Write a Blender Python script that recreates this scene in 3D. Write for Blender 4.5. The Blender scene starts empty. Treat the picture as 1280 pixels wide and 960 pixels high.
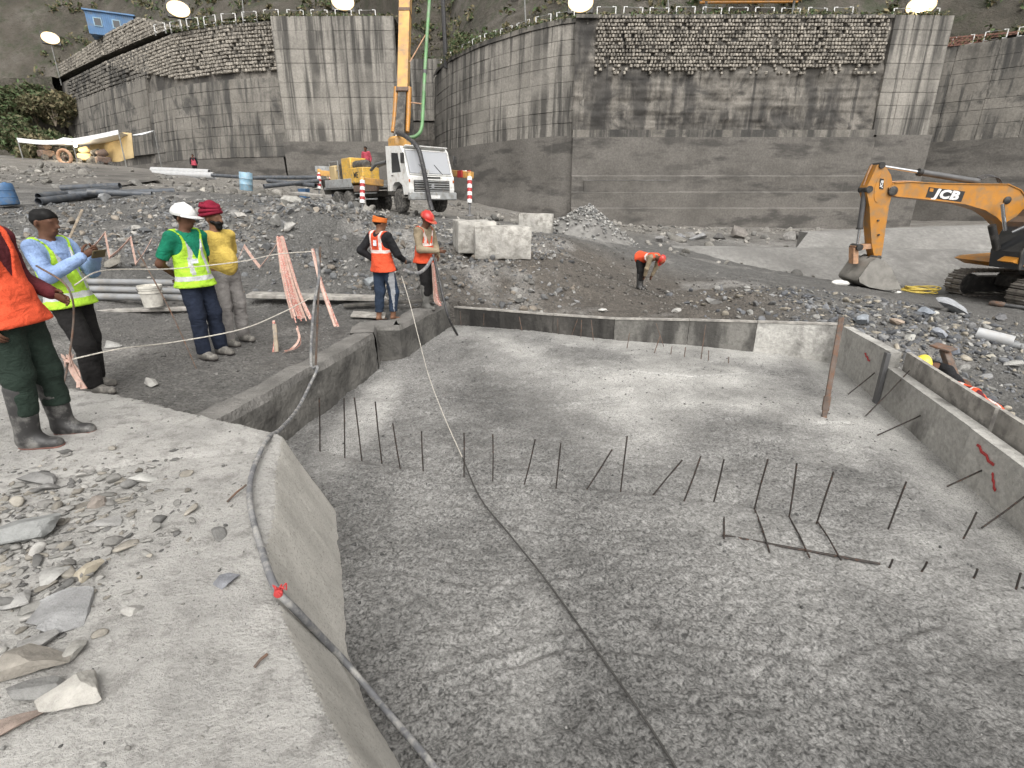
import bpy, math, random
import numpy as np
from mathutils import Vector, Matrix

random.seed(7); RNG = np.random.default_rng(11)
SC = bpy.context.scene
COL = SC.collection
R = math.radians

# ------------------------------------------------------------------ camera, sky, sun, exposure
CAMZ, PITCH = 1.62, R(19.4)
cam_data = bpy.data.cameras.new('camera'); cam_data.sensor_width = 36; cam_data.lens = 18
cam_data.clip_start = 0.05; cam_data.clip_end = 2000
cam = bpy.data.objects.new('camera', cam_data); COL.objects.link(cam)
cam.location = (0, 0, CAMZ); cam.rotation_euler = (R(90) - PITCH, 0, 0)
SC.camera = cam

SUN_EL, SUN_AZ = R(52), R(170)          # azimuth from +Y towards +X
world = bpy.data.worlds.new('World'); SC.world = world; world.use_nodes = True
wn = world.node_tree; wn.nodes.clear()
sky = wn.nodes.new('ShaderNodeTexSky'); sky.sky_type = 'NISHITA'; sky.sun_disc = False
sky.sun_elevation = SUN_EL; sky.sun_rotation = SUN_AZ
sky.air_density = 1.0; sky.dust_density = 4.0; sky.ozone_density = 1.0
hs = wn.nodes.new('ShaderNodeHueSaturation'); hs.inputs['Saturation'].default_value = 0.03   # cloud cover: nearly white sky
bg = wn.nodes.new('ShaderNodeBackground'); bg.inputs['Strength'].default_value = 0.15
wo = wn.nodes.new('ShaderNodeOutputWorld')
wn.links.new(sky.outputs[0], hs.inputs['Color']); wt = wn.nodes.new('ShaderNodeMixRGB'); wt.blend_type = 'MULTIPLY'; wt.inputs[0].default_value = 1.0; wt.inputs[2].default_value = (1.0, 0.985, 0.962, 1)   # warm evening cloud
wn.links.new(hs.outputs[0], wt.inputs[1]); wn.links.new(wt.outputs[0], bg.inputs[0]); wn.links.new(bg.outputs[0], wo.inputs[0])

sd_ = bpy.data.lights.new('sun', 'SUN'); sd_.energy = 0.75; sd_.angle = R(60); sd_.color = (1.0, 0.965, 0.91)
sun = bpy.data.objects.new('sun', sd_); COL.objects.link(sun); sun.location = (0, 20, 60)
sdir = Vector((math.sin(SUN_AZ) * math.cos(SUN_EL), math.cos(SUN_AZ) * math.cos(SUN_EL), math.sin(SUN_EL)))
sun.rotation_euler = sdir.to_track_quat('Z', 'Y').to_euler()

SC.view_settings.view_transform = 'Standard'; SC.view_settings.look = 'None'
SC.view_settings.gamma = 1.0; SC.view_settings.use_curve_mapping = False
SC.view_settings.exposure = 0.95
SC.render.engine = 'CYCLES'
SC.cycles.use_denoising = True
SC.cycles.max_bounces = 6; SC.cycles.sample_clamp_indirect = 4.0

# ------------------------------------------------------------------ picture <-> place
CP, SP = math.cos(PITCH), math.sin(PITCH)
def ray(px, py):
    u, v = (px - 640) / 640, (480 - py) / 640
    return np.array((u, CP + v * SP, -SP + v * CP))
def PT(px, py, t):
    return np.array((0, 0, CAMZ)) + t * ray(px, py)
def PZ(px, py, z):
    d = ray(px, py); return np.array((0, 0, CAMZ)) + (z - CAMZ) / d[2] * d
def PY(px, py, y):
    d = ray(px, py); return np.array((0, 0, CAMZ)) + y / d[1] * d

# ------------------------------------------------------------------ numeric noise
_T = RNG.random((64, 64, 64)).astype(np.float32)
def vnoise(x, y, z=0.0):
    x, y, z = np.broadcast_arrays(np.asarray(x, float), np.asarray(y, float), np.asarray(z, float))
    xi, yi, zi = np.floor(x), np.floor(y), np.floor(z)
    fx, fy, fz = x - xi, y - yi, z - zi
    fx, fy, fz = fx*fx*(3-2*fx), fy*fy*(3-2*fy), fz*fz*(3-2*fz)
    a, b, c = xi.astype(int) & 63, yi.astype(int) & 63, zi.astype(int) & 63
    a1, b1, c1 = (a+1) & 63, (b+1) & 63, (c+1) & 63
    def L(p, q, t): return p + (q - p) * t
    return L(L(L(_T[a,b,c], _T[a1,b,c], fx), L(_T[a,b1,c], _T[a1,b1,c], fx), fy),
             L(L(_T[a,b,c1], _T[a1,b,c1], fx), L(_T[a,b1,c1], _T[a1,b1,c1], fx), fy), fz) * 2 - 1
def fbm(x, y, z=0.0, s=1.0, o=4):
    r, a, tot = 0, 1.0, 0
    x, y, z = np.asarray(x)*s, np.asarray(y)*s, np.asarray(z)*s
    for i in range(o):
        r = r + a * vnoise(x + 17.3*i, y + 9.1*i, z + 5.7*i); tot += a
        x, y, z, a = x*2.03, y*2.03, z*2.03, a*0.5
    return r / tot

# ------------------------------------------------------------------ mesh builder
def rotm(rx=0, ry=0, rz=0):
    return np.array(Matrix.Rotation(rz, 3, 'Z') @ Matrix.Rotation(ry, 3, 'Y') @ Matrix.Rotation(rx, 3, 'X'))
def frame(d):
    d = np.asarray(d, float); d = d / np.linalg.norm(d)
    a = np.array((0, 0, 1.0)) if abs(d[2]) < 0.95 else np.array((1.0, 0, 0))
    x = np.cross(a, d); x /= np.linalg.norm(x); return x, np.cross(d, x), d
class MB:
    def __init__(s): s.v, s.f, s.m, s.n = [], [], [], 0
    def add(s, v, f, mi=0):
        v = np.asarray(v, float); s.v.append(v)
        n = s.n
        s.f.extend([tuple(int(i) + n for i in q) for q in f]); s.m.extend([mi] * len(f)); s.n += len(v); return s
    def box(s, c, size, rot=None, mi=0, bev=0.0):
        h = np.asarray(size, float) / 2; b = min(bev, 0.45 * min(size))
        if b <= 0:
            v = np.array([(i, j, k) for i in (-1, 1) for j in (-1, 1) for k in (-1, 1)], float) * h
            f = [(0,1,3,2), (4,6,7,5), (0,4,5,1), (2,3,7,6), (0,2,6,4), (1,5,7,3)]
        else:
            v, idx = [], {}
            for i in (-1, 1):
                for j in (-1, 1):
                    for k in (-1, 1):
                        sg = np.array((i, j, k), float)
                        for a in range(3):
                            q = sg * (h - b); q[a] = sg[a] * h[a]
                            idx[(i, j, k, a)] = len(v); v.append(q)
            f = []
            for a in range(3):
                o = [x for x in range(3) if x != a]
                for sg in (-1, 1):
                    q = []
                    for p, r in ((-1,-1), (1,-1), (1,1), (-1,1)):
                        t = [0, 0, 0]; t[a] = sg; t[o[0]] = p; t[o[1]] = r; q.append(idx[(*t, a)])
                    f.append(q)
                for p in (-1, 1):
                    for r in (-1, 1):
                        t0 = [0,0,0]; t1 = [0,0,0]; t0[a] = -1; t1[a] = 1
                        for t in (t0, t1): t[o[0]] = p; t[o[1]] = r
                        f.append((idx[(*t0, o[0])], idx[(*t1, o[0])], idx[(*t1, o[1])], idx[(*t0, o[1])]))
            for i in (-1, 1):
                for j in (-1, 1):
                    for k in (-1, 1): f.append((idx[(i,j,k,0)], idx[(i,j,k,1)], idx[(i,j,k,2)]))
            v = np.array(v)
            ff = []
            for q in f:                       # face outwards
                q = list(q); p = v[q]; nn = np.cross(p[1] - p[0], p[2] - p[0])
                if np.dot(nn, p.mean(0)) < 0: q.reverse()
                ff.append(tuple(q))
            f = ff
        if rot is not None: v = v @ np.asarray(rot).T
        return s.add(v + np.asarray(c, float), f, mi)
    def tube(s, path, r, n=8, mi=0, cap=True):
        P = np.asarray(path, float); k = len(P); r = np.broadcast_to(r, (k,))
        T = np.gradient(P, axis=0); T /= np.linalg.norm(T, axis=1)[:, None] + 1e-9
        x, y, _ = frame(T[0]); v = []
        an = np.arange(n) * 2 * np.pi / n
        for i in range(k):
            x = x - T[i] * np.dot(x, T[i]); x /= np.linalg.norm(x) + 1e-9; y = np.cross(T[i], x)
            v.append(P[i] + r[i] * (np.cos(an)[:, None] * x + np.sin(an)[:, None] * y))
        f = [(i*n + j, i*n + (j+1) % n, (i+1)*n + (j+1) % n, (i+1)*n + j) for i in range(k-1) for j in range(n)]
        if cap: f += [tuple(range(n-1, -1, -1)), tuple(range((k-1)*n, k*n))]
        return s.add(np.concatenate(v), f, mi)
    def pipe(s, a, b, ro, ri, n=14, mi=0):     # open ended pipe with wall thickness
        x, y, d = frame(np.asarray(b, float) - np.asarray(a, float)); an = np.arange(n) * 2*np.pi/n
        ring = np.cos(an)[:, None]*x + np.sin(an)[:, None]*y; a, b = np.asarray(a, float), np.asarray(b, float)
        v = np.concatenate([a + ro*ring, b + ro*ring, b + ri*ring, a + ri*ring]); f = []
        for q in range(4):
            for j in range(n): f.append((q*n + j, q*n + (j+1) % n, ((q+1) % 4)*n + (j+1) % n, ((q+1) % 4)*n + j))
        return s.add(v, f, mi)
    def prism(s, poly, vec, mi=0):             # 3d polygon extruded along vec
        P = np.asarray(poly, float); n = len(P); v = np.concatenate([P, P + np.asarray(vec, float)])
        nn = sum(np.cross(P[i], P[(i+1) % n]) for i in range(n))
        fl = np.dot(nn, vec) > 0
        f = [tuple(range(n-1, -1, -1)), tuple(range(n, 2*n))] + [(i, (i+1) % n, n + (i+1) % n, n + i) for i in range(n)]
        if not fl: f = [tuple(reversed(q)) for q in f]
        return s.add(v, f, mi)
    def lathe(s, prof, n=16, c=(0,0,0), rot=None, mi=0, sc=(1,1,1)):
        an = np.arange(n) * 2*np.pi/n; v = []
        for r, z in prof: v.append(np.stack([r*np.cos(an), r*np.sin(an), np.full(n, z)], 1))
        v = np.concatenate(v) * np.asarray(sc, float); k = len(prof)
        f = [(i*n+j, i*n+(j+1) % n, (i+1)*n+(j+1) % n, (i+1)*n+j) for i in range(k-1) for j in range(n)]
        f += [tuple(range(n-1, -1, -1)), tuple(range((k-1)*n, k*n))]
        if rot is not None: v = v @ np.asarray(rot).T
        return s.add(v + np.asarray(c, float), f, mi)
    def ribbon(s, path, w, th=0.004, side=(0,0,1), mi=0):
        P = np.asarray(path, float); sd = np.asarray(side, float) * w / 2
        T = np.gradient(P, axis=0); v = []; f = []
        for p, t in zip(P, T):
            nn = np.cross(t, sd); nn = nn / (np.linalg.norm(nn) + 1e-9) * th / 2
            v += [p - sd - nn, p + sd - nn, p + sd + nn, p - sd + nn]
        for i in range(len(P) - 1):
            for j in range(4): f.append((i*4+j, i*4+(j+1) % 4, (i+1)*4+(j+1) % 4, (i+1)*4+j))
        k = (len(P)-1)*4; f += [(3,2,1,0), (k,k+1,k+2,k+3)]
        return s.add(v, f, mi)
    def verts(s): return np.concatenate(s.v) if s.v else np.zeros((0, 3))
def mesh_of(name, mb, mats, smooth=None, org=(0, 0, 0)):
    me = bpy.data.meshes.new(name)
    me.from_pydata((mb.verts() - np.asarray(org, float)).tolist(), [], mb.f)
    for m in (mats if isinstance(mats, (list, tuple)) else [mats]): me.materials.append(m)
    if any(mb.m): me.polygons.foreach_set('material_index', np.array(mb.m, np.int32))
    if smooth is not None:
        me.polygons.foreach_set('use_smooth', np.ones(len(me.polygons), bool))
        if smooth < 180: me.set_sharp_from_angle(angle=R(smooth))
    me.update(); return me
def obj(name, mb, mats, parent=None, org=None, smooth=40):
    o = bpy.data.objects.new(name, mesh_of(name, mb, mats, smooth, org if org is not None else (0, 0, 0)))
    COL.objects.link(o)
    if parent is not None: o.parent = parent
    elif org is not None: o.location = org
    return o
def tag(o, label=None, cat=None, group=None, kind=None):
    for k, v in (('label', label), ('category', cat), ('group', group), ('kind', kind)):
        if v: o[k] = v
    return o
def thing(name, label, cat, loc=(0, 0, 0), rz=0.0, group=None):
    o = bpy.data.objects.new(name, None); COL.objects.link(o)
    o.location = loc; o.rotation_euler = (0, 0, rz); o.empty_display_size = 0.2
    return tag(o, label, cat, group)
def copy_tree(o, parent=None):
    c = o.copy(); COL.objects.link(c)
    if parent is not None: c.parent = parent
    for ch in list(o.children): copy_tree(ch, c)
    return c
def spline(pts, k=8):                           # Catmull-Rom
    P = [np.asarray(p, float) for p in pts]; P = [2*P[0]-P[1]] + P + [2*P[-1]-P[-2]]; out = []
    for i in range(1, len(P) - 2):
        for t in np.arange(k) / k:
            a, b, c, d = P[i-1], P[i], P[i+1], P[i+2]
            out.append(0.5*((2*b) + (c-a)*t + (2*a-5*b+4*c-d)*t*t + (3*b-a-3*c+d)*t**3))
    out.append(P[-2]); return np.array(out)
def grid_mesh(xs, ys, zf):
    X, Y = np.meshgrid(xs, ys, indexing='xy'); Z = zf(X, Y)
    nx, ny = len(xs), len(ys); i = np.arange(ny*nx).reshape(ny, nx)
    F = np.stack([i[:-1,:-1], i[:-1,1:], i[1:,1:], i[1:,:-1]], -1).reshape(-1, 4)
    return np.stack([X, Y, Z], -1).reshape(-1, 3), F
def np_mesh(name, V, F, mats, smooth=None):
    me = bpy.data.meshes.new(name); k = F.shape[1]
    me.vertices.add(len(V)); me.vertices.foreach_set('co', V.astype(np.float32).ravel())
    me.loops.add(F.size); me.loops.foreach_set('vertex_index', F.astype(np.int32).ravel())
    me.polygons.add(len(F)); me.polygons.foreach_set('loop_start', (np.arange(len(F))*k).astype(np.int32))
    me.update(calc_edges=True)
    for m in (mats if isinstance(mats, (list, tuple)) else [mats]): me.materials.append(m)
    if smooth is not None:
        me.polygons.foreach_set('use_smooth', np.ones(len(F), bool))
        if smooth < 180: me.set_sharp_from_angle(angle=R(smooth))
    return me
def link(name, me, parent=None):
    o = bpy.data.objects.new(name, me); COL.objects.link(o)
    if parent is not None: o.parent = parent
    return o

# ------------------------------------------------------------------ materials
MATS = {}
class NT:
    def __init__(s, name):
        s.m = bpy.data.materials.new(name); s.m.use_nodes = True; s.t = s.m.node_tree
        s.b = s.t.nodes['Principled BSDF']; s.tc = s.t.nodes.new('ShaderNodeTexCoord'); s.co = s.tc.outputs['Object']
    def node(s, typ, **kw):
        n = s.t.nodes.new('ShaderNode' + typ)
        for k, v in kw.items(): setattr(n, k, v)
        return n
    def L(s, a, b): s.t.links.new(a, b)
    def mapping(s, scale):
        n = s.node('Mapping'); n.inputs['Scale'].default_value = scale; s.L(s.co, n.inputs['Vector']); return n.outputs[0]
    def noise(s, scale, detail=4, rough=0.55, co=None, dist=0.0):
        n = s.node('TexNoise'); n.inputs['Scale'].default_value = scale; n.inputs['Detail'].default_value = detail
        n.inputs['Roughness'].default_value = rough; n.inputs['Distortion'].default_value = dist
        s.L(co or s.co, n.inputs['Vector']); return n.outputs[0]
    def voro(s, scale, co=None, feature='F1', out='Distance'):
        n = s.node('TexVoronoi', feature=feature); n.inputs['Scale'].default_value = scale
        s.L(co or s.co, n.inputs['Vector']); return n.outputs[out]
    def ramp(s, fac, stops):
        n = s.node('ValToRGB'); e = n.color_ramp.elements
        while len(e) > 1: e.remove(e[0])
        for i, (p, c) in enumerate(stops):
            c = (c, c, c) if not hasattr(c, '__len__') else c
            el = e[0] if i == 0 else e.new(p)
            el.position = p; el.color = (*c, 1)
        s.L(fac, n.inputs[0]); return n.outputs[0]
    def mix(s, fac, a, b, typ='MIX'):
        n = s.node('MixRGB', blend_type=typ)
        for i, q in zip((0, 1, 2), (fac, a, b)):
            if hasattr(q, 'node'): s.L(q, n.inputs[i])
            elif i == 0: n.inputs[0].default_value = q
            else: n.inputs[i].default_value = (*q, 1) if hasattr(q, '__len__') else (q, q, q, 1)
        return n.outputs[0]
    def math(s, op, a, b=0.0):
        n = s.node('Math', operation=op)
        for i, q in enumerate((a, b)):
            if hasattr(q, 'node'): s.L(q, n.inputs[i])
            else: n.inputs[i].default_value = q
        return n.outputs[0]
    def bump(s, h, strength=0.5, dist=0.02, normal=None):
        n = s.node('Bump'); n.inputs['Strength'].default_value = strength; n.inputs['Distance'].default_value = dist
        s.L(h, n.inputs['Height'])
        if normal is not None: s.L(normal, n.inputs['Normal'])
        s.L(n.outputs[0], s.b.inputs['Normal']); return n.outputs[0]
    def rand(s): return s.node('ObjectInfo').outputs['Random']
    def col(s, c): s.L(c, s.b.inputs['Base Color'])
    def rough(s, r):
        if hasattr(r, 'node'): s.L(r, s.b.inputs['Roughness'])
        else: s.b.inputs['Roughness'].default_value = r
def simple(name, c, rough=0.7, metal=0.0, scale=6, var=0.25, bump=0.15, bscale=40, dirt=None, dirt_amt=0.5, bdist=0.01, rnd=0.0, spec=0.5):
    n = NT(name); c = np.array(c, float)
    base = n.ramp(n.noise(scale), [(0.3, c*(1-var)), (0.7, np.minimum(c*(1+var), 1))])
    if dirt is not None:
        base = n.mix(n.ramp(n.noise(scale*1.7, 6, 0.65), [(0.60-0.25*dirt_amt, 0.0), (0.78-0.2*dirt_amt, 1.0)]), base, dirt)
    if rnd:
        base = n.mix(1.0, base, n.ramp(n.rand(), [(0, 1-rnd), (1, 1+rnd)]), 'MULTIPLY')
    n.col(base); n.rough(rough); n.b.inputs['Metallic'].default_value = metal
    n.b.inputs['Specular IOR Level'].default_value = spec
    if bump: n.bump(n.noise(bscale, 5), bump, bdist)
    MATS[name] = n.m; return n.m
DUST = (0.20, 0.185, 0.165)
def build_mats():
    # --- ground: colour attribute (kind of soil) with grain on top
    n = NT('ground_soil'); at = n.node('VertexColor'); at.layer_name = 'Col'
    g = n.ramp(n.noise(9, 8, 0.7), [(0.25, 0.55), (0.5, 1.0), (0.78, 1.4)])
    g2 = n.ramp(n.voro(22), [(0.0, 1.25), (0.5, 0.85), (1.0, 0.6)])
    c = n.mix(1.0, n.mix(1.0, at.outputs[0], g, 'MULTIPLY'), g2, 'MULTIPLY')
    n.col(c); n.rough(n.ramp(n.noise(1.3), [(0.35, 0.55), (0.6, 0.95)]))
    hh = n.math('ADD', n.noise(14, 8, 0.7), n.math('MULTIPLY', n.voro(30), -0.5))
    n.bump(hh, 0.9, 0.06); MATS['soil'] = n.m
    # --- cast slab in the foreground
    n = NT('slab_concrete')
    a = n.ramp(n.noise(1.6, 6, 0.6), [(0.3, (0.28, 0.273, 0.259)), (0.52, (0.395, 0.384, 0.364)), (0.75, (0.49, 0.477, 0.452))])
    a = n.mix(n.ramp(n.noise(7, 8, 0.72), [(0.50, 0.0), (0.64, 0.85)]), a, (0.225, 0.217, 0.203))
    a = n.mix(n.ramp(n.noise(60, 3), [(0.3, 0.55), (0.42, 0.0)]), a, (0.15, 0.145, 0.135))
    n.col(a); n.rough(0.9)
    hh = n.math('ADD', n.math('MULTIPLY', n.noise(9, 8, 0.7), 1.0), n.math('MULTIPLY', n.noise(55, 5, 0.7), 0.55))
    n.bump(hh, 0.8, 0.055); MATS['slab'] = n.m
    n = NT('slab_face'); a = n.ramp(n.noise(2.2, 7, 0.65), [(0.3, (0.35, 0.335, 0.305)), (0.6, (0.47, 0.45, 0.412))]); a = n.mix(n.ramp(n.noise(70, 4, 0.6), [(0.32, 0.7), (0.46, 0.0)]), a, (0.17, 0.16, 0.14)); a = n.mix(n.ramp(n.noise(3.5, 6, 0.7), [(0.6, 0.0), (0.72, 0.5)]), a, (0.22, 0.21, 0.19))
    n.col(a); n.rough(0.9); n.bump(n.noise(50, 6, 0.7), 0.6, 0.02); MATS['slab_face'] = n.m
    # --- wet concrete: smooth laitance patches between coarse aggregate
    n = NT('wet_concrete'); nt = n
    patch = n.noise(0.75, 5, 0.6, dist=0.4)
    sm = n.ramp(patch, [(0.47, 0.0), (0.58, 1.0)])
    att = n.node('VertexColor'); att.layer_name = 'Col'            # where the surface has been floated smooth
    sm = n.math('MAXIMUM', n.math('MULTIPLY', sm, 0.14), att.outputs[0])
    wob = n.node('MixRGB', blend_type='ADD'); wob.inputs[0].default_value = 0.035; n.L(n.co, wob.inputs[1]); nz = n.node('TexNoise'); nz.inputs['Scale'].default_value = 14; n.L(n.co, nz.inputs['Vector']); n.L(nz.outputs['Color'], wob.inputs[2])
    cell = n.voro(60, wob.outputs[0]); cell2 = n.voro(95, wob.outputs[0]); grain = n.noise(40, 7, 0.72, dist=0.8)
    pit = n.math('ADD', n.math('MULTIPLY', cell, 0.18), n.math('MULTIPLY', n.math('SUBTRACT', 1.0, grain), 0.92))
    ca = n.ramp(pit, [(0.40, (0.32, 0.314, 0.302)), (0.52, (0.222, 0.218, 0.21)), (0.61, (0.118, 0.116, 0.111)), (0.70, (0.04, 0.039, 0.038))])
    pit2 = n.math('ADD', n.math('MULTIPLY', cell2, 0.6), n.math('MULTIPLY', n.math('SUBTRACT', 1.0, n.noise(40, 6, 0.7)), 0.85))
    cb = n.ramp(pit2, [(0.42, (0.53, 0.52, 0.50)), (0.66, (0.45, 0.442, 0.423)), (0.82, (0.28, 0.275, 0.262)), (0.95, (0.15, 0.147, 0.14))])
    c = n.mix(sm, ca, cb)
    c = n.mix(1.0, c, n.ramp(n.noise(0.9, 7, 0.68), [(0.36, 0.58), (0.60, 1.12)]), 'MULTIPLY')
    n.col(c)
    n.rough(n.ramp(sm, [(0.0, 0.55), (1.0, 0.36)]))
    n.b.inputs['Specular IOR Level'].default_value = 0.5
    hh = n.math('MULTIPLY', pit, n.math('SUBTRACT', -1.0, n.math('MULTIPLY', sm, -0.7)))
    n.bump(hh, 0.8, 0.03); MATS['wet'] = n.m
    # --- old wall concrete with streaks of its own
    def wallc(name, lo, hi, dark, amt, rnd=0.16, sx=1.1, sz=0.05, fine=2.0):
        n = NT(name)
        base = n.ramp(n.noise(0.35, 8, 0.62), [(0.32, lo), (0.66, hi)])
        base = n.mix(1.0, base, n.ramp(n.noise(fine*3, 8, 0.7), [(0.3, 0.72), (0.7, 1.22)]), 'MULTIPLY')
        st = n.noise(1.0, 6, 0.62, n.mapping((sx, sx, sz)))
        lim = n.noise(0.13, 3, 0.5)
        st = n.math('MULTIPLY', n.ramp(st, [(0.56 - 0.12*amt, 0.0), (0.66 - 0.10*amt, 1.0)]), n.ramp(lim, [(0.36, 0.0), (0.50, 1.0)]))
        blot = n.ramp(n.noise(0.32, 8, 0.68, dist=0.6), [(0.64 - 0.11*amt, 0.0), (0.74 - 0.11*amt, 0.8)])
        if amt > 0.9: base = n.mix(blot, base, dark)
        base = n.mix(n.math('MULTIPLY', st, 0.85), base, dark)
        if amt > 0.7:
            s2 = n.ramp(n.noise(1.0, 5, 0.6, n.mapping((1.9, 1.9, 0.025))), [(0.57, 0.0), (0.66, 0.8)]); base = n.mix(s2, base, dark)
        pale = n.ramp(n.noise(1.0, 4, 0.6, n.mapping((2.4, 2.4, 0.03))), [(0.60, 0.0), (0.75, 0.22)])
        base = n.mix(pale, base, tuple(min(1, q*1.25) for q in hi))
        if rnd: base = n.mix(1.0, base, n.ramp(n.rand(), [(0, 1-rnd), (1, 1+rnd)]), 'MULTIPLY')
        n.col(base); n.rough(0.92); n.bump(n.noise(2.5, 8, 0.7), 0.6, 0.12); MATS[name] = n.m
    wallc('wall_pale', (0.185, 0.173, 0.154), (0.29, 0.272, 0.243), (0.04, 0.038, 0.035), 0.88, 0.10)
    wallc('wall_grey', (0.13, 0.12, 0.105), (0.215, 0.2, 0.177), (0.04, 0.039, 0.037), 0.95, 0.10)
    wallc('wall_masonry', (0.09, 0.083, 0.073), (0.235, 0.216, 0.19), (0.035, 0.033, 0.031), 1.12, 0.0, 0.6, 0.12)
    wallc('wall_apron', (0.095, 0.088, 0.079), (0.142, 0.132, 0.12), (0.05, 0.047, 0.043), 0.5, 0.05, 0.25, 0.9)
    wallc('low_wall', (0.14, 0.136, 0.128), (0.235, 0.229, 0.216), (0.13, 0.125, 0.118), 0.4, 0.06, 0.5, 0.5)
    # --- form panels
    wallc('form_dark', (0.035, 0.033, 0.03), (0.115, 0.108, 0.098), (0.014, 0.013, 0.012), 1.2, 0.2, 2.2, 0.7, 6)
    wallc('form_mid', (0.10, 0.096, 0.088), (0.20, 0.193, 0.177), (0.04, 0.038, 0.035), 0.9, 0.1, 2.0, 0.8, 6)
    wallc('form_pale', (0.33, 0.322, 0.30), (0.47, 0.458, 0.43), (0.12, 0.115, 0.106), 0.5, 0.08, 1.5, 1.0, 6)
    # --- hill
    n = NT('hill_scrub')
    c = n.ramp(n.noise(0.12, 8, 0.65), [(0.3, (0.035, 0.035, 0.026)), (0.5, (0.085, 0.075, 0.06)), (0.7, (0.15, 0.136, 0.118))])
    c = n.mix(n.ramp(n.noise(0.5, 6, 0.7), [(0.5, 0.0), (0.66, 0.8)]), c, (0.045, 0.055, 0.028))
    n.col(c); n.rough(1.0); n.bump(n.noise(0.6, 8, 0.7), 1.0, 1.2); MATS['hill'] = n.m
    simple('stone_pale', (0.235, 0.215, 0.185), 0.9, scale=3.1, var=0.85, bump=0.4, bscale=8, bdist=0.05)
    n = NT('rock_grey')
    at = n.node('VertexColor'); at.layer_name = 'Col'
    c = n.mix(1.0, at.outputs[0], n.ramp(n.noise(7, 7, 0.68), [(0.3, 0.6), (0.7, 1.35)]), 'MULTIPLY')
    n.col(c); n.rough(0.85); n.bump(n.noise(16, 8, 0.7), 0.7, 0.03); MATS['rock'] = n.m
    simple('block_concrete', (0.40, 0.385, 0.355), 0.92, scale=2.5, var=0.3, bump=0.6, bscale=18, bdist=0.04, dirt=(0.19, 0.18, 0.16), dirt_amt=0.6)
    simple('rebar_steel', (0.035, 0.03, 0.027), 0.7, 0.3, 20, 0.4, 0.5, 120, (0.10, 0.05, 0.03), 0.3, 0.004)
    simple('rust_steel', (0.12, 0.095, 0.08), 0.8, 0.2, 8, 0.4, 0.4, 60, (0.17, 0.09, 0.055), 0.6)
    simple('hose_grey', (0.13, 0.132, 0.14), 0.6, 0, 9, 0.3, 0.3, 60, (0.33, 0.32, 0.30), 0.6)
    simple('hose_dark', (0.028, 0.028, 0.03), 0.55, 0, 9, 0.3, 0.2, 60, (0.15, 0.14, 0.13), 0.3)
    simple('rope_pale', (0.46, 0.43, 0.38), 0.95, 0, 30, 0.3, 0.5, 200)
    simple('wire_dark', (0.05, 0.048, 0.045), 0.7, 0.2)
    simple('tape_red', (0.40, 0.14, 0.11), 0.6, 0, 25, 0.35, 0.1, 50, (0.55, 0.46, 0.40), 0.65)
    simple('tape_pale', (0.42, 0.29, 0.24), 0.6, 0, 18, 0.3, 0.1, 50, (0.55, 0.28, 0.22), 0.35)
    simple('wood_pale', (0.34, 0.28, 0.21), 0.85, 0, 9, 0.35, 0.4, 60, (0.22, 0.20, 0.18), 0.5)
    simple('board_grey', (0.30, 0.285, 0.26), 0.9, 0, 5, 0.35, 0.5, 40, (0.16, 0.15, 0.14), 0.5)
    simple('pvc_grey', (0.20, 0.205, 0.21), 0.5, 0, 4, 0.2, 0.1, 40, DUST, 0.4)
    simple('pvc_white', (0.36, 0.365, 0.37), 0.45, 0, 4, 0.12, 0.1, 40, (0.36, 0.34, 0.31), 0.35)
    simple('pipe_dark', (0.07, 0.078, 0.09), 0.55, 0.2, 4, 0.3, 0.1, 40, (0.14, 0.135, 0.13), 0.4)
    simple('bucket_white', (0.52, 0.50, 0.45), 0.6, 0, 6, 0.2, 0.1, 40, (0.33, 0.31, 0.28), 0.5)
    simple('plastic_blue', (0.05, 0.12, 0.24), 0.5, 0, 4, 0.25, 0.05, 40, (0.13, 0.15, 0.17), 0.35)
    simple('barrel_pale_blue', (0.22, 0.36, 0.46), 0.5, 0, 4, 0.25, 0.05, 40, (0.35, 0.36, 0.36), 0.4)
    simple('yellow_hose', (0.62, 0.47, 0.10), 0.5, 0, 8, 0.2, 0.1)
    simple('white_sack', (0.62, 0.61, 0.58), 0.8, 0, 5, 0.2, 0.4, 25)
    # vehicles
    simple('machine_yellow', (0.42, 0.18, 0.024), 0.45, 0, 2.2, 0.12, 0.08, 40, (0.26, 0.16, 0.075), 0.55)
    simple('boom_ochre', (0.50, 0.27, 0.07), 0.5, 0, 1.5, 0.2, 0.1, 40, (0.26, 0.17, 0.09), 0.6)
    simple('pump_yellow', (0.60, 0.36, 0.06), 0.5, 0, 3, 0.2, 0.1, 40, (0.30, 0.23, 0.13), 0.5)
    simple('machine_black', (0.022, 0.021, 0.02), 0.55, 0, 3, 0.3, 0.1, 40, (0.085, 0.08, 0.073), 0.45)
    simple('cab_white', (0.66, 0.66, 0.64), 0.4, 0, 2.5, 0.08, 0.05, 40, (0.45, 0.42, 0.38), 0.4)
    simple('chassis_dark', (0.05, 0.047, 0.043), 0.75, 0.1, 3, 0.4, 0.2, 40, (0.13, 0.12, 0.105), 0.6)
    simple('deck_grey', (0.30, 0.31, 0.31), 0.6, 0.1, 3, 0.25, 0.1, 40, (0.20, 0.185, 0.165), 0.5)
    simple('tyre_rubber', (0.03, 0.029, 0.028), 0.85, 0, 5, 0.3, 0.3, 40, (0.16, 0.15, 0.135), 0.7)
    simple('rim_steel', (0.27, 0.265, 0.25), 0.7, 0.2, 5, 0.3, 0.1, 40, DUST, 0.6)
    simple('track_steel', (0.17, 0.155, 0.14), 0.7, 0.4, 4, 0.3, 0.2, 40, (0.25, 0.235, 0.21), 0.55)
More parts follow.
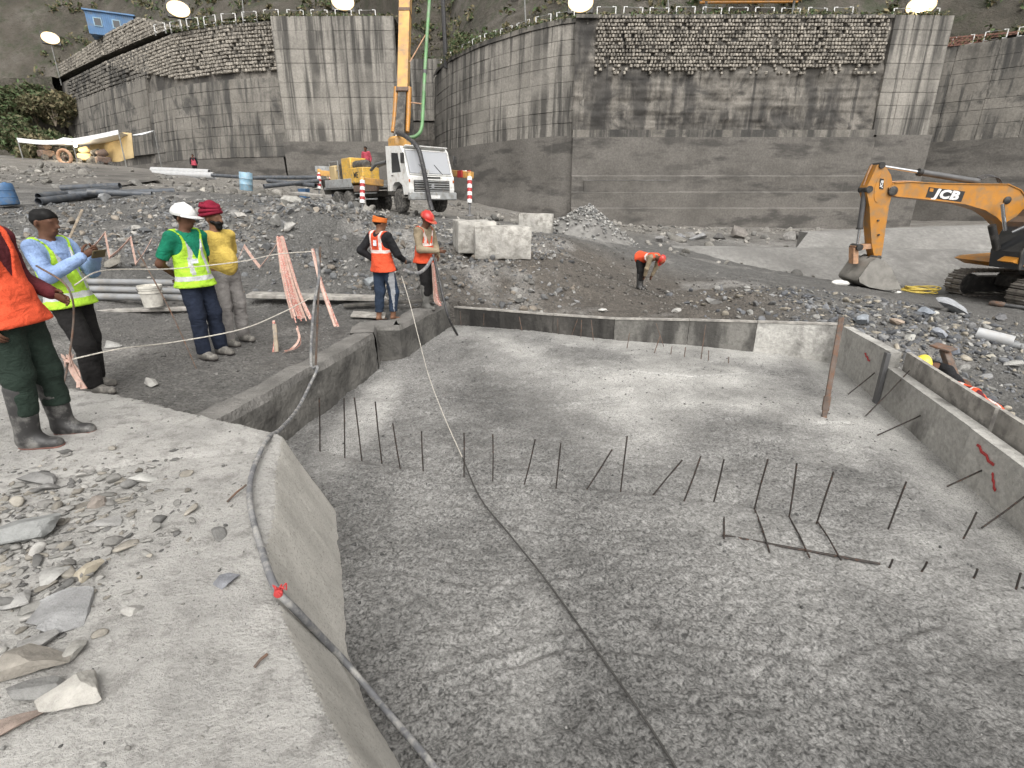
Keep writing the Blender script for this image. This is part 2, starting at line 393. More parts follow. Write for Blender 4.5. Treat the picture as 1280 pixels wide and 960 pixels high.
    simple('bucket_steel', (0.25, 0.24, 0.22), 0.55, 0.4, 2.5, 0.3, 0.2, 25, (0.31, 0.295, 0.27), 0.6)
    simple('cylinder_grey', (0.11, 0.11, 0.112), 0.5, 0.3, 4, 0.2, 0.05)
    simple('chrome', (0.75, 0.76, 0.78), 0.18, 1.0, 4, 0.05, 0)
    simple('link_pink', (0.42, 0.24, 0.14), 0.6, 0.0, 5, 0.25, 0.1, 40, (0.24, 0.16, 0.11), 0.5)
    n = NT('cab_glass'); n.b.inputs['Base Color'].default_value = (0.03, 0.032, 0.035, 1); n.rough(0.12); n.b.inputs['Specular IOR Level'].default_value = 0.8; MATS['cab_glass'] = n.m
    n = NT('windscreen'); n.b.inputs['Base Color'].default_value = (0.34, 0.35, 0.37, 1); n.rough(0.15); n.b.inputs['Specular IOR Level'].default_value = 0.9; MATS['windscreen'] = n.m  # pale grey base colour stands in for light reflected off the glass
    simple('pipe_green', (0.11, 0.24, 0.10), 0.5, 0, 1.2, 0.3, 0.1, 40, (0.19, 0.20, 0.17), 0.5)
    simple('white_paint', (0.70, 0.70, 0.69), 0.6, 0, 4, 0.08, 0.05, 40, (0.45, 0.43, 0.40), 0.25)
    simple('red_paint', (0.34, 0.03, 0.03), 0.6, 0, 8, 0.15, 0.05)
    simple('red_white', (0.55, 0.07, 0.045), 0.6)
    simple('black_paint', (0.018, 0.018, 0.018), 0.5, 0, 6, 0.2, 0.05)
    simple('shed_blue', (0.10, 0.20, 0.36), 0.6, 0.2, 0.8, 0.25, 0.05, 40, (0.16, 0.19, 0.22), 0.4)
    simple('tarp_white', (0.72, 0.73, 0.74), 0.7, 0, 1, 0.06, 0.1, 5)
    simple('canvas_tan', (0.42, 0.32, 0.17), 0.85, 0, 1, 0.2, 0.2, 5)
    simple('foliage_a', (0.055, 0.085, 0.03), 0.8, 0, 2, 0.45, 0)
    simple('foliage_b', (0.085, 0.085, 0.04), 0.85, 0, 2, 0.4, 0)
    simple('dry_grass', (0.16, 0.135, 0.075), 0.9, 0, 1.5, 0.4, 0)
    simple('brick_red', (0.20, 0.10, 0.075), 0.9, 0, 2, 0.3, 0.3, 10)
    simple('pole_grey', (0.22, 0.22, 0.21), 0.6, 0.3)
    simple('water_pit', (0.10, 0.105, 0.09), 0.12, 0, 1, 0.1, 0.03, 3)
    # people
    for nm, c in dict(skin_dark=(0.105, 0.052, 0.033), skin_brown=(0.17, 0.088, 0.055), hair_black=(0.006, 0.0055, 0.0055)).items():
        simple(nm, c, 0.55, 0, 14, 0.15, 0.1, 60, spec=0.18)
    cl = dict(vest_orange=(0.70, 0.095, 0.04), vest_lime=(0.43, 0.70, 0.055), reflective=(0.55, 0.56, 0.55), reflective_pink=(0.74, 0.60, 0.56), shirt_blue=(0.27, 0.38, 0.62),
              shirt_green=(0.012, 0.20, 0.115), shirt_yellow=(0.58, 0.42, 0.10), shirt_black=(0.018, 0.018, 0.02), shirt_khaki=(0.29, 0.235, 0.16),
              shirt_maroon=(0.10, 0.02, 0.025), shirt_pink=(0.42, 0.07, 0.10), trouser_black=(0.017, 0.016, 0.016), trouser_navy=(0.018, 0.024, 0.042), trouser_grey=(0.25, 0.235, 0.225),
              trouser_green=(0.022, 0.035, 0.027), trouser_track=(0.03, 0.045, 0.075), stripe_grey=(0.33, 0.34, 0.36), turban_maroon=(0.19, 0.012, 0.03), cloth_orange=(0.62, 0.16, 0.035), badge=(0.75, 0.78, 0.82))
    for nm, c in cl.items():
        n = NT(nm); c = np.array(c)
        n.col(n.mix(1.0, n.ramp(n.noise(5, 6, 0.65), [(0.3, c*0.78), (0.7, np.minimum(1, c*1.16))]), n.mix(1.0, n.ramp(n.noise(160, 2), [(0.3, 0.85), (0.7, 1.1)]), n.ramp(n.noise(3.2, 7, 0.7), [(0.34, 0.62), (0.55, 1.0)]), 'MULTIPLY'), 'MULTIPLY'))
        n.rough(0.9 if 'refl' not in nm else 0.45); n.b.inputs['Specular IOR Level'].default_value = 0.2
        w = n.noise(1.0, 4, 0.55, n.mapping((9, 9, 14)), 1.2)
        n.bump(w, 0.5, 0.04); MATS[nm] = n.m
    simple('helmet_white', (0.60, 0.60, 0.59), 0.3, 0, 3, 0.05, 0)
    simple('helmet_red', (0.42, 0.025, 0.02), 0.35, 0, 6, 0.12, 0, 40, (0.45, 0.20, 0.10), 0.35)
    simple('helmet_yellow', (0.75, 0.58, 0.06), 0.35, 0, 6, 0.08, 0)
    simple('boot_rubber', (0.03, 0.029, 0.029), 0.5, 0, 6, 0.3, 0.1, 40, (0.17, 0.165, 0.155), 0.5)
    simple('boot_muddy', (0.11, 0.108, 0.10), 0.7, 0, 6, 0.3, 0.2, 40, (0.20, 0.195, 0.18), 0.5)
    simple('shoe_grey', (0.10, 0.094, 0.085), 0.8, 0, 9, 0.3, 0.2, 50, (0.24, 0.225, 0.20), 0.55)
    simple('sole_dark', (0.035, 0.03, 0.028), 0.8)
    simple('sole_rust', (0.16, 0.075, 0.06), 0.8)
    simple('phone_gold', (0.10, 0.08, 0.04), 0.3, 0.3, 5, 0.1, 0)
def emis(name, c, s):
    n = NT(name); n.b.inputs['Base Color'].default_value = (*c, 1)
    n.b.inputs['Emission Color'].default_value = (*c, 1); n.b.inputs['Emission Strength'].default_value = s; MATS[name] = n.m
build_mats()
emis('lamp_glow', (1.0, 0.93, 0.74), 14.0)
emis('reflector_glow', (1.0, 0.82, 0.50), 0.7)  # inner glare halo of the floodlights, put in as a glowing colour
emis('reflector_dim', (1.0, 0.74, 0.40), 0.26)  # weaker outer part of the same painted halo
emis('bulb_glow', (1.0, 0.95, 0.82), 25.0)

# ================================================================== THE SETTING
# ------------------------------------------------------------------ ground heights
CT = [(-5,4.5,-.15),(-3.5,5,-.16),(-3,6.5,-.17),(-2.3,7.2,-.2),(-4.5,7,-.15),(-2,8.2,-.2),(-1.6,9.5,-.2),(-7,6,-.1),(-6,8,-.1),(-4,8.8,-.1),(-2.6,9.2,-.12),
      (6,49,0),(30,49,-.5),(-8,66,1.5),(-12,57,3.5),(-23,57,4.3),(14,15,-1.32),(17,17,-1.35),(20,16,-1.4),(17,14.5,-1.35),(14.5,18,-1.35),
      (5.3,6,-1.25),(5.6,4.5,-1.5),(7,4,-1.5),(9,6,-1.3),(20,40,-.5),(40,45,-.5),(0,35,.5),(10,35,0),(10,26,0),(18,30,.1),(30,30,0),
      (0,-5,-1.2),(8,0,-1.5),(-8,0,-.12),(-8,3,-.1),(-60,40,7),(60,40,1),(70,20,0),(-60,10,3),(-30,10,2.5),(-15,8,.6),(-12,4,.2),(-30,-20,1),(30,-20,-1),(0,-20,-1.3),
      (-3,1,-.2),(-2.5,3,-.2),(-80,90,9),(90,90,3),(0,120,4)]
CT = [np.array(c, float) for c in CT]
for px, py, t in [(60,300,11),(200,370,9.3),(350,370,9.6),(450,375,9.5),(150,300,12.5),(300,320,12),(300,270,15),(430,300,13),(500,330,11.6),(200,240,18),(320,245,18),(100,252,17),(420,260,18),
                  (520,275,22),(510,268,24),(440,258,30),(600,275,22),(560,300,16),(100,235,25),(0,240,20),(100,205,45),(190,212,45),(250,222,50),(300,232,40),(370,240,36),(0,200,50),
                  (640,390,10.4),(800,397,9.9),(950,404,9.2),(1040,407,8.6),(620,340,11.8),(625,322,13),(700,300,14.5),(670,292,15.5),(740,302,16),(800,328,15.5),(797,367,13.8),(850,322,17),
                  (900,331,18),(1000,345,18),(950,370,12),(1050,370,12.5),(1000,385,10.5),(1085,359,16.4),(1150,390,12),(1250,420,11),(1100,420,9.3),(1180,470,8),(1260,480,8.3),(1270,530,6.8),
                  (1000,345,21),(1200,347,20),(880,300,27)]:
    CT.append(PT(px, py, t))
CT = np.array(CT)
_A = np.linalg.norm(CT[:, None, :2] - CT[None, :, :2], axis=2); _A[np.diag_indices(len(CT))] = -0.15
_P = np.c_[np.ones(len(CT)), CT[:, :2]]
_K = np.block([[_A, _P], [_P.T, np.zeros((3, 3))]])
_W = np.linalg.solve(_K, np.r_[CT[:, 2], 0, 0, 0])
def H0(x, y):
    x, y = np.asarray(x, float), np.asarray(y, float)
    z = _W[-3] + _W[-2]*x + _W[-1]*y
    for c, w in zip(CT, _W): z = z + w * np.sqrt((x-c[0])**2 + (y-c[1])**2 + 0.02)
    return z
def seg_d(x, y, pts, closed=False):
    d = np.full(np.shape(x), 1e9)
    P = list(pts) + ([pts[0]] if closed else [])
    for a, b in zip(P[:-1], P[1:]):
        ab = np.subtract(b, a); L2 = ab @ ab
        t = np.clip(((x-a[0])*ab[0] + (y-a[1])*ab[1]) / L2, 0, 1)
        d = np.minimum(d, np.hypot(x-a[0]-t*ab[0], y-a[1]-t*ab[1]))
    return d
def inside(x, y, pts):
    r = np.zeros(np.shape(x), bool); n = len(pts)
    for i in range(n):
        (x0, y0), (x1, y1) = pts[i], pts[(i+1) % n]
        if y0 == y1: continue
        r ^= ((y0 > y) != (y1 > y)) & (x < (x1-x0)*(y-y0)/(y1-y0) + x0)
    return r
SHELF = [(-2.59,4.24), (-2.30,5.9), (-2.07,7.35), (-2.18,7.85), (-1.79,7.88), (-1.28,9.96)]     # edge of the left shelf over the pour
POOL = [(-.1,.2), (-.75,1.0), (-1.15,1.8), (-1.45,2.6), (-1.75,3.45), (-2.3,3.75)] + SHELF + [(-1.1,10.12), (5.32,8.08), (4.20,3.4), (3.55,.2)]
SLAB_EDGE = [(.05,.2), (-.30,.75), (-.505,1.12), (-.80,1.48), (-1.05,1.82), (-1.22,2.15), (-1.39,2.62), (-1.55,3.02), (-1.69,3.42)]
SLAB_BACK = [(-1.69,3.42), (-2.38,3.74), (-3.23,4.19), (-3.96,4.48), (-4.9,4.62), (-9,5.0)]
SLAB = SLAB_EDGE + SLAB_BACK[1:] + [(-9,-2), (.6,-2)]
PZ0 = -0.75
def zone(x, y):       # 0 mud shelf, 1 soil mound, 2 grey rubble, 3 pale far ground
    m = np.clip((9.0 - y) / 1.2, 0, 1) * np.clip((-1.0 - x) / .5, 0, 1)
    s = np.clip(1.15 - np.hypot((x - 2.2)/4.6, (y - 12.0)/4.2), 0, .45) / .45
    f = np.clip((y - 22) / 12, 0, 1)
    return m, s, f
def H(x, y, cut=False):
    x, y = np.asarray(x, float), np.asarray(y, float)
    z = H0(x, y); m, s, f = zone(x, y)
    amp = 0.02*m + 0.05*(1-m)*(1-f) + 0.10*f
    z = z + amp * fbm(x, y, s=1.4, o=4) * 1.6 + 0.035 * (1-m) * fbm(x, y, 3.1, s=6, o=3) + 0.012*fbm(x, y, 1.7, s=11, o=2)
    rub = np.clip(1 - np.hypot((x+3.5)/5.5, (y-12.5)/3.6), 0, 1)
    z = z + rub * 0.85 * np.abs(fbm(x, y, 8.8, s=0.9, o=4))
    z = z + .75*np.exp(-((x+5.0)/2.0)**2 - ((y-14.6)/1.6)**2)*(1 + .5*fbm(x, y, 6, s=1.1)) + .40*np.exp(-((x-.9)/1.7)**2 - ((y-12.4)/1.3)**2)
    # bank cut above the right corner of the pour
    z = z + 0.35*np.exp(-((x-4.6)/1.5)**2 - ((y-10.6)/.8)**2) * (0.6 + 0.6*fbm(x, y, 2, s=1.6))
    if cut:
        ins = inside(x, y, POOL)
        z = np.where(ins, -1.9, z)
    return z
def Hs(x, y): return float(H(np.array([x]), np.array([y]))[0])
def lines(*segs):
    out = []
    for a, b, st in segs: out += list(np.arange(a, b - 1e-6, st))
    out.append(segs[-1][1]); return np.array(out)
gx = lines((-300,-120,30), (-120,-40,4), (-40,-16,.8), (-16,-9,.16), (-9,-.9,.045), (-.9,8,.07), (8,20,.14), (20,40,.8), (40,120,4), (120,300,30))
gy = lines((-200,-20,20), (-20,0,2), (0,3,.3), (3,11.5,.045), (11.5,20,.085), (20,34,.25), (34,70,.8), (70,160,5), (160,300,35))
V, F = grid_mesh(gx, gy, lambda x, y: H(x, y, True))
me = np_mesh('ground', V, F, MATS['soil'], 48)
m_, s_, f_ = zone(V[:, 0], V[:, 1])
cg = np.array((0.115, 0.112, 0.106)); cm = np.array((0.125, 0.12, 0.113)); cs = np.array((0.10, 0.088, 0.075)); cf = np.array((0.19, 0.177, 0.158))
c = cg + (cm-cg)*m_[:, None]; c = c + (cs-c)*s_[:, None]; c = c + (cf-c)*f_[:, None]
ptc = np.clip((fbm(V[:,0], V[:,1], 4.2, s=.8, o=5) - .12)*4, 0, 1)[:, None]
c = c + (np.array((0.26, 0.25, 0.235)) - c) * ptc * 0.75
c = c * (1 + 0.3 * fbm(V[:,0], V[:,1], 6.6, s=2.5, o=4))[:, None]
ca = me.color_attributes.new('Col', 'FLOAT_COLOR', 'POINT'); ca.data.foreach_set('color', np.c_[np.clip(c, .02, 1), np.ones(len(c))].astype(np.float32).ravel())
tag(link('ground', me), 'grey mud, rubble and soil of the valley floor', kind='structure')

# ------------------------------------------------------------------ foreground slab
def slab_h(x, y):
    ins = inside(x, y, SLAB); d1 = seg_d(x, y, SLAB_EDGE); d2 = seg_d(x, y, SLAB_BACK)
    z = 0.014*fbm(x, y, s=1.6, o=5) + 0.006*fbm(x, y, 3, s=9, o=4)
    # shallow step along an old pour line and a worn lip
    ln = seg_d(x, y, [(-1.75,3.2), (-2.4,3.05), (-3.1,2.75), (-3.8,2.6)])
    z = z + 0.02*np.clip((y - 2.2 - 0.35*(x+3.8)) , 0, 1) - 0.022*np.exp(-(ln/.03)**2)
    jag = 0.07*fbm(x, y, 5, s=3.2, o=4) + 0.010*fbm(x, y, 9, s=13, o=2)
    pool_side = (d1 <= d2) | (x > -2.5)
    dd = np.where(pool_side, np.minimum(d1, d2), d2) + np.where(pool_side, jag*.35, jag)
    fall = np.where(pool_side, np.clip((dd-.0)/.36, 0, 1)*.90, np.clip(dd/.12, 0, 1)*.34)
    rim = np.where(pool_side, 0.012*np.exp(-(d1/.03)**2), 0.04*np.exp(-(d2/.08)**2)*(1 + fbm(x, y, 2, s=7)))
    return np.where(ins, z - rim*.7, z - rim*.7 - fall)
xs = lines((-9,-4.2,.12), (-4.2,-2.4,.025), (-2.4,.3,.0135)); ys = lines((-2,.6,.15), (.6,4.0,.0145), (4.0,5.4,.03))
V, F = grid_mesh(xs, ys, slab_h)
cc = V[F].mean(1); dm = seg_d(cc[:, 0], cc[:, 1], SLAB, True); keep = inside(cc[:, 0], cc[:, 1], SLAB) | (dm < .40)
keep &= ~((cc[:, 2] < -.30) & (cc[:, 0] < -2.5))
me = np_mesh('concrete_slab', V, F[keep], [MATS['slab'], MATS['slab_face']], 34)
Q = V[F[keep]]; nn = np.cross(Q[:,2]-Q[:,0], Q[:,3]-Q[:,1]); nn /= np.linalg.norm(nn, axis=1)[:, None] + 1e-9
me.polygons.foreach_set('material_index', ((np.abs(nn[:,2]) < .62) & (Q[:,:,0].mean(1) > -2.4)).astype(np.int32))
o = link('concrete_slab', me)
tag(o, 'pale rough cast concrete slab in the left foreground', kind='structure')

# ------------------------------------------------------------------ the fresh pour
def pour_h(x, y):
    sm = smooth_zone(x, y)
    z = PZ0 + 0.035*fbm(x, y, s=.7, o=3) + (0.016 - .010*sm)*fbm(x, y, 2, s=7, o=3) + (0.016 - .012*sm)*fbm(x, y, 4, s=22, o=2)
    z = z - 0.10*np.clip(1 - seg_d(x, y, [(5.2,8.0), (4.05,3.3), (3.4,.2)])/.75, 0, 1)              # strip left lower beside the form
    z = z + 0.09*np.exp(-((x+.3)/1.4)**2 - ((y-9.4)/1.6)**2)
    ln = [(-1.9,4.7), (-.2,4.15), (1.0,4.0), (1.9,3.75), (2.6,3.4)]
    z = z - 0.03*np.exp(-(seg_d(x, y, ln)/.06)**2) * (1 + fbm(x, y, 6, s=5))
    for ln2 in ([(-.9,2.9),(-.2,2.75),(.5,2.85),(1.1,3.2)], [(-.6,3.6),(.3,3.3),(1.0,3.35)], [(.9,2.3),(1.7,2.15),(2.5,2.4)], [(-.3,2.0),(.3,2.25),(.8,2.2)], [(2.2,5.6),(3.0,5.3),(3.9,5.4)], [(-.8,6.2),(.4,5.9),(1.4,6.1)], [(1.2,7.4),(2.6,7.0),(3.9,7.2)], [(-1.3,4.2),(-.6,3.95),(.1,4.0)]):
        dl = seg_d(x, y, ln2); z = z + (.012*np.exp(-((dl-.05)/.03)**2) - .02*np.exp(-(dl/.03)**2))*(.6 + .8*fbm(x, y, 9, s=3))
    for ex, ey, w in ((2.0,4.4,.22), (2.25,4.6,.2)): z = z - 0.05*np.exp(-((x-ex)/w)**2 - ((y-ey)/w)**2)
    return z
def smooth_zone(x, y):
    r = np.clip(1 - seg_d(x, y, [(5.2,8.0), (4.05,3.3), (3.4,.2)])/.75, 0, 1)
    q = np.clip(.22 + .20*(y-4.3) + .36*(x-1.1), 0, 1.0) * np.clip(.70 + 2.3*fbm(x, y, 11, s=.75, o=5), 0, 1.25)
    e = np.clip(1.0 - np.hypot((x+1.75)/.4, (y-5.6)/1.9), 0, .5)*2
    st = np.clip(1 - np.abs(x - .12 - .10*(y-2.0)**2*.6)/.22, 0, 1) * np.clip((3.2-y)/.8, 0, 1) * np.clip(.3 + 1.5*fbm(x, y, 2, s=2, o=3), 0, 1)
    dk = np.exp(-((x-2.05)/.28)**2 - ((y-4.55)/.25)**2)
    return np.clip(np.maximum.reduce([q, r*1.3, e*.8, st*.5]) - dk, 0, 1)
xs = lines((-2.8,-1.4,.03), (-1.4,2.6,.0155), (2.6,5.6,.028)); ys = lines((.25,1.2,.03), (1.2,3.4,.0155), (3.4,5,.025), (5,10.4,.035))
V, F = grid_mesh(xs, ys, pour_h)
cc = V[F].mean(1); keep = inside(cc[:, 0], cc[:, 1], POOL) | (seg_d(cc[:, 0], cc[:, 1], POOL, True) < .05)
me = np_mesh('fresh_concrete', V, F[keep], MATS['wet'], 180)
q = smooth_zone(V[:, 0], V[:, 1]); ca = me.color_attributes.new('Col', 'FLOAT_COLOR', 'POINT')
ca.data.foreach_set('color', np.c_[q, q, q, np.ones(len(q))].astype(np.float32).ravel())
tag(link('fresh_concrete', me), 'wet grey concrete freshly poured inside the forms', kind='structure')

# ------------------------------------------------------------------ cast front of the shelf and the workers' block
def face_strip(pts, z0, z1, th, jit, name, parent, mat):
    P = []
    for a, b in zip(pts[:-1], pts[1:]):
        n = max(2, int(np.hypot(b[0]-a[0], b[1]-a[1]) / .06)); P += [np.add(a, np.subtract(b, a)*k/n) for k in range(n)]
    P.append(np.array(pts[-1])); P = np.array(P, float)
    T = np.gradient(P, axis=0); N = np.stack([T[:, 1], -T[:, 0]], 1); N /= np.linalg.norm(N, axis=1)[:, None]
    ks = np.linspace(0, 1, 15); V = []
    s = np.arange(len(P)) * .06
    for k in ks:
        z = z0 + (z1 - z0)*k
        off = .05 + .05*(1-k) + jit*fbm(s, np.full(len(s), z), 3.3, s=3, o=4) - .025*np.clip((k-.92)/.08, 0, 1)
        zz = z + np.clip((k-.8)/.2, 0, 1)*.03*fbm(s, 0*s, 8, s=2.5, o=4)
        V.append(np.c_[P[:, 0] + N[:, 0]*off, P[:, 1] + N[:, 1]*off, zz])
    zt = V[-1][:, 2]
    V.append(np.c_[P[:, 0] - N[:, 0]*th, P[:, 1] - N[:, 1]*th, zt + .005*fbm(s, 0*s, 2, s=9)])
    V.append(np.c_[P[:, 0] - N[:, 0]*(th+.02), P[:, 1] - N[:, 1]*(th+.02), zt - .25])
    n = len(P); k = len(V); i = np.arange(n*k).reshape(k, n)
    F = np.stack([i[:-1,:-1], i[:-1,1:], i[1:,1:], i[1:,:-1]], -1).reshape(-1, 4)
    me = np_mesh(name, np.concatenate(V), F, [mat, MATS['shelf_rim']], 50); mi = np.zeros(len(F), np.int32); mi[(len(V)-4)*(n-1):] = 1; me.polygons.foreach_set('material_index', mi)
    return link(name, me, parent)
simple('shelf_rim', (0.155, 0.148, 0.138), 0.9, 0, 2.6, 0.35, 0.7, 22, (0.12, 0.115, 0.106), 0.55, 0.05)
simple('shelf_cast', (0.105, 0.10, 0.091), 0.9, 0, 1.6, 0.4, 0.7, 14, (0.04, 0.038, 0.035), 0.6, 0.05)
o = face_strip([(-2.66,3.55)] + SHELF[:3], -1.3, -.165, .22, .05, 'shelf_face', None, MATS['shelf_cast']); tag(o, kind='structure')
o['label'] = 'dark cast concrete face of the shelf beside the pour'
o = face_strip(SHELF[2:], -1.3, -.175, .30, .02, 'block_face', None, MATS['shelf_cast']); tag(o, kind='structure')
o['label'] = 'dark stepped concrete block the two workers stand on'

# ------------------------------------------------------------------ formwork round the pour
def form_run(name, label, a, b, cuts, zt, mat, mat2, thick=.13, zb=-1.6, lip=True):
    a, b = np.array(a, float), np.array(b, float); d = b - a; L = np.linalg.norm(d); d /= L; nrm = np.array((-d[1], d[0]))
    if np.dot(nrm, -(a + b)/2 + np.array((1.5, 5))) > 0: nrm = -nrm           # away from the pour
    root = thing(name, label, 'formwork', (*((a+b)/2), PZ0)); org = root.location
    cuts = [0] + cuts + [1]
    for i in range(len(cuts)-1):
        s0, s1 = cuts[i]*L + .004, cuts[i+1]*L - .004
        z0, z1 = zt[i] if isinstance(zt[i], tuple) else (zt[i], zt[i+1]); off = random.uniform(-.012, .012); mb = MB()
        p, q = a + d*s0 + nrm*(.03+off), a + d*s1 + nrm*(.03+off*.3)
        pts = [(*p, zb), (*q, zb), (*q, z1), (*p, z0)]
        mb.prism(pts, (*(nrm*thick), 0))
        obj('panel', mb, mat if not callable(mat) else mat(i), root, org, None)
        if lip:
            mb = MB(); e = np.array((*(nrm*(-.012)), 0))
            mb.prism([np.array((*p, z0+.003)) + e, np.array((*q, z1+.003)) + e, np.array((*q, z1+.03)) + e, np.array((*p, z0+.03)) + e], (*(nrm*(thick*.75)), 0))
            obj('top_strip', mb, mat2, root, org, None)
    return root, a, d, L, nrm
fw, *_ = form_run('form_wall', 'dark weathered form panels along the far side of the pour', (-1.16,10.06), (5.25,8.02),
         [.14, .30, .47, .66, .82], [-.33,-.34,-.36,-.36,-.30,-.26,-.22], lambda i: MATS[('form_dark','form_dark','form_dark','form_mid','form_mid','form_pale')[i]], MATS['board_grey'])
fr, fa, fd, fl, fn = form_run('form_wall', 'pale form panels with red paint dashes along the right of the pour', (5.22,7.94), (3.9,2.9),
         [.33, .70], [(-.21,-.16),(-.36,-.37),(-.37,-.40)], MATS['form_pale'], MATS['board_grey'], lip=False)
# upper boards on the right run, steel strip between the panels, red paint dashes
mb = MB()
for s0, s1, za, zc in ((.335,.69,-.14,-.17), (.70,1.0,-.16,-.20)):
    p, q = fa + fd*fl*s0 + fn*.19, fa + fd*fl*s1 + fn*.19
    mb.prism([(*p,-.45), (*q,-.45), (*q,zc), (*p,za)], (*(fn*.05), 0))
p, q = fa + fd*fl*1.004 + fn*.19, fa + fd*fl*1.42 + fn*.19; mb.prism([(*p,-.45), (*q,-.45), (*q,-.24), (*p,-.20)], (*(fn*.05), 0))
obj('upper_board', mb, MATS['board_grey'], fr, fr.location, None)
mb = MB(); p, q = fa + fd*fl*1.003 + fn*.03, fa + fd*fl*1.42 + fn*.03; mb.prism([(*p,-1.6), (*q,-1.6), (*q,-.42), (*p,-.40)], (*(fn*.13), 0)); obj('panel', mb, MATS['form_pale'], fr, fr.location, None)
mb = MB(); p = fa + fd*fl*.33
mb.box((*(p - fn*.0), -.72), (.05, .09, 1.1), rotm(0, 0, math.atan2(fd[1], fd[0])+R(90)), bev=.005)
obj('steel_strip', mb, MATS['cylinder_grey'], fr, fr.location)
for s0, zz, ln, tl in ((.215,-.40,.20,-.3), (.76,-.50,.28,-.25), (.80,-.66,.10,-1.2)):
    mb = MB(); p = fa + fd*fl*s0; k = 7
    path = [(*(p + fd*(ln*(i/k-.5)) + fn*.012), zz + tl*ln*(i/k-.5) + .012*math.sin(i*2.1)) for i in range(k+1)]
    mb.ribbon(path, .022, .010, (0,0,1)); obj('paint_dash', mb, MATS['red_paint'], fr, fr.location)
def rod(path, r=.008, n=6, mb=None):
    mb = mb or MB(); return mb.tube(path, r, n)
for (x0, y0, x1, y1) in ((1112,450,1060,493), (1137,463,1082,520), (1190,500,1097,544), (1279,562,1184,608), (1288,615,1227,660)):
    b = PZ(x1, y1, PZ0-.03); a_ = PY(x0, y0, b[1] + (.25 if x0 < 1200 else .12)); obj('tie_rod', rod([a_, (a_+b)/2+(0,0,-.01), b]), MATS['rebar_steel'], fr, fr.location)
# pit water behind the form
mb = MB(); P = [(5.0,5.2), (6.2,6.1), (8.5,6.0), (9.5,4.5), (8,2.5), (4.6,2.6)]
mb.add([(x, y, -1.34) for x, y in P], [tuple(range(len(P)))]); o = obj('pit_water', mb, MATS['water_pit'], None, None, None); tag(o, 'murky puddle in the pit behind the right form', kind='structure')

# ------------------------------------------------------------------ great walls at the back
def path_sampler(pts):
    P = np.array(pts, float); s = np.r_[0, np.cumsum(np.linalg.norm(np.diff(P, axis=0), axis=1))]
    return s[-1], lambda t: np.array((np.interp(t, s, P[:, 0]), np.interp(t, s, P[:, 1])))
def out_normal(at, s, e=.3):
    d = at(s+e) - at(s-e); d /= np.linalg.norm(d)+1e-9; return np.array((d[1], -d[0]))     # faces -Y for a path running +X
def panel_wall(root, at, s0, s1, bay, z0, z1, lift, batter, mat, prow=.08, topf=None, gap=.022):
    prow = prow*.55; jz = [0] + [random.uniform(-.16,.16) for _ in range(60)]
    n = max(1, round((s1-s0)/bay)); m = max(1, round((z1-z0)/lift)); org = np.array(root.location)
    for i in range(n):
        a0, a1 = s0 + (s1-s0)*i/n, s0 + (s1-s0)*(i+1)/n
        for j in range(m):
            zb, zt = z0 + (z1-z0)*(j + (jz[j] if 0 < j else 0))/m, z0 + (z1-z0)*(j+1 + (jz[j+1] if j+1 < m else 0))/m
            pr = random.uniform(-prow, prow); mb = MB(); g = gap/2
            def pt(s, z, off): q = at(s); nn = out_normal(at, s); k = off - batter*(z - z0); return (*(q + nn*k), z)
            c = .02
            f0 = [pt(a0+g+c, zb+g+c, .25+pr), pt(a1-g-c, zb+g+c, .25+pr), pt(a1-g-c, zt-g-c, .25+pr), pt(a0+g+c, zt-g-c, .25+pr)]
            f1 = [pt(a0+g, zb+g, .235+pr), pt(a1-g, zb+g, .235+pr), pt(a1-g, zt-g, .235+pr), pt(a0+g, zt-g, .235+pr)]
            f2 = [pt(a0+g, zb+g, -.2), pt(a1-g, zb+g, -.2), pt(a1-g, zt-g, -.2), pt(a0+g, zt-g, -.2)]
            v = f0 + f1 + f2; f = [(0,1,2,3)]
            for k in (0, 4):
                for q in range(4): f.append((k+q, k+4+q, k+4+(q+1) % 4, k+(q+1) % 4))
            mb.add(v, f); obj('panel', mb, mat, root, org, None)
def sheet_wall(root, name, at, s0, s1, z0, z1, batter, mat, step=.35, amp=.0, off=0.0, steps=(), top=1.0, zstep=None, ns=.5, smooth=50, strata=0.0, taper=None):
    n = max(2, int((s1-s0)/step)); zs = np.linspace(z0, z1, max(2, int((z1-z0)/(zstep or step)))); S = np.linspace(s0, s1, n)
    Q = np.array([at(s) for s in S]); N = np.array([out_normal(at, s) for s in S]); V = []
    for z in zs:
        k = off - batter*(z - z0) + amp*fbm(S, np.full(n, z), 7.7, s=ns, o=5)
        if strata: k = k + strata*fbm(S*.12, np.full(n, z*2.6), 3.3, s=1.0, o=4)
        for (zz, dd) in steps: k = k + np.where(z < zz, dd, 0)
        V.append(np.c_[Q + N*np.asarray(k).reshape(-1, 1), np.full(n, z)])
    V.append(np.c_[Q - N*top, np.full(n, z1+.02)]); V.append(np.c_[Q - N*(top+.05), np.full(n, z0)])
    if taper is not None:
        for v in V: v[:, 2] = z0 + (v[:, 2]-z0)*taper(S)
    k = len(V); i = np.arange(n*k).reshape(k, n)
    F = np.stack([i[:-1,:-1], i[:-1,1:], i[1:,1:], i[1:,:-1]], -1).reshape(-1, 4)
    V = np.concatenate(V) - np.array(root.location)
    return link(name, np_mesh(name, V, F, mat, smooth), root)
_cube = MB().box((0,0,0), (1,1,1), bev=.14); _cv, _cf = _cube.verts(), _cube.f
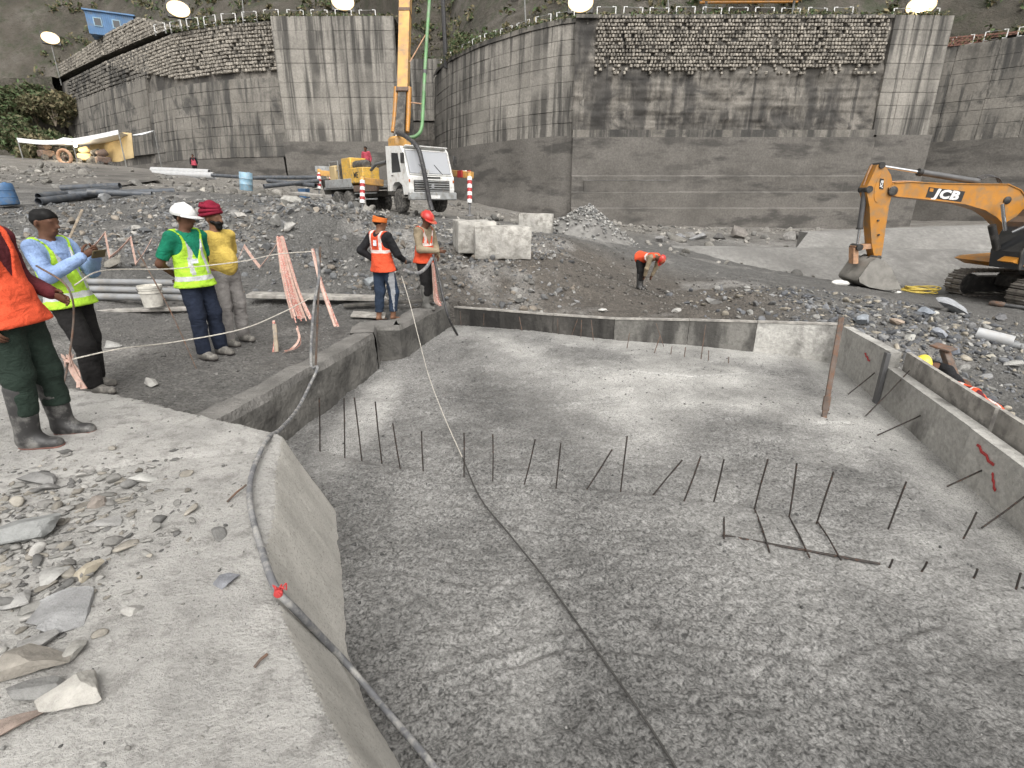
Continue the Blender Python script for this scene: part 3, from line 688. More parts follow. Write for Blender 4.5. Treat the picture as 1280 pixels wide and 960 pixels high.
def stones(root, at, s0, s1, z0, z1, pitch, zp, batter, zref, mat, off=.30, keepf=None):
    mb = MB(); z = z0; row = 0
    while z < z1:
        s = s0 + (row % 2)*pitch*.5
        while s < s1:
            if (keepf is None or keepf(s, z)) and random.random() < .93:
                q = at(s); nn = out_normal(at, s); k = off - batter*(z - zref)
                sz = np.array((pitch*random.uniform(.62,.95), random.uniform(.22,.42), zp*random.uniform(.6,.92)))
                rz = math.atan2(nn[1], nn[0]) + R(90) + random.uniform(-.12,.12)
                v = (_cv*sz) @ rotm(random.uniform(-.1,.1), random.uniform(-.08,.08), rz).T + np.array((*(q+nn*k), z + random.uniform(-.04,.04)*zp))
                mb.add(v, _cf)
            s += pitch*random.uniform(.9,1.12)
        z += zp; row += 1
    o = obj('stone_facing', mb, mat, root, np.array(root.location), None); o['kind'] = 'stuff'; return o
ZL, ZT = 7.3, 16.3
# right-hand wall: curved nose, then the long stone faced stretch, then a pilaster
curve = [(-9.6,71), (-8.7,67.5), (-6.6,62.6), (-3.2,57.6), (1.0,53.2), (4.0,51.0), (6.3,50.1)]
rw = thing('retaining_wall', 'high stained retaining wall curving away behind the pump truck', 'wall', (0,52,0))
L1, at1 = path_sampler(curve)
sheet_wall(rw, 'wall_core', at1, 0, L1, ZL-.2, ZT, .05, MATS['wall_grey'], 1.0, 0, 0.0, top=1.5)
panel_wall(rw, at1, 0, L1, 2.6, ZL, ZT-.35, 1.12, .05, MATS['wall_pale'], .04)
sheet_wall(rw, 'coping', at1, 0, L1, ZT-.33, ZT+.05, .0, MATS['wall_grey'], .8, .05, -.10, top=1.2, zstep=.1)
sheet_wall(rw, 'apron', at1, 0, L1, -1.5, ZL-.02, .0, MATS['wall_apron'], .6, .10, .75, top=.6, ns=.25, steps=((2.2,.25),))
sw = thing('retaining_wall', 'long wall with rows of pale stones along its top and black water stains', 'wall', (20,50,0))
L2, at2 = path_sampler([(5.3,50.0), (31.6,50.0)])
sheet_wall(sw, 'wall_core', at2, 0, L2, ZL-.3, ZT, .03, MATS['wall_masonry'], .2, .30, .12, top=1.5, ns=.9, zstep=.1, strata=.16)
stones(sw, at2, 1.8, L2-.3, 12.1, ZT-.15, .27, .27, .03, ZL-.3, MATS['stone_pale'], .27, lambda s, z: z > 12.5 + .45*float(vnoise(s*.3, 2.2)) or random.random() < .3)
sheet_wall(sw, 'coping', at2, 0, L2, ZT-.2, ZT+.06, .0, MATS['wall_grey'], .8, .06, .1, top=1.2, zstep=.1)
sheet_wall(sw, 'ledge', at2, 0, L2, ZL-.2, ZL+.4, .0, MATS['wall_grey'], .6, .1, .6, top=.6, zstep=.2)
sheet_wall(sw, 'apron', at2, 0, L2, -2.0, ZL-.22, .0, MATS['wall_apron'], .45, .06, .95, top=.6, ns=.2, steps=((3.9,.18), (2.6,.22), (1.2,.35)), zstep=.12)
mb = MB()
q = at2(0); mb.box((10.2,48.90,2.75), (7.6,.3,1.6), bev=.03); obj('apron_patch', mb, MATS['wall_apron'], sw, sw.location, None)
mb = MB(); mb.box((10.2,48.86,3.58), (7.7,.28,.05))
obj('lift_line', mb, MATS['low_wall'], sw, sw.location, None)
pw = thing('wall_pilaster', 'pale buttress bay between the stone faced wall and the recessed wall', 'wall', (34,50,0))
L3, at3 = path_sampler([(31.6,49.9), (36.6,50.1)])
sheet_wall(pw, 'wall_core', at3, 0, L3, ZL-.2, ZT, .02, MATS['wall_grey'], .5, 0, 0, top=6)
panel_wall(pw, at3, 0, L3, 1.7, ZL, ZT, 1.1, .02, MATS['wall_pale'], .03)
sheet_wall(pw, 'apron', at3, 0, L3, -2, ZL-.02, 0, MATS['wall_apron'], .5, .05, .8, top=.6)
bw = thing('retaining_wall', 'recessed leaning wall with broad dark streaks at the right edge', 'wall', (44,54,0))
L4, at4 = path_sampler([(36.2,58.2), (40.5,56.6), (46,51.6), (58,42)])
sheet_wall(bw, 'wall_core', at4, 0, L4, ZL-.2, ZT-.6, .12, MATS['wall_grey'], .6, 0, 0, top=1.5)
panel_wall(bw, at4, 0, L4, 3.1, ZL, ZT-.6, 1.25, .12, MATS['wall_grey'], .05)
sheet_wall(bw, 'apron', at4, 0, L4, -2, ZL-.02, 0, MATS['wall_apron'], .5, .06, .9, top=.6, steps=((4.4,.3),))
# left-hand wall
ZLL, ZTL = 7.6, 18.6
lw = thing('retaining_wall', 'pale wall of stacked concrete lifts left of the pump boom', 'wall', (-17,58,0))
L5, at5 = path_sampler([(-23.2,58.0), (-11.4,58.0)])
sheet_wall(lw, 'wall_core', at5, 0, L5, ZLL-.2, ZTL, .02, MATS['wall_grey'], .6, 0, 0, top=8)
panel_wall(lw, at5, 0, L5, 5.6, ZLL, ZTL, 1.35, .02, MATS['wall_pale'], .06)
sheet_wall(lw, 'apron', at5, 0, L5, 0, ZLL-.02, 0, MATS['wall_apron'], .5, .08, .8, top=.6)
lv = thing('retaining_wall', 'grey stepped wall with stone courses running to the left of the frame', 'wall', (-45,66,0))
L6, at6 = path_sampler([(-68,86), (-52,73.5), (-36.4,62.3), (-29,59.2), (-23.2,58.0)])
sheet_wall(lv, 'wall_core', at6, 0, L6, 5, ZTL, .10, MATS['wall_masonry'], .5, .12, .1, top=1.5, ns=.6)
panel_wall(lv, at6, 3, L6*.60, 3.2, 7.2, ZTL-3.4, 1.3, .10, MATS['wall_grey'], .05)
panel_wall(lv, at6, L6*.60+.1, L6, 3.0, 6.2, ZTL-5.0, 1.1, .10, MATS['wall_grey'], .08)
stones(lv, at6, 20, L6-.3, ZTL-4.6, ZTL-.1, .34, .33, .10, 5, MATS['stone_pale'], .30, lambda s, z: z > ZTL - 4.4*min(1, max(0, (s-18)/22)))
stones(lv, at6, 4, L6*.62, ZTL-3.3, ZTL-.2, .7, .42, .10, 5, MATS['wall_grey'], .30)
sheet_wall(lv, 'apron', at6, 14, L6, 2, 6.1, 0, MATS['wall_apron'], .7, .3, .9, top=.6, ns=.3)
# stone bank on the bench above the left wall
ub = thing('stone_bank', 'pale dry stone bank behind the blue shed above the left wall', 'wall', (-48,72,ZTL))
L7, at7 = path_sampler([(-80,99), (-66,87.8), (-53,77.2), (-40,67.6), (-29,61.9), (-24,61.2)])
tap7 = lambda s: np.interp(s, [0, L7*.66, L7*.82, L7], [1, 1, .42, .30])
sheet_wall(ub, 'bank_core', at7, 0, L7, ZTL-1, ZTL+3.9, .20, MATS['wall_masonry'], .6, .2, 0, top=8, taper=tap7)
stones(ub, at7, .5, L7-.3, ZTL-.3, ZTL+3.8, .52, .40, .20, ZTL-1, MATS['stone_pale'], .2, lambda s, z: z < ZTL-1 + 4.8*float(tap7(s)))
# back of the gap between the two walls
gw = thing('gap_wall', 'pale sloped slabs at the back of the gap behind the boom', 'wall', (-10,76,0))
L8, at8 = path_sampler([(-20,76), (-4,76)])
sheet_wall(gw, 'wall_core', at8, 0, L8, 0, 15.9, .02, MATS['wall_masonry'], .6, .1, 0, top=1)
panel_wall(gw, at8, 3.0, 12.0, 2.2, 12.0, 19.2, 1.45, .02, MATS['wall_pale'], .05)
panel_wall(gw, at8, 3.0, 12.0, 3.0, 3.0, 11.9, 2.2, .02, MATS['wall_masonry'], .1)

# ------------------------------------------------------------------ low wall across the valley floor at the right
lo = thing('low_wall', 'long low sloping concrete wall behind the excavator', 'wall', (15,22,-1))
def slope_slab(name, p0, p1, mat, th=.25):          # p0: foot line (a,b), p1: top line (a,b)
    a0, b0 = [np.array(q, float) for q in p0]; a1, b1 = [np.array(q, float) for q in p1]
    mb = MB(); n = 10; V = []
    for k in range(n+1):
        for j in range(4):
            f = j/3; q = (a0 + (b0-a0)*k/n)*(1-f) + (a1 + (b1-a1)*k/n)*f
            V.append(q + np.array((0, 0, .03*float(fbm(q[0], q[1], 1, s=.8)))))
    top = [V[k*4+3] + np.array((0, .8, .02)) for k in range(n+1)]; bot = [V[k*4+3] + np.array((0, .85, -1.2)) for k in range(n+1)]
    VV = []; 
    for k in range(n+1): VV += V[k*4:k*4+4] + [top[k], bot[k]]
    F = [(k*6+j, (k+1)*6+j, (k+1)*6+j+1, k*6+j+1) for k in range(n) for j in range(5)]
    F += [(0,1,2,3,4,5), tuple(n*6+j for j in (5,4,3,2,1,0))]
    mb.add(VV, F); return obj(name, mb, mat, lo, lo.location, 30)
slope_slab('lower_tier', (PT(800,328,19.5)+(0,0,-.5), PT(1330,352,18.2)+(0,0,-.5)), (PT(815,309,21.5), PT(1330,316,20.0)), MATS['low_wall'])
slope_slab('upper_tier', (PT(985,318,21.6)+(0,0,-.2), PT(1330,318,20.6)+(0,0,-.2)), (PT(1010,291,23.6), PT(1330,279,22.4)), MATS['low_wall'])
# ------------------------------------------------------------------ hillside above the walls
WX = np.array([-220,-150,-68,-52,-36.4,-29,-23,-17.2,-17.0,-8.9,-8.4,-6.4,-3,1.2,4.2,6.4,31,36.5,37,40.7,46.2,58,110.])
WY = np.array([40,84,86.6,74,63,59.9,59,59,77,77,68,63,58.4,54,51.8,51,51,51,59,57.5,52.6,43,20.])+.55
WZ = np.array([18.6,18.6,18.5,18.5,18.5,18.5,18.5,18.5,19.0,19.0,16.1,16.2,16.2,16.2,16.2,16.2,16.2,16.1,15.6,15.6,15.5,15.5,15.5])
hx = np.unique(np.r_[np.arange(-220, 110.1, 1.8), WX, -8.6]); hk = np.r_[0, .5, 1, 2, 3, 4, np.arange(5, 40, 1.3), np.arange(40, 130, 6)]
X, K = np.meshgrid(hx, hk); yw = np.interp(X, WX, WY); zw = np.interp(X, WX, WZ)
def hill_rise(x, k):
    k2 = np.maximum(k - 4.5 - 1.0*fbm(x, 0*x, 4, s=.1), 0)
    ter = k2*(.92 + .75*np.clip((-x-38)/25, 0, 1)) + 1.4*np.abs(((k2*.3 + .3*fbm(x, k, 3, s=.05)) % 1) - .5)
    return ter + (fbm(x, k, 1, s=.09, o=5)*2.6 + fbm(x, k, 7, s=.45, o=3)*.5)*np.clip(k2/5, 0, 1)
Z = zw + hill_rise(X, K) + .05*fbm(X, K, 2, s=1.1)
i = np.arange(X.size).reshape(X.shape)
F = np.stack([i[:-1,:-1], i[:-1,1:], i[1:,1:], i[1:,:-1]], -1).reshape(-1, 4)
o = link('hill', np_mesh('hill', np.stack([X, yw+K, Z], -1).reshape(-1, 3), F, MATS['hill'], 180)); tag(o, 'brown scrubby hillside rising above the walls', kind='structure')
cliff = thing('rock_face', 'dark rough rock face left of the wall end', 'rock face', (-85,98,0)); cliff['kind'] = 'structure'
LC, atC = path_sampler([(-222,38.5), (-150,83), (-104,85), (-67.4,85.6)])
sheet_wall(cliff, 'rock_sheet', atC, 0, LC, 1, 19.2, .12, MATS['hill'], .9, 2.2, 1.2, top=3, ns=.13)
def spur(x, y): return H0(x, y)

# ================================================================== ROCKS AND RUBBLE
def ico(sub):
    t = (1 + 5**.5)/2
    v = [(-1,t,0),(1,t,0),(-1,-t,0),(1,-t,0),(0,-1,t),(0,1,t),(0,-1,-t),(0,1,-t),(t,0,-1),(t,0,1),(-t,0,-1),(-t,0,1)]
    f = [(0,11,5),(0,5,1),(0,1,7),(0,7,10),(0,10,11),(1,5,9),(5,11,4),(11,10,2),(10,7,6),(7,1,8),(3,9,4),(3,4,2),(3,2,6),(3,6,8),(3,8,9),(4,9,5),(2,4,11),(6,2,10),(8,6,7),(9,8,1)]
    v = [np.array(q)/np.linalg.norm(q) for q in v]
    for _ in range(sub):
        mid, nf = {}, []
        def m(a, b):
            k = (min(a,b), max(a,b))
            if k not in mid: q = v[a]+v[b]; mid[k] = len(v); v.append(q/np.linalg.norm(q))
            return mid[k]
        for a, b, c in f:
            x, y, z = m(a,b), m(b,c), m(c,a); nf += [(a,x,z),(b,y,x),(c,z,y),(x,y,z)]
        f = nf
    return np.array(v), np.array(f)
def rock_shape(sub, cuts=11, rough=.06, flat=1.0, depth=(.45,.85)):
    v, f = ico(sub); v = v.copy()
    for _ in range(cuts):
        n = RNG.normal(size=3); n /= np.linalg.norm(n); d = RNG.uniform(*depth)
        k = v @ n - d; k = np.maximum(k, 0); v -= k[:, None]*n
    v += v*(rough*fbm(v[:,0]*1+RNG.uniform(0,20), v[:,1], v[:,2], s=2.5, o=3))[:, None]
    v /= np.abs(v).max(); v[:, 2] *= flat; return v, f
SMALL = [rock_shape(1, 7, .04, depth=(.3,.7)) for _ in range(18)]
MID = [rock_shape(2, 10, .06, depth=(.3,.7)) for _ in range(14)]
ROCKC = [(0.20,.20,.20), (.15,.155,.16), (.25,.245,.235), (.11,.112,.115), (.30,.29,.27), (.17,.165,.155), (.23,.20,.165)]
def rock_mass(name, label, pts, sizes, flat=(.45,.9), variants=SMALL, z_in=.35, cols=ROCKC, hf=None, tilt=.35, parent=None):
    n = len(pts); Vs, Fs, Cs, k = [], [], [], 0
    zz = (hf or H)(pts[:, 0], pts[:, 1])
    for i in range(n):
        v, f = variants[RNG.integers(len(variants))]; s = sizes[i]
        sc = s*np.array((RNG.uniform(.75,1.25), RNG.uniform(.6,1.0), RNG.uniform(*flat)))
        w = (v*sc) @ rotm(RNG.normal()*tilt, RNG.normal()*tilt, RNG.uniform(0,6.28)).T
        w = w + np.array((pts[i,0], pts[i,1], zz[i] + sc[2]*(1-2*z_in)*.9))
        Vs.append(w); Fs.append(f + k); k += len(v)
        c = np.array(cols[RNG.integers(len(cols))])*RNG.uniform(.5,1.15); Cs.append(np.tile(np.r_[c,1], (len(v),1)))
    me = np_mesh(name, np.concatenate(Vs), np.concatenate(Fs), MATS['rock'], None)
    ca = me.color_attributes.new('Col', 'FLOAT_COLOR', 'POINT'); ca.data.foreach_set('color', np.concatenate(Cs).astype(np.float32).ravel())
    o = link(name, me, parent); tag(o, label, kind='stuff'); return o
def powsize(n, a, b, p=2.2):
    u = RNG.random(n); return (a**(1-p) + u*(b**(1-p) - a**(1-p)))**(1/(1-p))
def scatter(n, x0, x1, y0, y1, dens=None):
    p = np.c_[RNG.uniform(x0, x1, n*4), RNG.uniform(y0, y1, n*4)]
    keep = ~inside(p[:,0], p[:,1], POOL) & ~inside(p[:,0], p[:,1], SLAB) & (seg_d(p[:,0], p[:,1], POOL, True) > .12)
    p = p[keep]
    if dens is not None: p = p[RNG.random(len(p)) < dens(p[:,0], p[:,1])]
    return p[:n]
# grey rubble slope behind the onlookers
d1 = lambda x, y: np.clip(1.3 - np.hypot((x+5)/8, (y-14)/5.6), 0, 1)*(y > 9.35)*np.clip(.5+1.6*fbm(x, y, 3, s=.7), .1, 1)
p = scatter(11000, -15, 1.5, 9.3, 21, d1); rock_mass('rubble', 'grey broken rubble slope behind the onlookers', p, powsize(len(p), .02, .11, 2.3))
p = scatter(330, -12, 0.5, 10, 19, d1); rock_mass('loose_stones', 'larger angular stones lying in the grey rubble slope', p, powsize(len(p), .09, .20, 2.6), variants=MID)
# right bank
d2 = lambda x, y: np.clip(1.25 - np.hypot((x-8.3)/4.6, (y-9.5)/4.0), 0, 1)
p = scatter(3600, 3.5, 15, 4, 15.5, d2); rock_mass('shingle', 'dark wet shingle on the bank beside the right form', p, powsize(len(p), .02, .12, 2.2), cols=[(.11,.115,.125),(.16,.165,.175),(.21,.21,.21),(.08,.083,.09),(.27,.265,.25),(.30,.27,.22)])
# soil mound
d3 = lambda x, y: np.clip(1.2 - np.hypot((x-2.4)/4.8, (y-12.4)/4.4), 0, 1)*np.clip(.35 + .1*x + .9*fbm(x, y, 9, s=.5), .08, 1)
p = scatter(2600, -2, 8, 8.2, 18, d3); rock_mass('pebbles', 'pebbles scattered over the brown soil mound', p, powsize(len(p), .012, .075, 2.6), cols=[(.10,.092,.082),(.135,.125,.112),(.18,.17,.155),(.08,.074,.067),(.25,.24,.22)])
# mud shelf crumbs and far valley floor
p = scatter(900, -8, -1.4, 4.3, 9.4); rock_mass('mud_crumbs', 'small crumbs of stone on the muddy shelf', p, powsize(len(p), .008, .04, 2.4), cols=[(.12,.117,.11),(.17,.165,.158),(.24,.232,.22)])
p = scatter(1800, -34, 24, 19, 46, lambda x, y: np.clip(.5 + fbm(x, y, 5, s=.15), .05, 1)); rock_mass('far_rubble', 'scattered stones on the far valley floor', p, powsize(len(p), .07, .45, 2.6), cols=[(.2,.19,.17),(.28,.265,.24),(.15,.145,.135)])
# gravel fan in the middle
pc = PT(735, 297, 19); p = np.c_[RNG.normal(pc[0], .75, 700), RNG.normal(pc[1], .6, 700)]
hp = lambda x, y: H(x, y) + 1.15*np.clip(1 - np.hypot((x-pc[0])/1.8, (y-pc[1])/1.5), 0, 1)
mb = MB(); V, F = grid_mesh(np.linspace(pc[0]-2, pc[0]+2, 34), np.linspace(pc[1]-1.8, pc[1]+1.8, 30), lambda x, y: hp(x, y) - .05 + .03*fbm(x, y, s=4)); mb.add(V, F.tolist())
gp = obj('gravel_heap', mb, MATS['low_wall'], None, (pc[0], pc[1], Hs(pc[0], pc[1])), 60); tag(gp, 'pale heap of gravel behind the soil mound', 'gravel heap')
o = rock_mass('gravel', None, p, powsize(len(p), .03, .09, 2), hf=hp, cols=[(.3,.295,.28),(.22,.22,.215),(.38,.37,.35)]); o.data.transform(Matrix.Translation(-Vector(gp.location))); o.parent = gp
# chippings on the slab
def slab_sc(n, f):
    p = np.c_[RNG.uniform(-5, -.6, n*6), RNG.uniform(.9, 4.5, n*6)]; k = inside(p[:,0], p[:,1], SLAB) & (seg_d(p[:,0], p[:,1], SLAB_EDGE) > .06)
    p = p[k]; return p[RNG.random(len(p)) < f(p[:,0], p[:,1])][:n]
fs = lambda x, y: np.clip(1.25 - np.hypot((x+2.75)/1.15, (y-2.0)/1.15), 0, 1)**2.2
p = slab_sc(4200, fs); rock_mass('stone_chips', 'grey stone chips strewn over the foreground slab', p, powsize(len(p), .009, .06, 2.15), (.18,.5), hf=slab_h, z_in=.2, tilt=.15, cols=[(.22,.215,.20),(.16,.157,.15),(.33,.32,.30),(.27,.25,.215)])
p = slab_sc(650, lambda x, y: .25 + 0*x); rock_mass('grit', 'fine grit over the whole foreground slab', p, powsize(len(p), .005, .016, 2.3), (.3,.7), hf=slab_h, z_in=.2, cols=[(.16,.157,.15),(.30,.29,.27)])

p = np.c_[RNG.uniform(-1.9,5,2600), RNG.uniform(1.2,9.6,2600)**1.0]; p = p[inside(p[:,0], p[:,1], POOL) & (seg_d(p[:,0], p[:,1], POOL, True) > .45)]
rock_mass('aggregate', 'small stones of aggregate showing in the wet concrete', p, powsize(len(p), .006, .022, 2.4), hf=pour_h, z_in=.45, cols=[(.13,.13,.127),(.19,.187,.18),(.09,.09,.088),(.24,.235,.225)])
# single stones one can point to: (px, py of its middle, ground, half width in px, half height px, flatness, colour, label)
SL = [(82,768,74,.16,(.25,.25,.25),'long flat grey slate, largest of the slab stones'), (22,672,46,.5,(.24,.245,.24),'bulky grey stone at the left edge below the gumboots'),
      (100,862,52,.36,(.36,.345,.315),'pale layered stone at the lower end of the stone patch'), (30,835,56,.42,(.25,.23,.20),'tan and grey split stone at the left edge'),
      (70,720,27,.35,(.30,.295,.28),'small pale flat stone above the long slate'), (112,716,26,.4,(.36,.32,.25),'tan edged stone beside the stone patch'),
      (58,862,38,.3,(.21,.208,.20),'grey wedge stone between the split stone and layered stone'), (92,818,28,.4,(.33,.32,.295),'rounded pale stone above the layered stone'),
      (55,803,32,.35,(.26,.255,.245),'pale flat stone under the long slate'), (28,748,30,.3,(.27,.265,.255),'flat grey stone at the left of the long slate'),
      (283,728,20,.3,(.17,.175,.19),'lone blue grey flake on the bare slab'), (168,763,17,.3,(.34,.33,.31),'small pale flake right of the long slate'),
      (178,602,17,.5,(.36,.355,.335),'pale oval pebble beside the pour line on the slab'), (55,602,30,.35,(.20,.197,.19),'dark stone in the hollow left of the oval pebble'),
      (130,658,32,.25,(.28,.275,.265),'flat grey stone near the middle of the slab rubble'), (122,632,20,.4,(.24,.21,.185),'brown grey stone above the flat stones'),
      (20,905,34,.3,(.24,.19,.16),'reddish stone at the left edge near the bottom'), (252,612,0,0,0,''),
      ]
def one_rock(p, w, flat, c, label, seed, sub=3, sink=.25, tilt=.15, asp=None):
    global RNG
    keep = RNG; RNG = np.random.default_rng(seed)
    v, f = rock_shape(sub, 13, .10, depth=(.28,.68))
    sc = np.array((w, w*RNG.uniform(.55,.8) if asp is None else w*asp, w*flat))
    v = (v*sc) @ rotm(RNG.normal()*tilt*.5, RNG.normal()*tilt, RNG.uniform(-.5,.6)).T
    RNG = keep
    p = np.array(p, float) + (0, 0, sc[2]*(1-2*sink))
    me = np_mesh('rock', v, f, MATS['rock'], 18)
    ca = me.color_attributes.new('Col', 'FLOAT_COLOR', 'POINT'); ca.data.foreach_set('color', np.tile((*c, 1), (len(v),1)).astype(np.float32).ravel())
    o = link('rock', me); o.location = p; tag(o, label, 'rock'); return o
for i, (px, py, w, fl, c, lb) in enumerate(SL):
    if not lb: continue
    q = PZ(px, py, .0); t = (q[1]*CP - (q[2]-CAMZ)*SP); q[2] = float(slab_h(q[0:1], q[1:2])[0])
    one_rock(q, w*t/640, fl, c, lb, 100+i)
GR = [(190,481,14,6.0,.62,(.34,.33,.31),'pale rough stone on the mud in front of the shelf edge'), (140,430,20,6.3,.3,(.30,.295,.28),'flat pale stone slab behind the man with a phone'),
      (140,337,18,11,.6,(.25,.235,.205),'brown boulder behind the man with a phone'), (135,264,10,16,.8,(.27,.275,.28),'pale boulder high in the rubble slope'),
      (250,232,14,21,.45,(.36,.34,.30),'tan boulder on the crest above the white helmet'), (304,272,10,14.5,.5,(.36,.345,.32),'pale rounded stone right of the turban'),
      (372,275,17,14.5,.55,(.32,.31,.285),'pale angular block in the rubble left of the truck'), (402,262,11,16,1.2,(.33,.315,.29),'upright tan slab in the rubble left of the truck'),
      (348,300,14,13.6,.7,(.27,.265,.25),'grey boulder above the hanging tape bundle'), (365,305,9,12.5,.7,(.31,.30,.28),'rounded stone beside the hanging tape bundle'),
      (463,355,13,10.4,.6,(.21,.225,.235),'blue grey boulder left of the barefoot worker'), (395,345,10,11,.6,(.16,.165,.17),'dark wet boulder in the lower rubble'),
      (1190,381,37,11.8,.28,(.29,.30,.315),'large flat pale slab on the right bank below the tracks'), (1160,390,13,11.4,.45,(.20,.22,.25),'blue grey stone left of the large flat slab'),
      (1118,403,11,10.4,.6,(.30,.24,.19),'round tan stone above the form corner'), (1077,402,17,10.2,.5,(.23,.25,.275),'blue grey boulder above the form corner'),
      (1172,416,14,10,.6,(.24,.255,.285),'blue flat stone in the middle of the right bank'), (1138,421,11,9.6,.5,(.32,.315,.29),'pale rounded stone left of the blue flat stone'),
      (1167,393,7,11,.6,(.50,.49,.45),'small whitish round stone below the large flat slab'), (1163,402,8,10.8,.6,(.37,.34,.28),'cream stone below the whitish round stone'),
      (1194,437,16,9.1,.4,(.13,.14,.16),'dark flat stone behind the steel post plate'), (1238,446,9,9.2,.5,(.34,.32,.27),'tan stone under the white pipe'),
      (1262,454,13,8.8,.5,(.27,.265,.25),'grey stone at the right edge under the white pipe'), (1097,395,8,10.8,.5,(.27,.265,.255),'small grey stone beside the round tan stone'),
      (1250,397,14,11.2,.45,(.17,.17,.175),'dark stone above the white pipe'),
      (918,294,20,24,.55,(.17,.155,.14),'big brown angular boulder on the far side of the low wall'), (875,297,18,23.5,.4,(.22,.22,.22),'grey slab boulder left of the big brown boulder'),
      (845,297,15,23.5,.45,(.20,.20,.205),'grey broken boulder in the far rock pile'), (826,300,10,23,.5,(.19,.185,.18),'small boulder at the left of the far rock pile'),
      (898,288,12,26,.5,(.14,.135,.13),'dark boulder at the back of the far rock pile'), (862,290,12,26,.5,(.16,.155,.15),'dark flat boulder behind the far rock pile'), (985,297,16,25,.4,(.27,.26,.245),'pale boulder at the end of the low wall'),
      (755,388,8,10.6,.35,(.50,.49,.46),'white flat pebble on the soil mound near the far form'), (847,388,8,10.4,.7,(.34,.33,.31),'grey pebble at the foot of the soil mound'), (893,377,10,11,.5,(.25,.245,.235),'grey stone in the dark bank above the far form')]
for i, (px, py, w, t, fl, c, lb) in enumerate(GR):
    q = PT(px, py, t); q[2] = Hs(q[0], q[1]); 
    for _ in range(14):                                     # walk along the sight line to where the ground is
        d = ray(px, py + w*.2); zz = Hs(*(np.array((0,0,CAMZ)) + t*d)[:2]); e = (CAMZ + t*d[2]) - zz
        if abs(d[2]) > .06: t = float(np.clip(t + .6*e/(-d[2]), t*.85, t*1.15))
    q = np.array((0,0,CAMZ)) + t*ray(px, py + w*.2); q[2] = Hs(q[0], q[1])
    one_rock(q, w*t/640, fl, c, lb, 300+i)
# cast concrete blocks on the mound
def ground_at(px, py, t):                       # first ground met along the sight line near distance t
    ts = np.linspace(t*.7, t*1.5, 260); d = ray(px, py); P = np.array((0,0,CAMZ)) + ts[:, None]*d
    e = P[:, 2] - H(P[:, 0], P[:, 1]); k = np.nonzero((e[:-1] > 0) & (e[1:] <= 0))[0]
    p = P[k[0]].copy() if len(k) else np.array((0,0,CAMZ)) + t*d
    p[2] = Hs(p[0], p[1]) if len(k) else max(Hs(p[0], p[1]), min(p[2], Hs(p[0], p[1]) + .25)); return p
for px, py, t, sz, rz, lb in ((627,318,12.6,(1.30,1.0,.72),.10,'nearest pale cast concrete block on the soil mound'), (592,309,13.6,(.9,1.5,.72),.2,'cast concrete block half hidden behind the nearest block'),
                              (670,290,16.2,(1.15,.9,.68),-.12,'concrete block standing alone nearer the high wall')):
    p = ground_at(px, py, t); mb = MB()
    xs = np.linspace(-.5,.5,13); v, f = [], []
    n = 12
    for ax in range(3):
        for sg in (-1, 1):
            o_ = [a for a in range(3) if a != ax]; A, B = np.meshgrid(xs, xs); P = np.zeros((13*13, 3)); P[:, o_[0]] = A.ravel(); P[:, o_[1]] = B.ravel(); P[:, ax] = sg*.5
            r = np.abs(P).copy(); ex = np.clip(np.sort(r, 1)[:, 1] - .42, 0, .08)     # worn edges
            P *= (1 - ex*.35)[:, None]; P = P*np.array(sz); P += .02*np.stack([fbm(P[:,0], P[:,1], P[:,2]+k*9, s=4, o=4) for k in range(3)], 1)
            i = np.arange(169).reshape(13, 13); F = np.stack([i[:-1,:-1], i[:-1,1:], i[1:,1:], i[1:,:-1]], -1).reshape(-1, 4)
            if (sg > 0) == (ax == 1): F = F[:, ::-1]
            mb.add(P, F.tolist())
    o = obj('concrete_block', mb, MATS['block_concrete'], None, None, 60); o.location = p + (0, 0, sz[2]/2 - .07); o.rotation_euler = (0, .02, rz); tag(o, lb, 'concrete block', 'cast concrete blocks')

# ================================================================== STEEL IN THE POUR
ORD = ['first','second','third','fourth','fifth','sixth','seventh','eighth','ninth','tenth','eleventh','twelfth','thirteenth','fourteenth','fifteenth','sixteenth','seventeenth','eighteenth','nineteenth','twentieth','twenty-first','twenty-second']
RB = [(399,497,400,562),(430,498,431,570),(443,497,452,573),(469,502,477,576),(491,529,500,584),(527,539,529,587),(580,541,580,592),(616,543,616,596),(669,549,656,603),(701,554,695,610),
      (765,562,734,611),(784,545,776,612),(853,575,817,618),(876,570,856,624),(905,574,892,628),(960,574,943,636),(996,579,987,643),(1042,590,1022,651),(1133,602,1110,662),(1221,640,1206,670),
      (1116,699,1112,709),(1159,702,1153,713),(1222,711,1218,721),(1276,716,1271,733)]
for i, (x0, y0, x1, y1) in enumerate(RB):
    b = PZ(x1, y1, PZ0); a = PY(x0, y0, b[1] + .02*random.uniform(-1,1)); d = (a-b)/np.linalg.norm(a-b)
    o = obj('rebar', rod([b - d*.12, b, (a+b)/2 + (random.uniform(-.004,.004), 0, 0), a], .0068), MATS['rebar_steel'], None, b)
    tag(o, '%s upright rebar from the left in the row across the pour' % ORD[i] if i < 20
        else 'short rebar stub right of the rebar grid, %s' % ['leftmost','second from its left','third from its left','at the frame edge'][i-20], 'rebar', 'rebars standing in the wet concrete')
FB = [(649,396,655,419),(697,398,698,421),(722,399,712,421),(727,400,726,424),(739,400,743,427),(787,416,783,436),(820,404,833,434),(825,420,816,442),(882,406,876,450),(840,433,838,444),(857,434,855,448),(886,438,886,452),(911,446,911,455),(605,392,604,412),(575,389,577,412)]
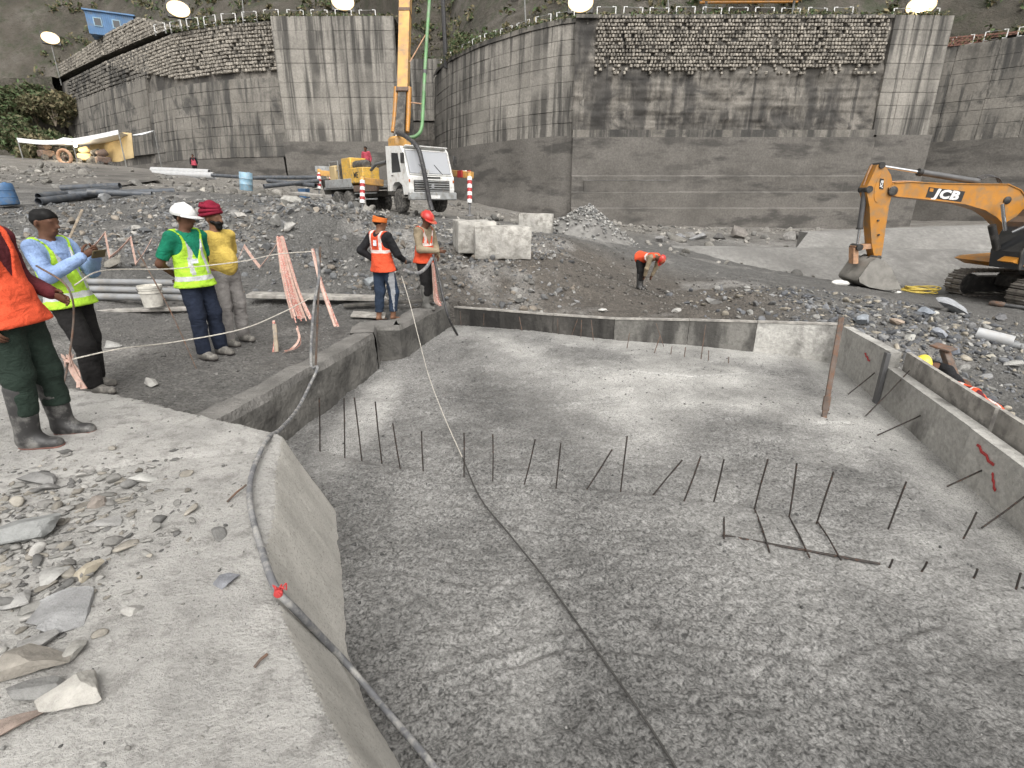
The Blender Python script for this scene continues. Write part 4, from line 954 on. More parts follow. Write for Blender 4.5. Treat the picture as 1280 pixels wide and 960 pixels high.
for i, (x0, y0, x1, y1) in enumerate(FB):
    b = PZ(x1, y1, PZ0); a = PY(x0, y0, min(b[1], 10.06 - (b[0]+1.16)*.318 - .08))
    o = obj('rebar', rod([b - (0,0,.1), a], .007), MATS['rust_steel'], None, b); tag(o, 'thin rusty rod against the far form, %s from the left' % ORD[sorted(q[2] for q in FB).index(x1)], 'rebar', 'rods along the far form')
# half buried grid: one thing
b0, b1 = PZ(903,669,PZ0+.015), PZ(1100,705,PZ0+.02)
rg = thing('rebar_grid', 'rusty rebar grid half sunk in the wet concrete at right', 'rebar grid', (b0+b1)/2)
obj('main_bar', rod([b0, (b0+b1)/2, b1], .009), MATS['rebar_steel'], rg, rg.location)
for x0, y0, x1, y1 in ((905,640,905,674),(944,638,962,690),(986,645,1012,697),(1022,652,1051,700)):
    a, b = PZ(x0, y0, PZ0+.0), PZ(x1, y1, PZ0+.03); obj('cross_bar', rod([a, (a*.5+b*.5)+(0,0,.012), b], .0065), MATS['rebar_steel'], rg, rg.location)
# dark line lying over the pour, pale rope from the worker's hand
pts = [PZ(578,572,PZ0+.03), PZ(600,622,PZ0+.03), PZ(640,672,PZ0+.03), PZ(680,722,PZ0+.03), PZ(740,805,PZ0+.03), PZ(800,890,PZ0+.03), PZ(848,965,PZ0+.03), PZ(900,1050,PZ0+.03)]
o = obj('guide_line', MB().tube(spline(pts, 6), .007, 6), MATS['wire_dark'], None, pts[2]); tag(o, 'dark taut line lying across the wet concrete towards the camera', 'line')
pts = [PT(502,345,8.05), PT(512,378,8.0), PT(524,425,7.6), PZ(536,470,PZ0+.25), PZ(555,520,PZ0+.1), PZ(578,572,PZ0+.03)]
o = obj('rope', MB().tube(spline(pts, 6), .0052, 6), MATS['rope_pale'], None, pts[0]); tag(o, 'pale rope running down from the worker in an orange headband', 'rope')
# vibrator poker hose between the two workers
pts = [PT(505,337,7.95), PT(514,341,8.05), PT(524,341,8.3), PT(533,334,8.6), PT(540,323,8.8)]
o = obj('hand_hose', MB().tube(spline(pts, 8), .028, 8), MATS['hose_grey'], None, pts[0]); tag(o, 'short pale hose held between the two workers', 'hose')
pts = [PT(541,318,8.85), PT(548,345,8.85), PT(554,372,8.85), PT(562,400,8.9), PZ(573,421,PZ0+.03)]
o = obj('vibrator_hose', MB().tube(spline(pts, 8), .022, 8), MATS['hose_dark'], None, pts[-1]); tag(o, 'black hose from the red helmeted worker down into the pour', 'hose')
# post in the pour, steel prop behind the form
b = PZ(1030,521,PZ0); a = PY(1051,402,b[1]+.35)
mb = MB(); d = a-b; x, y, z = frame(d); rot = np.stack([x, y, z], 1); mb.box((a+b)/2, (.055,.05,np.linalg.norm(d)+.1), rot, bev=.006)
pt = thing('steel_post', 'leaning square post standing in the pour near the right corner', 'post', b); obj('shaft', mb, MATS['rust_steel'], pt, b)
mb = MB(); mb.box(b + d*.14, (.075,.06,.18), rot, bev=.01); obj('sleeve', mb, MATS['rust_steel'], pt, b)
a = PT(1180,436,6.9); b = a.copy(); b = PY(1203,500,a[1]-.55)
mb = MB(); d = a-b; x, y, z = frame(d); rot = np.stack([x, y, z], 1); mb.box((a+b)/2 - d*.2, (.09,.09,np.linalg.norm(d)*1.4), rot, bev=.008)
pp = thing('steel_prop', 'leaning steel prop with a square rusty plate behind the right form', 'prop', b); obj('shaft', mb, MATS['rust_steel'], pp, b)
mb = MB(); mb.box(a + d*.03, (.22,.24,.025), rotm(.12,-.05,.5), bev=.004); obj('head_plate', mb, MATS['rust_steel'], pp, b)
mb = MB(); c0 = PY(1216,505,b[1]-.35)
for k in range(4): mb.box(c0 + (.045*k-.07, -.03*k, .0), (.035,.05,.20), rotm(.1*k,.1,.4), bev=.006)
mb.box(c0 + (0,0,.08), (.2,.14,.05), rotm(.05,.1,.4), bev=.01)
o = obj('rusty_clamp', mb, MATS['rust_steel'], None, c0); tag(o, 'rusty clamp with wires on top of the right form', 'clamp')

# ================================================================== HOSES, ROPES AND TAPES AT LEFT
sb = PZ(388,458,-.17); st = PY(396,311,sb[1]+.1)
pts = [st + (0,0,.0), st + (-.012,0,-.3), (st+sb)/2, sb + (.02,-.02,.04), sb + (.12,-.10,.02), PZ(387,482,-.26), PZ(372,511,-.30), PZ(351,536,-.08), PZ(334,549,.04), PZ(315,592,.04), PZ(313,632,.04), PZ(328,690,.04), PZ(345,735,.05), PZ(372,765,-.09), PZ(405,800,-.38), PZ(432,828,-.58), PZ(480,885,PZ0+.06), PZ(545,962,PZ0+.05), PZ(610,1050,PZ0+.05)]
hp_ = spline(pts, 10)
hs_ = thing('long_hose', 'long grey hose from a stake over the slab edge into the pour', 'hose', PZ(334,548,.03))
obj('hose', MB().tube(hp_, .0165, 10), MATS['hose_grey'], hs_, hs_.location, 60)
mb = MB(); q = PZ(348,741,.05)
for k in range(5): mb.tube(spline([q + (random.uniform(-.02,.02), random.uniform(-.02,.02), .0), q + (random.uniform(-.03,.03), random.uniform(-.02,.03), .03), q + (random.uniform(-.035,.035), random.uniform(-.03,.03), random.uniform(-.01,.03))], 4), .0035, 5)
mb.lathe([(.0,-.012),(.019,-.010),(.019,.010),(.0,.012)], 10, q, rotm(R(80),0,R(20)))
obj('red_tie', mb, MATS['red_paint'], hs_, hs_.location)
o = obj('stake', rod([sb + (.035,.03,-.1), st + (.03,.03,.02)], .012, 6), MATS['rust_steel'], None, sb + (.035,.03,-.1)); tag(o, 'thin upright stake that carries the long grey hose', 'stake')
# rods with strung ropes in front of the onlookers
rodsP = [((176,318),(246,462),(-.16), 'thin bent rod leaning in front of the green shirted man', 5.6), ((93,372),(83,482),0.0,'thin rod with a knot of tape before the man with a phone', None)]
a = PT(172,313,5.5); b = PZ(246,462,-.17)
o = obj('fence_rod', rod(spline([b, (a+b)/2 + (.03,0,0), a], 5), .007), MATS['rust_steel'], None, b); tag(o, 'thin bent rod leaning in front of the green shirted man', 'rod')
b = PZ(78,486,.02); pts = [b, PT(86,450,b[1]*.943+.55), PT(92,400,b[1]*.943+.5), PT(90,372,b[1]*.943+.4), PT(78,352,b[1]*.943+.35), PT(45,332,b[1]*.943+.3)]
o = obj('fence_rod', rod(spline(pts, 5), .008), MATS['rust_steel'], None, b); tag(o, 'curved thin rod rising in front of the phone user', 'rod')
kn = pts[1]; mb = MB()
for k in range(7): mb.ribbon(spline([kn + (random.uniform(-.05,.05), random.uniform(-.04,.04), random.uniform(-.05,.05)) for _ in range(4)], 4), .03, .005, (random.uniform(-.3,.3), .3, 1))
mb.ribbon(spline([kn, kn + (.03,-.02,-.12), kn + (.09,-.03,-.27)], 5), .05, .012, (1,.2,.1)); mb.ribbon(spline([kn, kn + (.05,.0,-.12), kn + (.06,-.05,-.25)], 5), .03, .01, (1,.4,.1))
o = obj('tape_knot', mb, MATS['tape_pale'], None, kn); tag(o, 'knot of faded barrier tape with a hanging tail on the curved rod', 'tape')
for nm, P, lb in (('r', [pts[4]+(.1,0,-.03), PT(130,338,4.9), PT(215,336,5.5), PT(300,327,5.9), PT(345,318,6.3), PT(392,314,6.6)], 'upper pale rope strung across the onlookers'),
              ('r', [kn, PT(150,436,4.8), PT(215,428,5.4), PT(300,412,5.7), PT(350,392,6.2), PT(389,372,6.6)], 'lower pale rope strung across the onlookers')):
    o = obj('fence_rope', MB().tube(spline(P, 8), .0062, 5), MATS['rope_pale'], None, P[0]); tag(o, lb, 'rope', 'ropes strung across the onlookers')
def tape(path, w, lb, mat='tape_pale', side=(0,0,1), k=1):
    P = [np.asarray(p, float) for p in path]; mb = MB()
    for a, b in zip(P[:-1], P[1:]):
        m = (a+b)/2 + (0,0,-.02); mb.ribbon(spline([a, m, b], 5), w, .006, side)
    o = obj('barrier_tape', mb, MATS[mat], None, P[0]); tag(o, lb, 'tape', 'faded barrier tapes')
tape([PT(112,312,9.8), PT(131,291,9.9), PT(137,322,9.7), PT(163,297,9.9), PT(170,330,9.7), PT(189,300,9.9)], .075, 'zigzag of faded tape behind the man with a phone', side=(.5,0,.8))
tape([PT(293,332,10.4), PT(305,307,10.5), PT(325,334,10.3), PT(349,300,10.4)], .07, 'zigzag of faded tape right of the turbaned man', side=(.5,0,.8))
for p0, p1, t, lb in (((84,304),(103,262),9.7,'slanting wooden stake behind the man with a phone'), ((349,298),(352,352),10.4,'wooden stake behind the hanging tape bundle'), ((343,405),(346,440),6.6,'short wooden peg with tape on the mud')):
    a, b = PT(*p0, t), PT(*p1, t)
    if a[2] > b[2]: a, b = b, a
    x, y, z = frame(b-a); mb = MB().box((a+b)/2, (.05,.04,np.linalg.norm(b-a)), np.stack([x,y,z],1), bev=.006); o = obj('stake', mb, MATS['wood_pale'], None, a); tag(o, lb, 'stake')
def bundle(P, w, n, lb):
    mb = MB(); P = [np.asarray(p, float) for p in P]; k = len(P)
    for i in range(n):
        o_ = np.array((random.uniform(-w,w), random.uniform(-.05,.05), 0)); Q = [p + o_*(.35+.65*j/(k-1)) + (0,0,random.uniform(-.03,.03)) for j, p in enumerate(P)]
        e = random.uniform(.75, 1.0); Q[-1] = Q[-2] + (Q[-1]-Q[-2])*e
        mb.ribbon(spline(Q, 5), random.uniform(.014,.032), .003, (1, random.uniform(-.8,.8), .15), mi=i % 2)
    o = obj('tape_bundle', mb, [MATS['tape_red'], MATS['tape_pale']], None, P[0]); tag(o, lb, 'tape', 'hanging tape bundles')
bundle([PT(350,297,8.6), PT(356,325,8.3), PT(366,365,8.0), PT(379,402,7.8)], .15, 22, 'thick bundle of pink tapes hanging beside the hose stake')
bundle([PT(391,313,7.5), PT(400,350,7.5), PT(412,385,7.4), PT(421,409,7.3)], .03, 6, 'thin strand of pink tapes right of the hose stake')
bundle([PT(342,402,6.7), PT(344,425,6.65), PT(342,446,6.6)], .03, 5, 'short tape strands on the peg in the mud')
bundle([PT(371,410,6.8), PT(374,425,6.7), PT(366,436,6.6), PT(353,441,6.6)], .02, 4, 'curled tape end lying on the mud near the peg')
bundle([PT(541,330,9.0), PT(543,352,9.05), PT(545,372,9.1), PT(549,382,9.1)], .05, 9, 'pink tapes hanging in front of the red helmeted worker')

# ================================================================== PIPES, PLANKS, BUCKETS
def pipes(nm, lst, mat, cat, r, ri=None):
    for a, b, lb in lst:
        mb = MB(); mb.pipe(a, b, r, ri or r*.88); o = obj(nm, mb, MATS[mat], None, a, 60); tag(o, lb, cat)
def on_ground(px, py, t, up=0): p = ground_at(px, py, t); return p + (0,0,up)
yq = 8.9
pa = lambda px, py: PT(px, py, 8.9)
pipes('plastic_pipe', [(pa(95,352), pa(262,354), 'upper grey plastic pipe behind the white bucket'), (PT(95,361,8.75), PT(268,365,8.75), 'lower grey plastic pipe behind the white bucket'), (PT(100,368,8.6)+(0,0,-.03), PT(260,371,8.6)+(0,0,-.03), 'third grey pipe lying lowest behind the bucket')], 'pvc_grey', 'pipe', .055)
bk = PT(192,381,8.3); bk[2] = max(Hs(bk[0], bk[1]), bk[2]-.02)
bt = thing('bucket', 'dirty white plastic bucket standing left of the green shirted man', 'bucket', bk, .4)
mb = MB().lathe([(.0,0),(.135,0),(.165,.30),(.175,.30),(.175,.335),(.165,.335),(.16,.335),(.13,.02),(.0,.02)], 20); obj('shell', mb, MATS['bucket_white'], bt)
mb = MB()
for z in (.22,.27): mb.lathe([(.158,z),(.17,z),(.17,z+.015),(.16,z+.015)], 20)
obj('rib', mb, MATS['bucket_white'], bt); mb = MB().tube([(.17*math.cos(a), .17*math.sin(a)*.4-.08, .30-.1*math.sin(a)) for a in np.linspace(0, math.pi, 10)], .004, 5); obj('handle', mb, MATS['rebar_steel'], bt)
pipes('steel_pipe', [(PT(48,252,15.5), PT(140,240,18.5), 'dark pipe lying lowest in the stack at the left edge'), (PT(48,246,15.8), PT(146,236,19), 'dark pipe in the middle of the stack at the left edge'), (PT(55,244,16.5), PT(218,239,18.5), 'long dark pipe reaching right along the crest'), (PT(77,235,20), PT(150,232,20), 'dark pipe lying behind the left stack'), (PT(110,240,17), PT(190,243,17.6), 'short dark pipe end on the crest')], 'pipe_dark', 'pipe', .11)
pipes('white_pipe', [(PT(190,213,43), PT(262,216,43), 'upper white pipe by the far worker'), (PT(188,217,42), PT(268,220,42), 'lower white pipe by the far worker')], 'pvc_white', 'pipe', .28)
pipes('grey_pipe', [(PT(330,233,27), PT(398,226,29), 'dark flexible pipe lying behind the blue box'), (PT(335,226,30), PT(395,232,28), 'pale pipe in the pile left of the truck'), (PT(322,222,32), PT(400,222,31), 'grey pipe at the back of the pile left of the truck'), (PT(265,219,36), PT(345,224,34), 'long pale pipe between far worker and truck')], 'pipe_dark', 'pipe', .12)
p = on_ground(1219,420,10.4,.08); q = on_ground(1264,433,9.9,.10)
wp = thing('white_pipe', 'short thick white pipe lying on the right bank', 'pipe', p); mb = MB().pipe(p, q, .125, .105, 20); obj('outer_pipe', mb, MATS['pvc_white'], wp, p, 60)
d = (q-p)/np.linalg.norm(q-p); mb = MB().pipe(q - d*.1 + (-.02,-.02,-.05), q + d*.22 + (-.02,-.02,-.05), .075, .06, 16); obj('inner_pipe', mb, MATS['pvc_grey'], wp, p, 60)
def plank(nm, a, b, w, th, mat, lb, cat='plank'):
    a, b = np.asarray(a, float), np.asarray(b, float); d = b-a; L = np.linalg.norm(d); d /= L; y = np.cross((0,0,1), d); y /= np.linalg.norm(y); z = np.cross(d, y)
    mb = MB().box((a+b)/2, (L,w,th), np.stack([d,y,z],1), bev=.008); o = obj(nm, mb, MATS[mat], None, a); tag(o, lb, cat)
plank('plank', PT(60,392,8.3)+(0,0,.02), PT(300,386,8.6)+(0,0,.03), .16, .05, 'board_grey', 'long pale plank on the mud behind the two onlookers')
plank('plank', PT(312,372,9.0)+(0,0,.05), PT(470,376,9.3)+(0,0,.05), .32, .07, 'board_grey', 'wide pale plank at the foot of the rubble slope')
plank('plank', PT(430,384,8.9)+(0,0,.03), PT(552,377,9.5)+(0,0,.03), .12, .05, 'chassis_dark', 'dark narrow plank behind the two workers')
plank('plank', PT(440,394,8.5)+(0,0,.02), PT(482,396,8.6)+(0,0,.02), .35, .04, 'board_grey', 'short broken board at the barefoot worker\'s heels')
plank('plank', PT(372,252,19)+(0,0,.3), PT(398,256,18)+(0,0,.3), .6, .08, 'board_grey', 'tilted slab lying on the rubble below the blue box')
plank('plank', on_ground(560,292,16.5,.08), on_ground(605,290,17,.08), .9, .10, 'block_concrete', 'thin concrete slab on the ground before the truck', 'slab')
# twig and wire bits on the slab
for (a, b, lb, m) in ((PZ(284,627,.012), PZ(308,606,.03), 'rusty wire stub near the hose on the slab', 'rust_steel'), (PZ(318,834,.012), PZ(334,818,.015), 'small rusty nail on the slab near its edge', 'rust_steel')):
    o = obj('wire_stub', rod([a, (a+b)/2 + (0,0,.006), b], .006), MATS[m], None, a); tag(o, lb, 'wire')
# barrels, boxes, coil, sacks
def barrel(p, r, h, mat, lb, tilt=(0,0,0)):
    t = thing('barrel', lb, 'barrel', p); t.rotation_euler = tilt
    mb = MB().lathe([(0,0),(r*.95,0),(r,.03),(r,h*.33),(r*1.04,h*.35),(r,h*.37),(r,h*.64),(r*1.04,h*.66),(r,h*.68),(r,h*.97),(r*.95,h),(0,h)], 18); obj('shell', mb, MATS[mat], t)
    mb = MB().lathe([(0,h),(r*.2,h),(r*.2,h+.03),(0,h+.03)], 10, (r*.5,0,0)); obj('bung', mb, MATS[mat], t)
barrel(PT(308,238,28), .33, .92, 'barrel_pale_blue', 'pale blue drum standing alone on the rubble crest', (0,.12,0))
barrel(PT(10,254,15)+(0,0,-.05), .27, .58, 'plastic_blue', 'dark blue drum at the left edge by the pipe stack', (0,-.1,0))
b = ground_at(381,247,22); mb = MB().lathe([(0,0),(.30,0),(.36,.5),(.38,.5),(.38,.56),(.34,.56),(.28,.05),(0,.05)], 4, rot=rotm(0,0,.6)); o = obj('crate', mb, MATS['plastic_blue'], None, None, None); o.location = b; tag(o, 'small dark blue crate left of the truck', 'crate')
b = ground_at(1148,365,15.5)
mb = MB()
for k in range(9):
    r = .30 + .16*random.random(); an = np.linspace(0, 6.28, 25); cx, cy = random.uniform(-.12,.12), random.uniform(-.06,.06); zz = .03 + .018*k
    mb.tube(np.c_[cx + 1.25*r*np.cos(an), cy + .8*r*np.sin(an), zz + .03*np.sin(an*2 + k)], .02, 6, cap=False)
o = obj('hose_coil', mb, MATS['yellow_hose'], None, None, 60); o.location = b; tag(o, 'coil of yellow hose lying left of the excavator tracks', 'hose')
def sack(px, py, t, w, lb):
    v, f = rock_shape(3, 3, .16, depth=(.7,.95)); v = v*np.array((w, w*.6, w*.35)); mb = MB().add(v, f.tolist()); o = obj('sack', mb, MATS['white_sack'], None, None, 180); o.location = ground_at(px, py, t) + (0,0,w*.22); tag(o, lb, 'sack')
sack(1050,356,16.5,.30,'white sack lying left of the excavator bucket'); sack(1120,366,15.6,.16,'small white bag right of the excavator bucket')
# ring of old hose and tyre in rubble
b = PT(349,270,15.2); mb = MB(); an = np.linspace(0, 6.28, 25); mb.tube(np.c_[.3*np.cos(an), .1*np.sin(an), .26*np.sin(an)], .05, 8, cap=False); o = obj('rubber_ring', mb, MATS['hose_dark'], None, None, 60); o.location = b; tag(o, 'black rubber ring lying on the rubble left of the truck', 'ring')

# ================================================================== LETTERING
def letters(text, size, mat, parent, M4, name='lettering', bold=.0, shear=0.0, th=.01, xs=1.0):
    cu = bpy.data.curves.new(name, 'FONT'); cu.body = text; cu.size = size; cu.extrude = th; cu.offset = bold; cu.shear = shear; cu.align_x = 'CENTER'; cu.align_y = 'CENTER'; cu.space_character = 1.0 + bold*6; cu.resolution_u = 3
    tmp = bpy.data.objects.new('t', cu); COL.objects.link(tmp); bpy.context.view_layer.update()
    me = bpy.data.meshes.new_from_object(tmp); bpy.data.objects.remove(tmp); bpy.data.curves.remove(cu)
    me.transform(Matrix.Diagonal((xs,1,1,1))); me.transform(M4); me.materials.clear(); me.materials.append(mat); me.name = name
    return link(name, me, parent)
def M4(loc, x, y):
    x, y = Vector(x).normalized(), Vector(y).normalized(); z = x.cross(y); m = Matrix((x, y, z)).transposed().to_4x4(); m.translation = loc; return m

# ================================================================== EXCAVATOR (side on, facing left)
EY = 16.5
def E(cx, cy, y=EY): return PY(1040 + cx/4.8, 190 + cy/4.8, y)           # from a detail view of the machine
exg = -1.33
ex = thing('excavator', 'orange tracked excavator with its bucket resting on the ground', 'excavator', (15.6, EY, exg)); eo = np.array(ex.location)
def eprism(pts, y0, w, bevel=0): return MB().prism([np.array((p[0], y0, p[2])) for p in pts], (0, w, 0))
BM = [(312,215),(345,188),(440,181),(600,190),(830,194),(1015,195),(1088,228),(1135,290),(1152,372),(1150,430),(1120,560),(1070,600),(1040,560),(1030,470),(985,430),(950,392),(880,347),(760,312),(560,287),(350,266),(315,250)]
bp = [E(*p) for p in BM]
boom = obj('boom', eprism(bp, EY-.22, .44), MATS['machine_yellow'], ex, eo, None)
mb = MB()                                                                 # welded top and bottom flanges
for seg in (BM[1:8], BM[13:20]):
    mb.ribbon([E(*p) + (0,0,.004) for p in seg], .50, .022, (0,1,0))
obj('flange', mb, MATS['machine_yellow'], boom)
for o_ in boom.children: o_.data.transform(Matrix.Translation(-Vector(eo)))
mb = eprism([E(548,212), E(762,238), E(738,300), E(528,272)], EY-.228, .010); obj('name_panel', mb, MATS['black_paint'], boom, eo, None)
x = E(740,262) - E(540,238); x[1] = 0
letters('JCB', .33, MATS['white_paint'], boom, Matrix.Translation(-Vector(eo)) @ M4(Vector((*(E(646,262)[[0]]), EY-.236, E(646,258)[2])), x, (-x[2]*0, 0, 1)), bold=.016, shear=.25, xs=1.35, th=.006)
o = eprism([E(553,218), E(574,221), E(570,240), E(549,237)], EY-.236, .006); obj('red_emblem', o, MATS['machine_yellow'], boom, eo, None)
for cxy, r in (((335,235),.13), ((1010,290),.11)):
    c0 = E(*cxy); mb = MB().lathe([(0,-.27),(r*.7,-.27),(r,-.25),(r,.25),(r*.7,.27),(0,.27)], 16, (c0[0], EY, c0[2]), rotm(R(90),0,0)); obj('pivot_pin', mb, MATS['machine_black'], boom, eo)
ST = [(250,78),(292,78),(330,140),(345,215),(318,330),(300,450),(285,560),(270,640),(235,640),(218,560),(208,420),(204,330),(186,240),(186,214)]
stick = obj('dipper_arm', eprism([E(*p) for p in ST], EY-.17, .34), MATS['machine_yellow'], ex, eo, None)
mb = MB(); c0 = E(268,215); an = np.linspace(0, 2*np.pi, 24, endpoint=False)
mb.prism([(c0[0] + .155*math.cos(a)*1.1, EY-.182, c0[2] + .42*math.sin(a)) for a in an], (0, .364, 0)); obj('cheek_plate', mb, MATS['machine_yellow'], stick, eo, None)
mb = eprism([E(262,160), E(286,163), E(282,226), E(258,223)], EY-.190, .008); obj('name_panel', mb, MATS['black_paint'], stick, eo, None)
letters('JCB', .105, MATS['white_paint'], stick, Matrix.Translation(-Vector(eo)) @ M4(Vector((E(272,194)[0], EY-.194, E(272,194)[2])), (.06,0,1), (-1,0,.06)), bold=.004, shear=.2, xs=1.15, th=.003)
for cxy, r in (((275,82),.09), ((200,225),.10), ((255,632),.08), ((255,495),.03), ((252,410),.03)):
    c0 = E(*cxy); mb = MB().lathe([(0,-.21),(r,-.21),(r,.21),(0,.21)], 14, (c0[0], EY, c0[2]), rotm(R(90),0,0)); obj('pivot_pin', mb, MATS['machine_black'], stick, eo)
def cyl(nm, a, b, ro, fr, rr, mat='cylinder_grey', parent=ex, yoff=0):
    a, b = np.array(a), np.array(b); a[1] = b[1] = EY + yoff; m = a + (b-a)*fr
    c_ = obj(nm, MB().tube([a, m], ro, 12), MATS[mat], parent, eo, 50)
    obj('piston_rod', MB().tube([m, b], rr, 10), MATS['chrome'], c_, eo, 50); obj('collar', MB().tube([m-(b-a)*.02, m+(b-a)*.015], ro*1.25, 12), MATS['machine_black'], c_, eo, 50); return c_
cyl('arm_cylinder', E(878,178), E(278,82), .085, .59, .045)
cyl('bucket_cylinder', E(198,225), E(150,565), .075, .68, .04, 'cylinder_grey')
c_ = obj('boom_cylinder', MB().tube([E(958,440,EY-.45), E(990,585,EY-.45)], .10, 12), MATS['machine_black'], ex, eo); obj('piston_rod', MB().tube([E(1020,310,EY-.45), E(1040,470,EY-.45)], .05, 10), MATS['chrome'], c_, eo)
mb = MB(); P = [E(878,165), E(930,150), E(985,160), E(1005,195)]
for k in range(3): mb.tube(spline([p + (0, .08*k-.1, .03*k) for p in P], 6), .018, 6)
obj('hydraulic_hose', mb, MATS['hose_dark'], boom, eo)
mb = MB(); mb.tube(spline([E(240,75), E(215,130), E(190,200)], 5), .02, 6); mb.tube(spline([E(355,178), E(460,176), E(600,188)], 5), .018, 6); obj('hydraulic_hose', mb, MATS['link_pink'], stick, eo)
mb = MB().prism([E(140,565,EY-.14), E(275,545,EY-.14), E(280,575,EY-.14), E(150,590,EY-.14)], (0,.28,0)); obj('tipping_link', mb, MATS['link_pink'], ex, eo, None)
mb = MB().prism([E(130,575,EY-.12), E(160,575,EY-.12), E(158,670,EY-.12), E(128,672,EY-.12)], (0,.24,0)); obj('bucket_link', mb, MATS['link_pink'], ex, eo, None)
c0 = E(145,570); mb = MB().lathe([(0,-.2),(.1,-.2),(.1,.2),(0,.2)], 12, (c0[0], EY, c0[2]), rotm(R(90),0,0)); obj('pivot_pin', mb, MATS['machine_black'], ex, eo)
# bucket: curved shell with side plates and teeth
prof = [(205,625),(165,650),(130,700),(98,745),(105,768),(160,797),(240,812),(345,810)]
lip = [(250,640),(290,690),(320,750),(345,806)]
bw_ = .5; mb = MB(); sp = spline([E(*p) for p in prof], 5); n = len(sp); v, f = [], []
for p in sp: v += [(p[0], EY-bw_, p[2]), (p[0], EY+bw_, p[2])]
f = [(2*i, 2*i+1, 2*i+3, 2*i+2) for i in range(n-1)]; mb.add(v, f)
cn = np.mean(sp, 0)
inn = [p + (cn-p)*.06 for p in sp]; v = []
for p in inn: v += [(p[0], EY-bw_, p[2]), (p[0], EY+bw_, p[2])]
mb.add(v, [tuple(reversed(q)) for q in f])
bk_ = obj('bucket', mb, MATS['bucket_steel'], ex, eo, 60)
poly = [E(*p) for p in prof] + [E(*p) for p in reversed(lip)]
for y0 in (EY-bw_-.02, EY+bw_-.02): obj('side_plate', MB().prism([(p[0], y0, p[2]) for p in poly], (0,.04,0)), MATS['bucket_steel'], bk_, eo, None)
for k in range(5):
    y0 = EY - .42 + .21*k; tip = E(362,822); b0 = E(335,800)
    obj('tooth', MB().prism([(b0[0]-.05, y0-.05, b0[2]), (tip[0]+.06, y0-.03, tip[2]-.02), (b0[0]-.05, y0-.05, b0[2]-.09)], (0,.1,0)), MATS['track_steel'], bk_, eo, None)
for y0 in (EY-.2, EY+.14): obj('hanger', MB().prism([(p[0], y0, p[2]) for p in (E(165,650), E(215,615), E(262,622), E(250,650), E(190,680))], (0,.06,0)), MATS['machine_black'], bk_, eo, None)
# undercarriage: two tracks of single shoes
XF, TL, RR = 15.1, 3.9, .40
def track(yc, xf):
    r = obj('track', MB().prism([(x_, yc-.20, z_) for x_, z_ in ((xf+.25,exg+.28),(xf+.5,exg+.62),(xf+TL-.3,exg+.66),(xf+TL-.2,exg+.2),(xf+.5,exg+.12))], (0,.4,0)), MATS['machine_black'], ex, eo, None)
    per = []; n1 = 46
    L = TL - 2*RR; tot = 2*L + 2*math.pi*RR
    for k in range(n1):
        s = tot*k/n1
        if s < L: q = (xf+RR+s, exg+2*RR, 0)
        elif s < L+math.pi*RR: a = (s-L)/RR; q = (xf+RR+L+RR*math.sin(a), exg+RR+RR*math.cos(a), a)
        elif s < 2*L+math.pi*RR: q = (xf+RR+L-(s-L-math.pi*RR), exg, math.pi)
        else: a = (s-2*L-math.pi*RR)/RR; q = (xf+RR-RR*math.sin(a), exg+RR-RR*math.cos(a), math.pi+a)
        per.append(q)
    base = MB().box((0,0,0), (tot/n1*.86,.62,.05), bev=.008); base.box((0,0,.04), (.03,.62,.05)); bm = mesh_of('track_shoe', base, MATS['track_steel'])
    for x_, z_, a in per:
        o = bpy.data.objects.new('track_shoe', bm); COL.objects.link(o); o.parent = r; o.location = np.array((x_, yc, z_)) - eo; o.rotation_euler = (0, a, 0)
    for x_, rr in ((xf+RR,.33), (xf+TL-RR,.33), *[(xf+.8+.45*k,.14) for k in range(6)]):
        z_ = exg + (RR if rr > .2 else .2)
        obj('wheel', MB().lathe([(0,-.24),(rr*.5,-.25),(rr*.6,-.21),(rr*.92,-.21),(rr,-.18),(rr,.18),(0,.2)], 18, (x_, yc, z_), rotm(R(90),0,0)), MATS['track_steel' if rr < .2 else 'machine_black'], r, eo)
    return r
track(EY-1.2, XF-.05); track(EY+1.2, XF+.0)
obj('undercarriage', MB().box((XF+TL/2, EY, exg+.55), (1.6,2.0,.5), bev=.1), MATS['machine_black'], ex, eo); obj('slew_ring', MB().lathe([(0,0),(.7,0),(.7,.2),(0,.2)], 24, (XF+TL/2, EY, exg+.8)), MATS['machine_black'], ex, eo)
zb = E(985,690, EY-1.0)[2]
deck = obj('deck', MB().prism([(x_, EY-1.25, z_) for x_, z_ in ((14.95,zb+.05),(15.35,zb-.12),(19.6,zb-.12),(19.9,zb+.1),(19.9,zb+.5),(15.1,zb+.14))], (0,2.5,0)), MATS['machine_yellow'], ex, eo, None)
obj('nose', MB().prism([(x_, EY-1.2, z_) for x_, z_ in ((14.62,zb+.16),(15.0,zb+.06),(15.1,zb+.35),(14.95,zb+.4))], (0,.5,0)), MATS['machine_yellow'], deck, eo, None)
cabp = [(1152,385),(1095,418),(1045,495),(992,590),(980,690)]
P = [E(*p, EY-.45) for p in cabp]; xr = 17.5; top = P[0][2]+.42
poly = [(p[0], EY-1.22, p[2]) for p in reversed(P)] + [(P[0][0]+.28, EY-1.22, top), (xr, EY-1.22, top), (xr, EY-1.22, P[-1][2])]
cab = obj('cab', MB().prism(poly, (0,1.0,0)), MATS['cab_glass'], ex, eo, None)
mb = MB(); mb.tube([np.array(q) + (0,-.015,0) for q in poly[:6]], .04, 6); mb.tube([(15.78,EY-1.235,P[-1][2]+.1), (15.72,EY-1.235,top-.7), (16.05,EY-1.235,top-.1)], .035, 6); mb.tube([(xr,EY-1.235,top),(xr,EY-1.235,P[-1][2])], .05, 6)
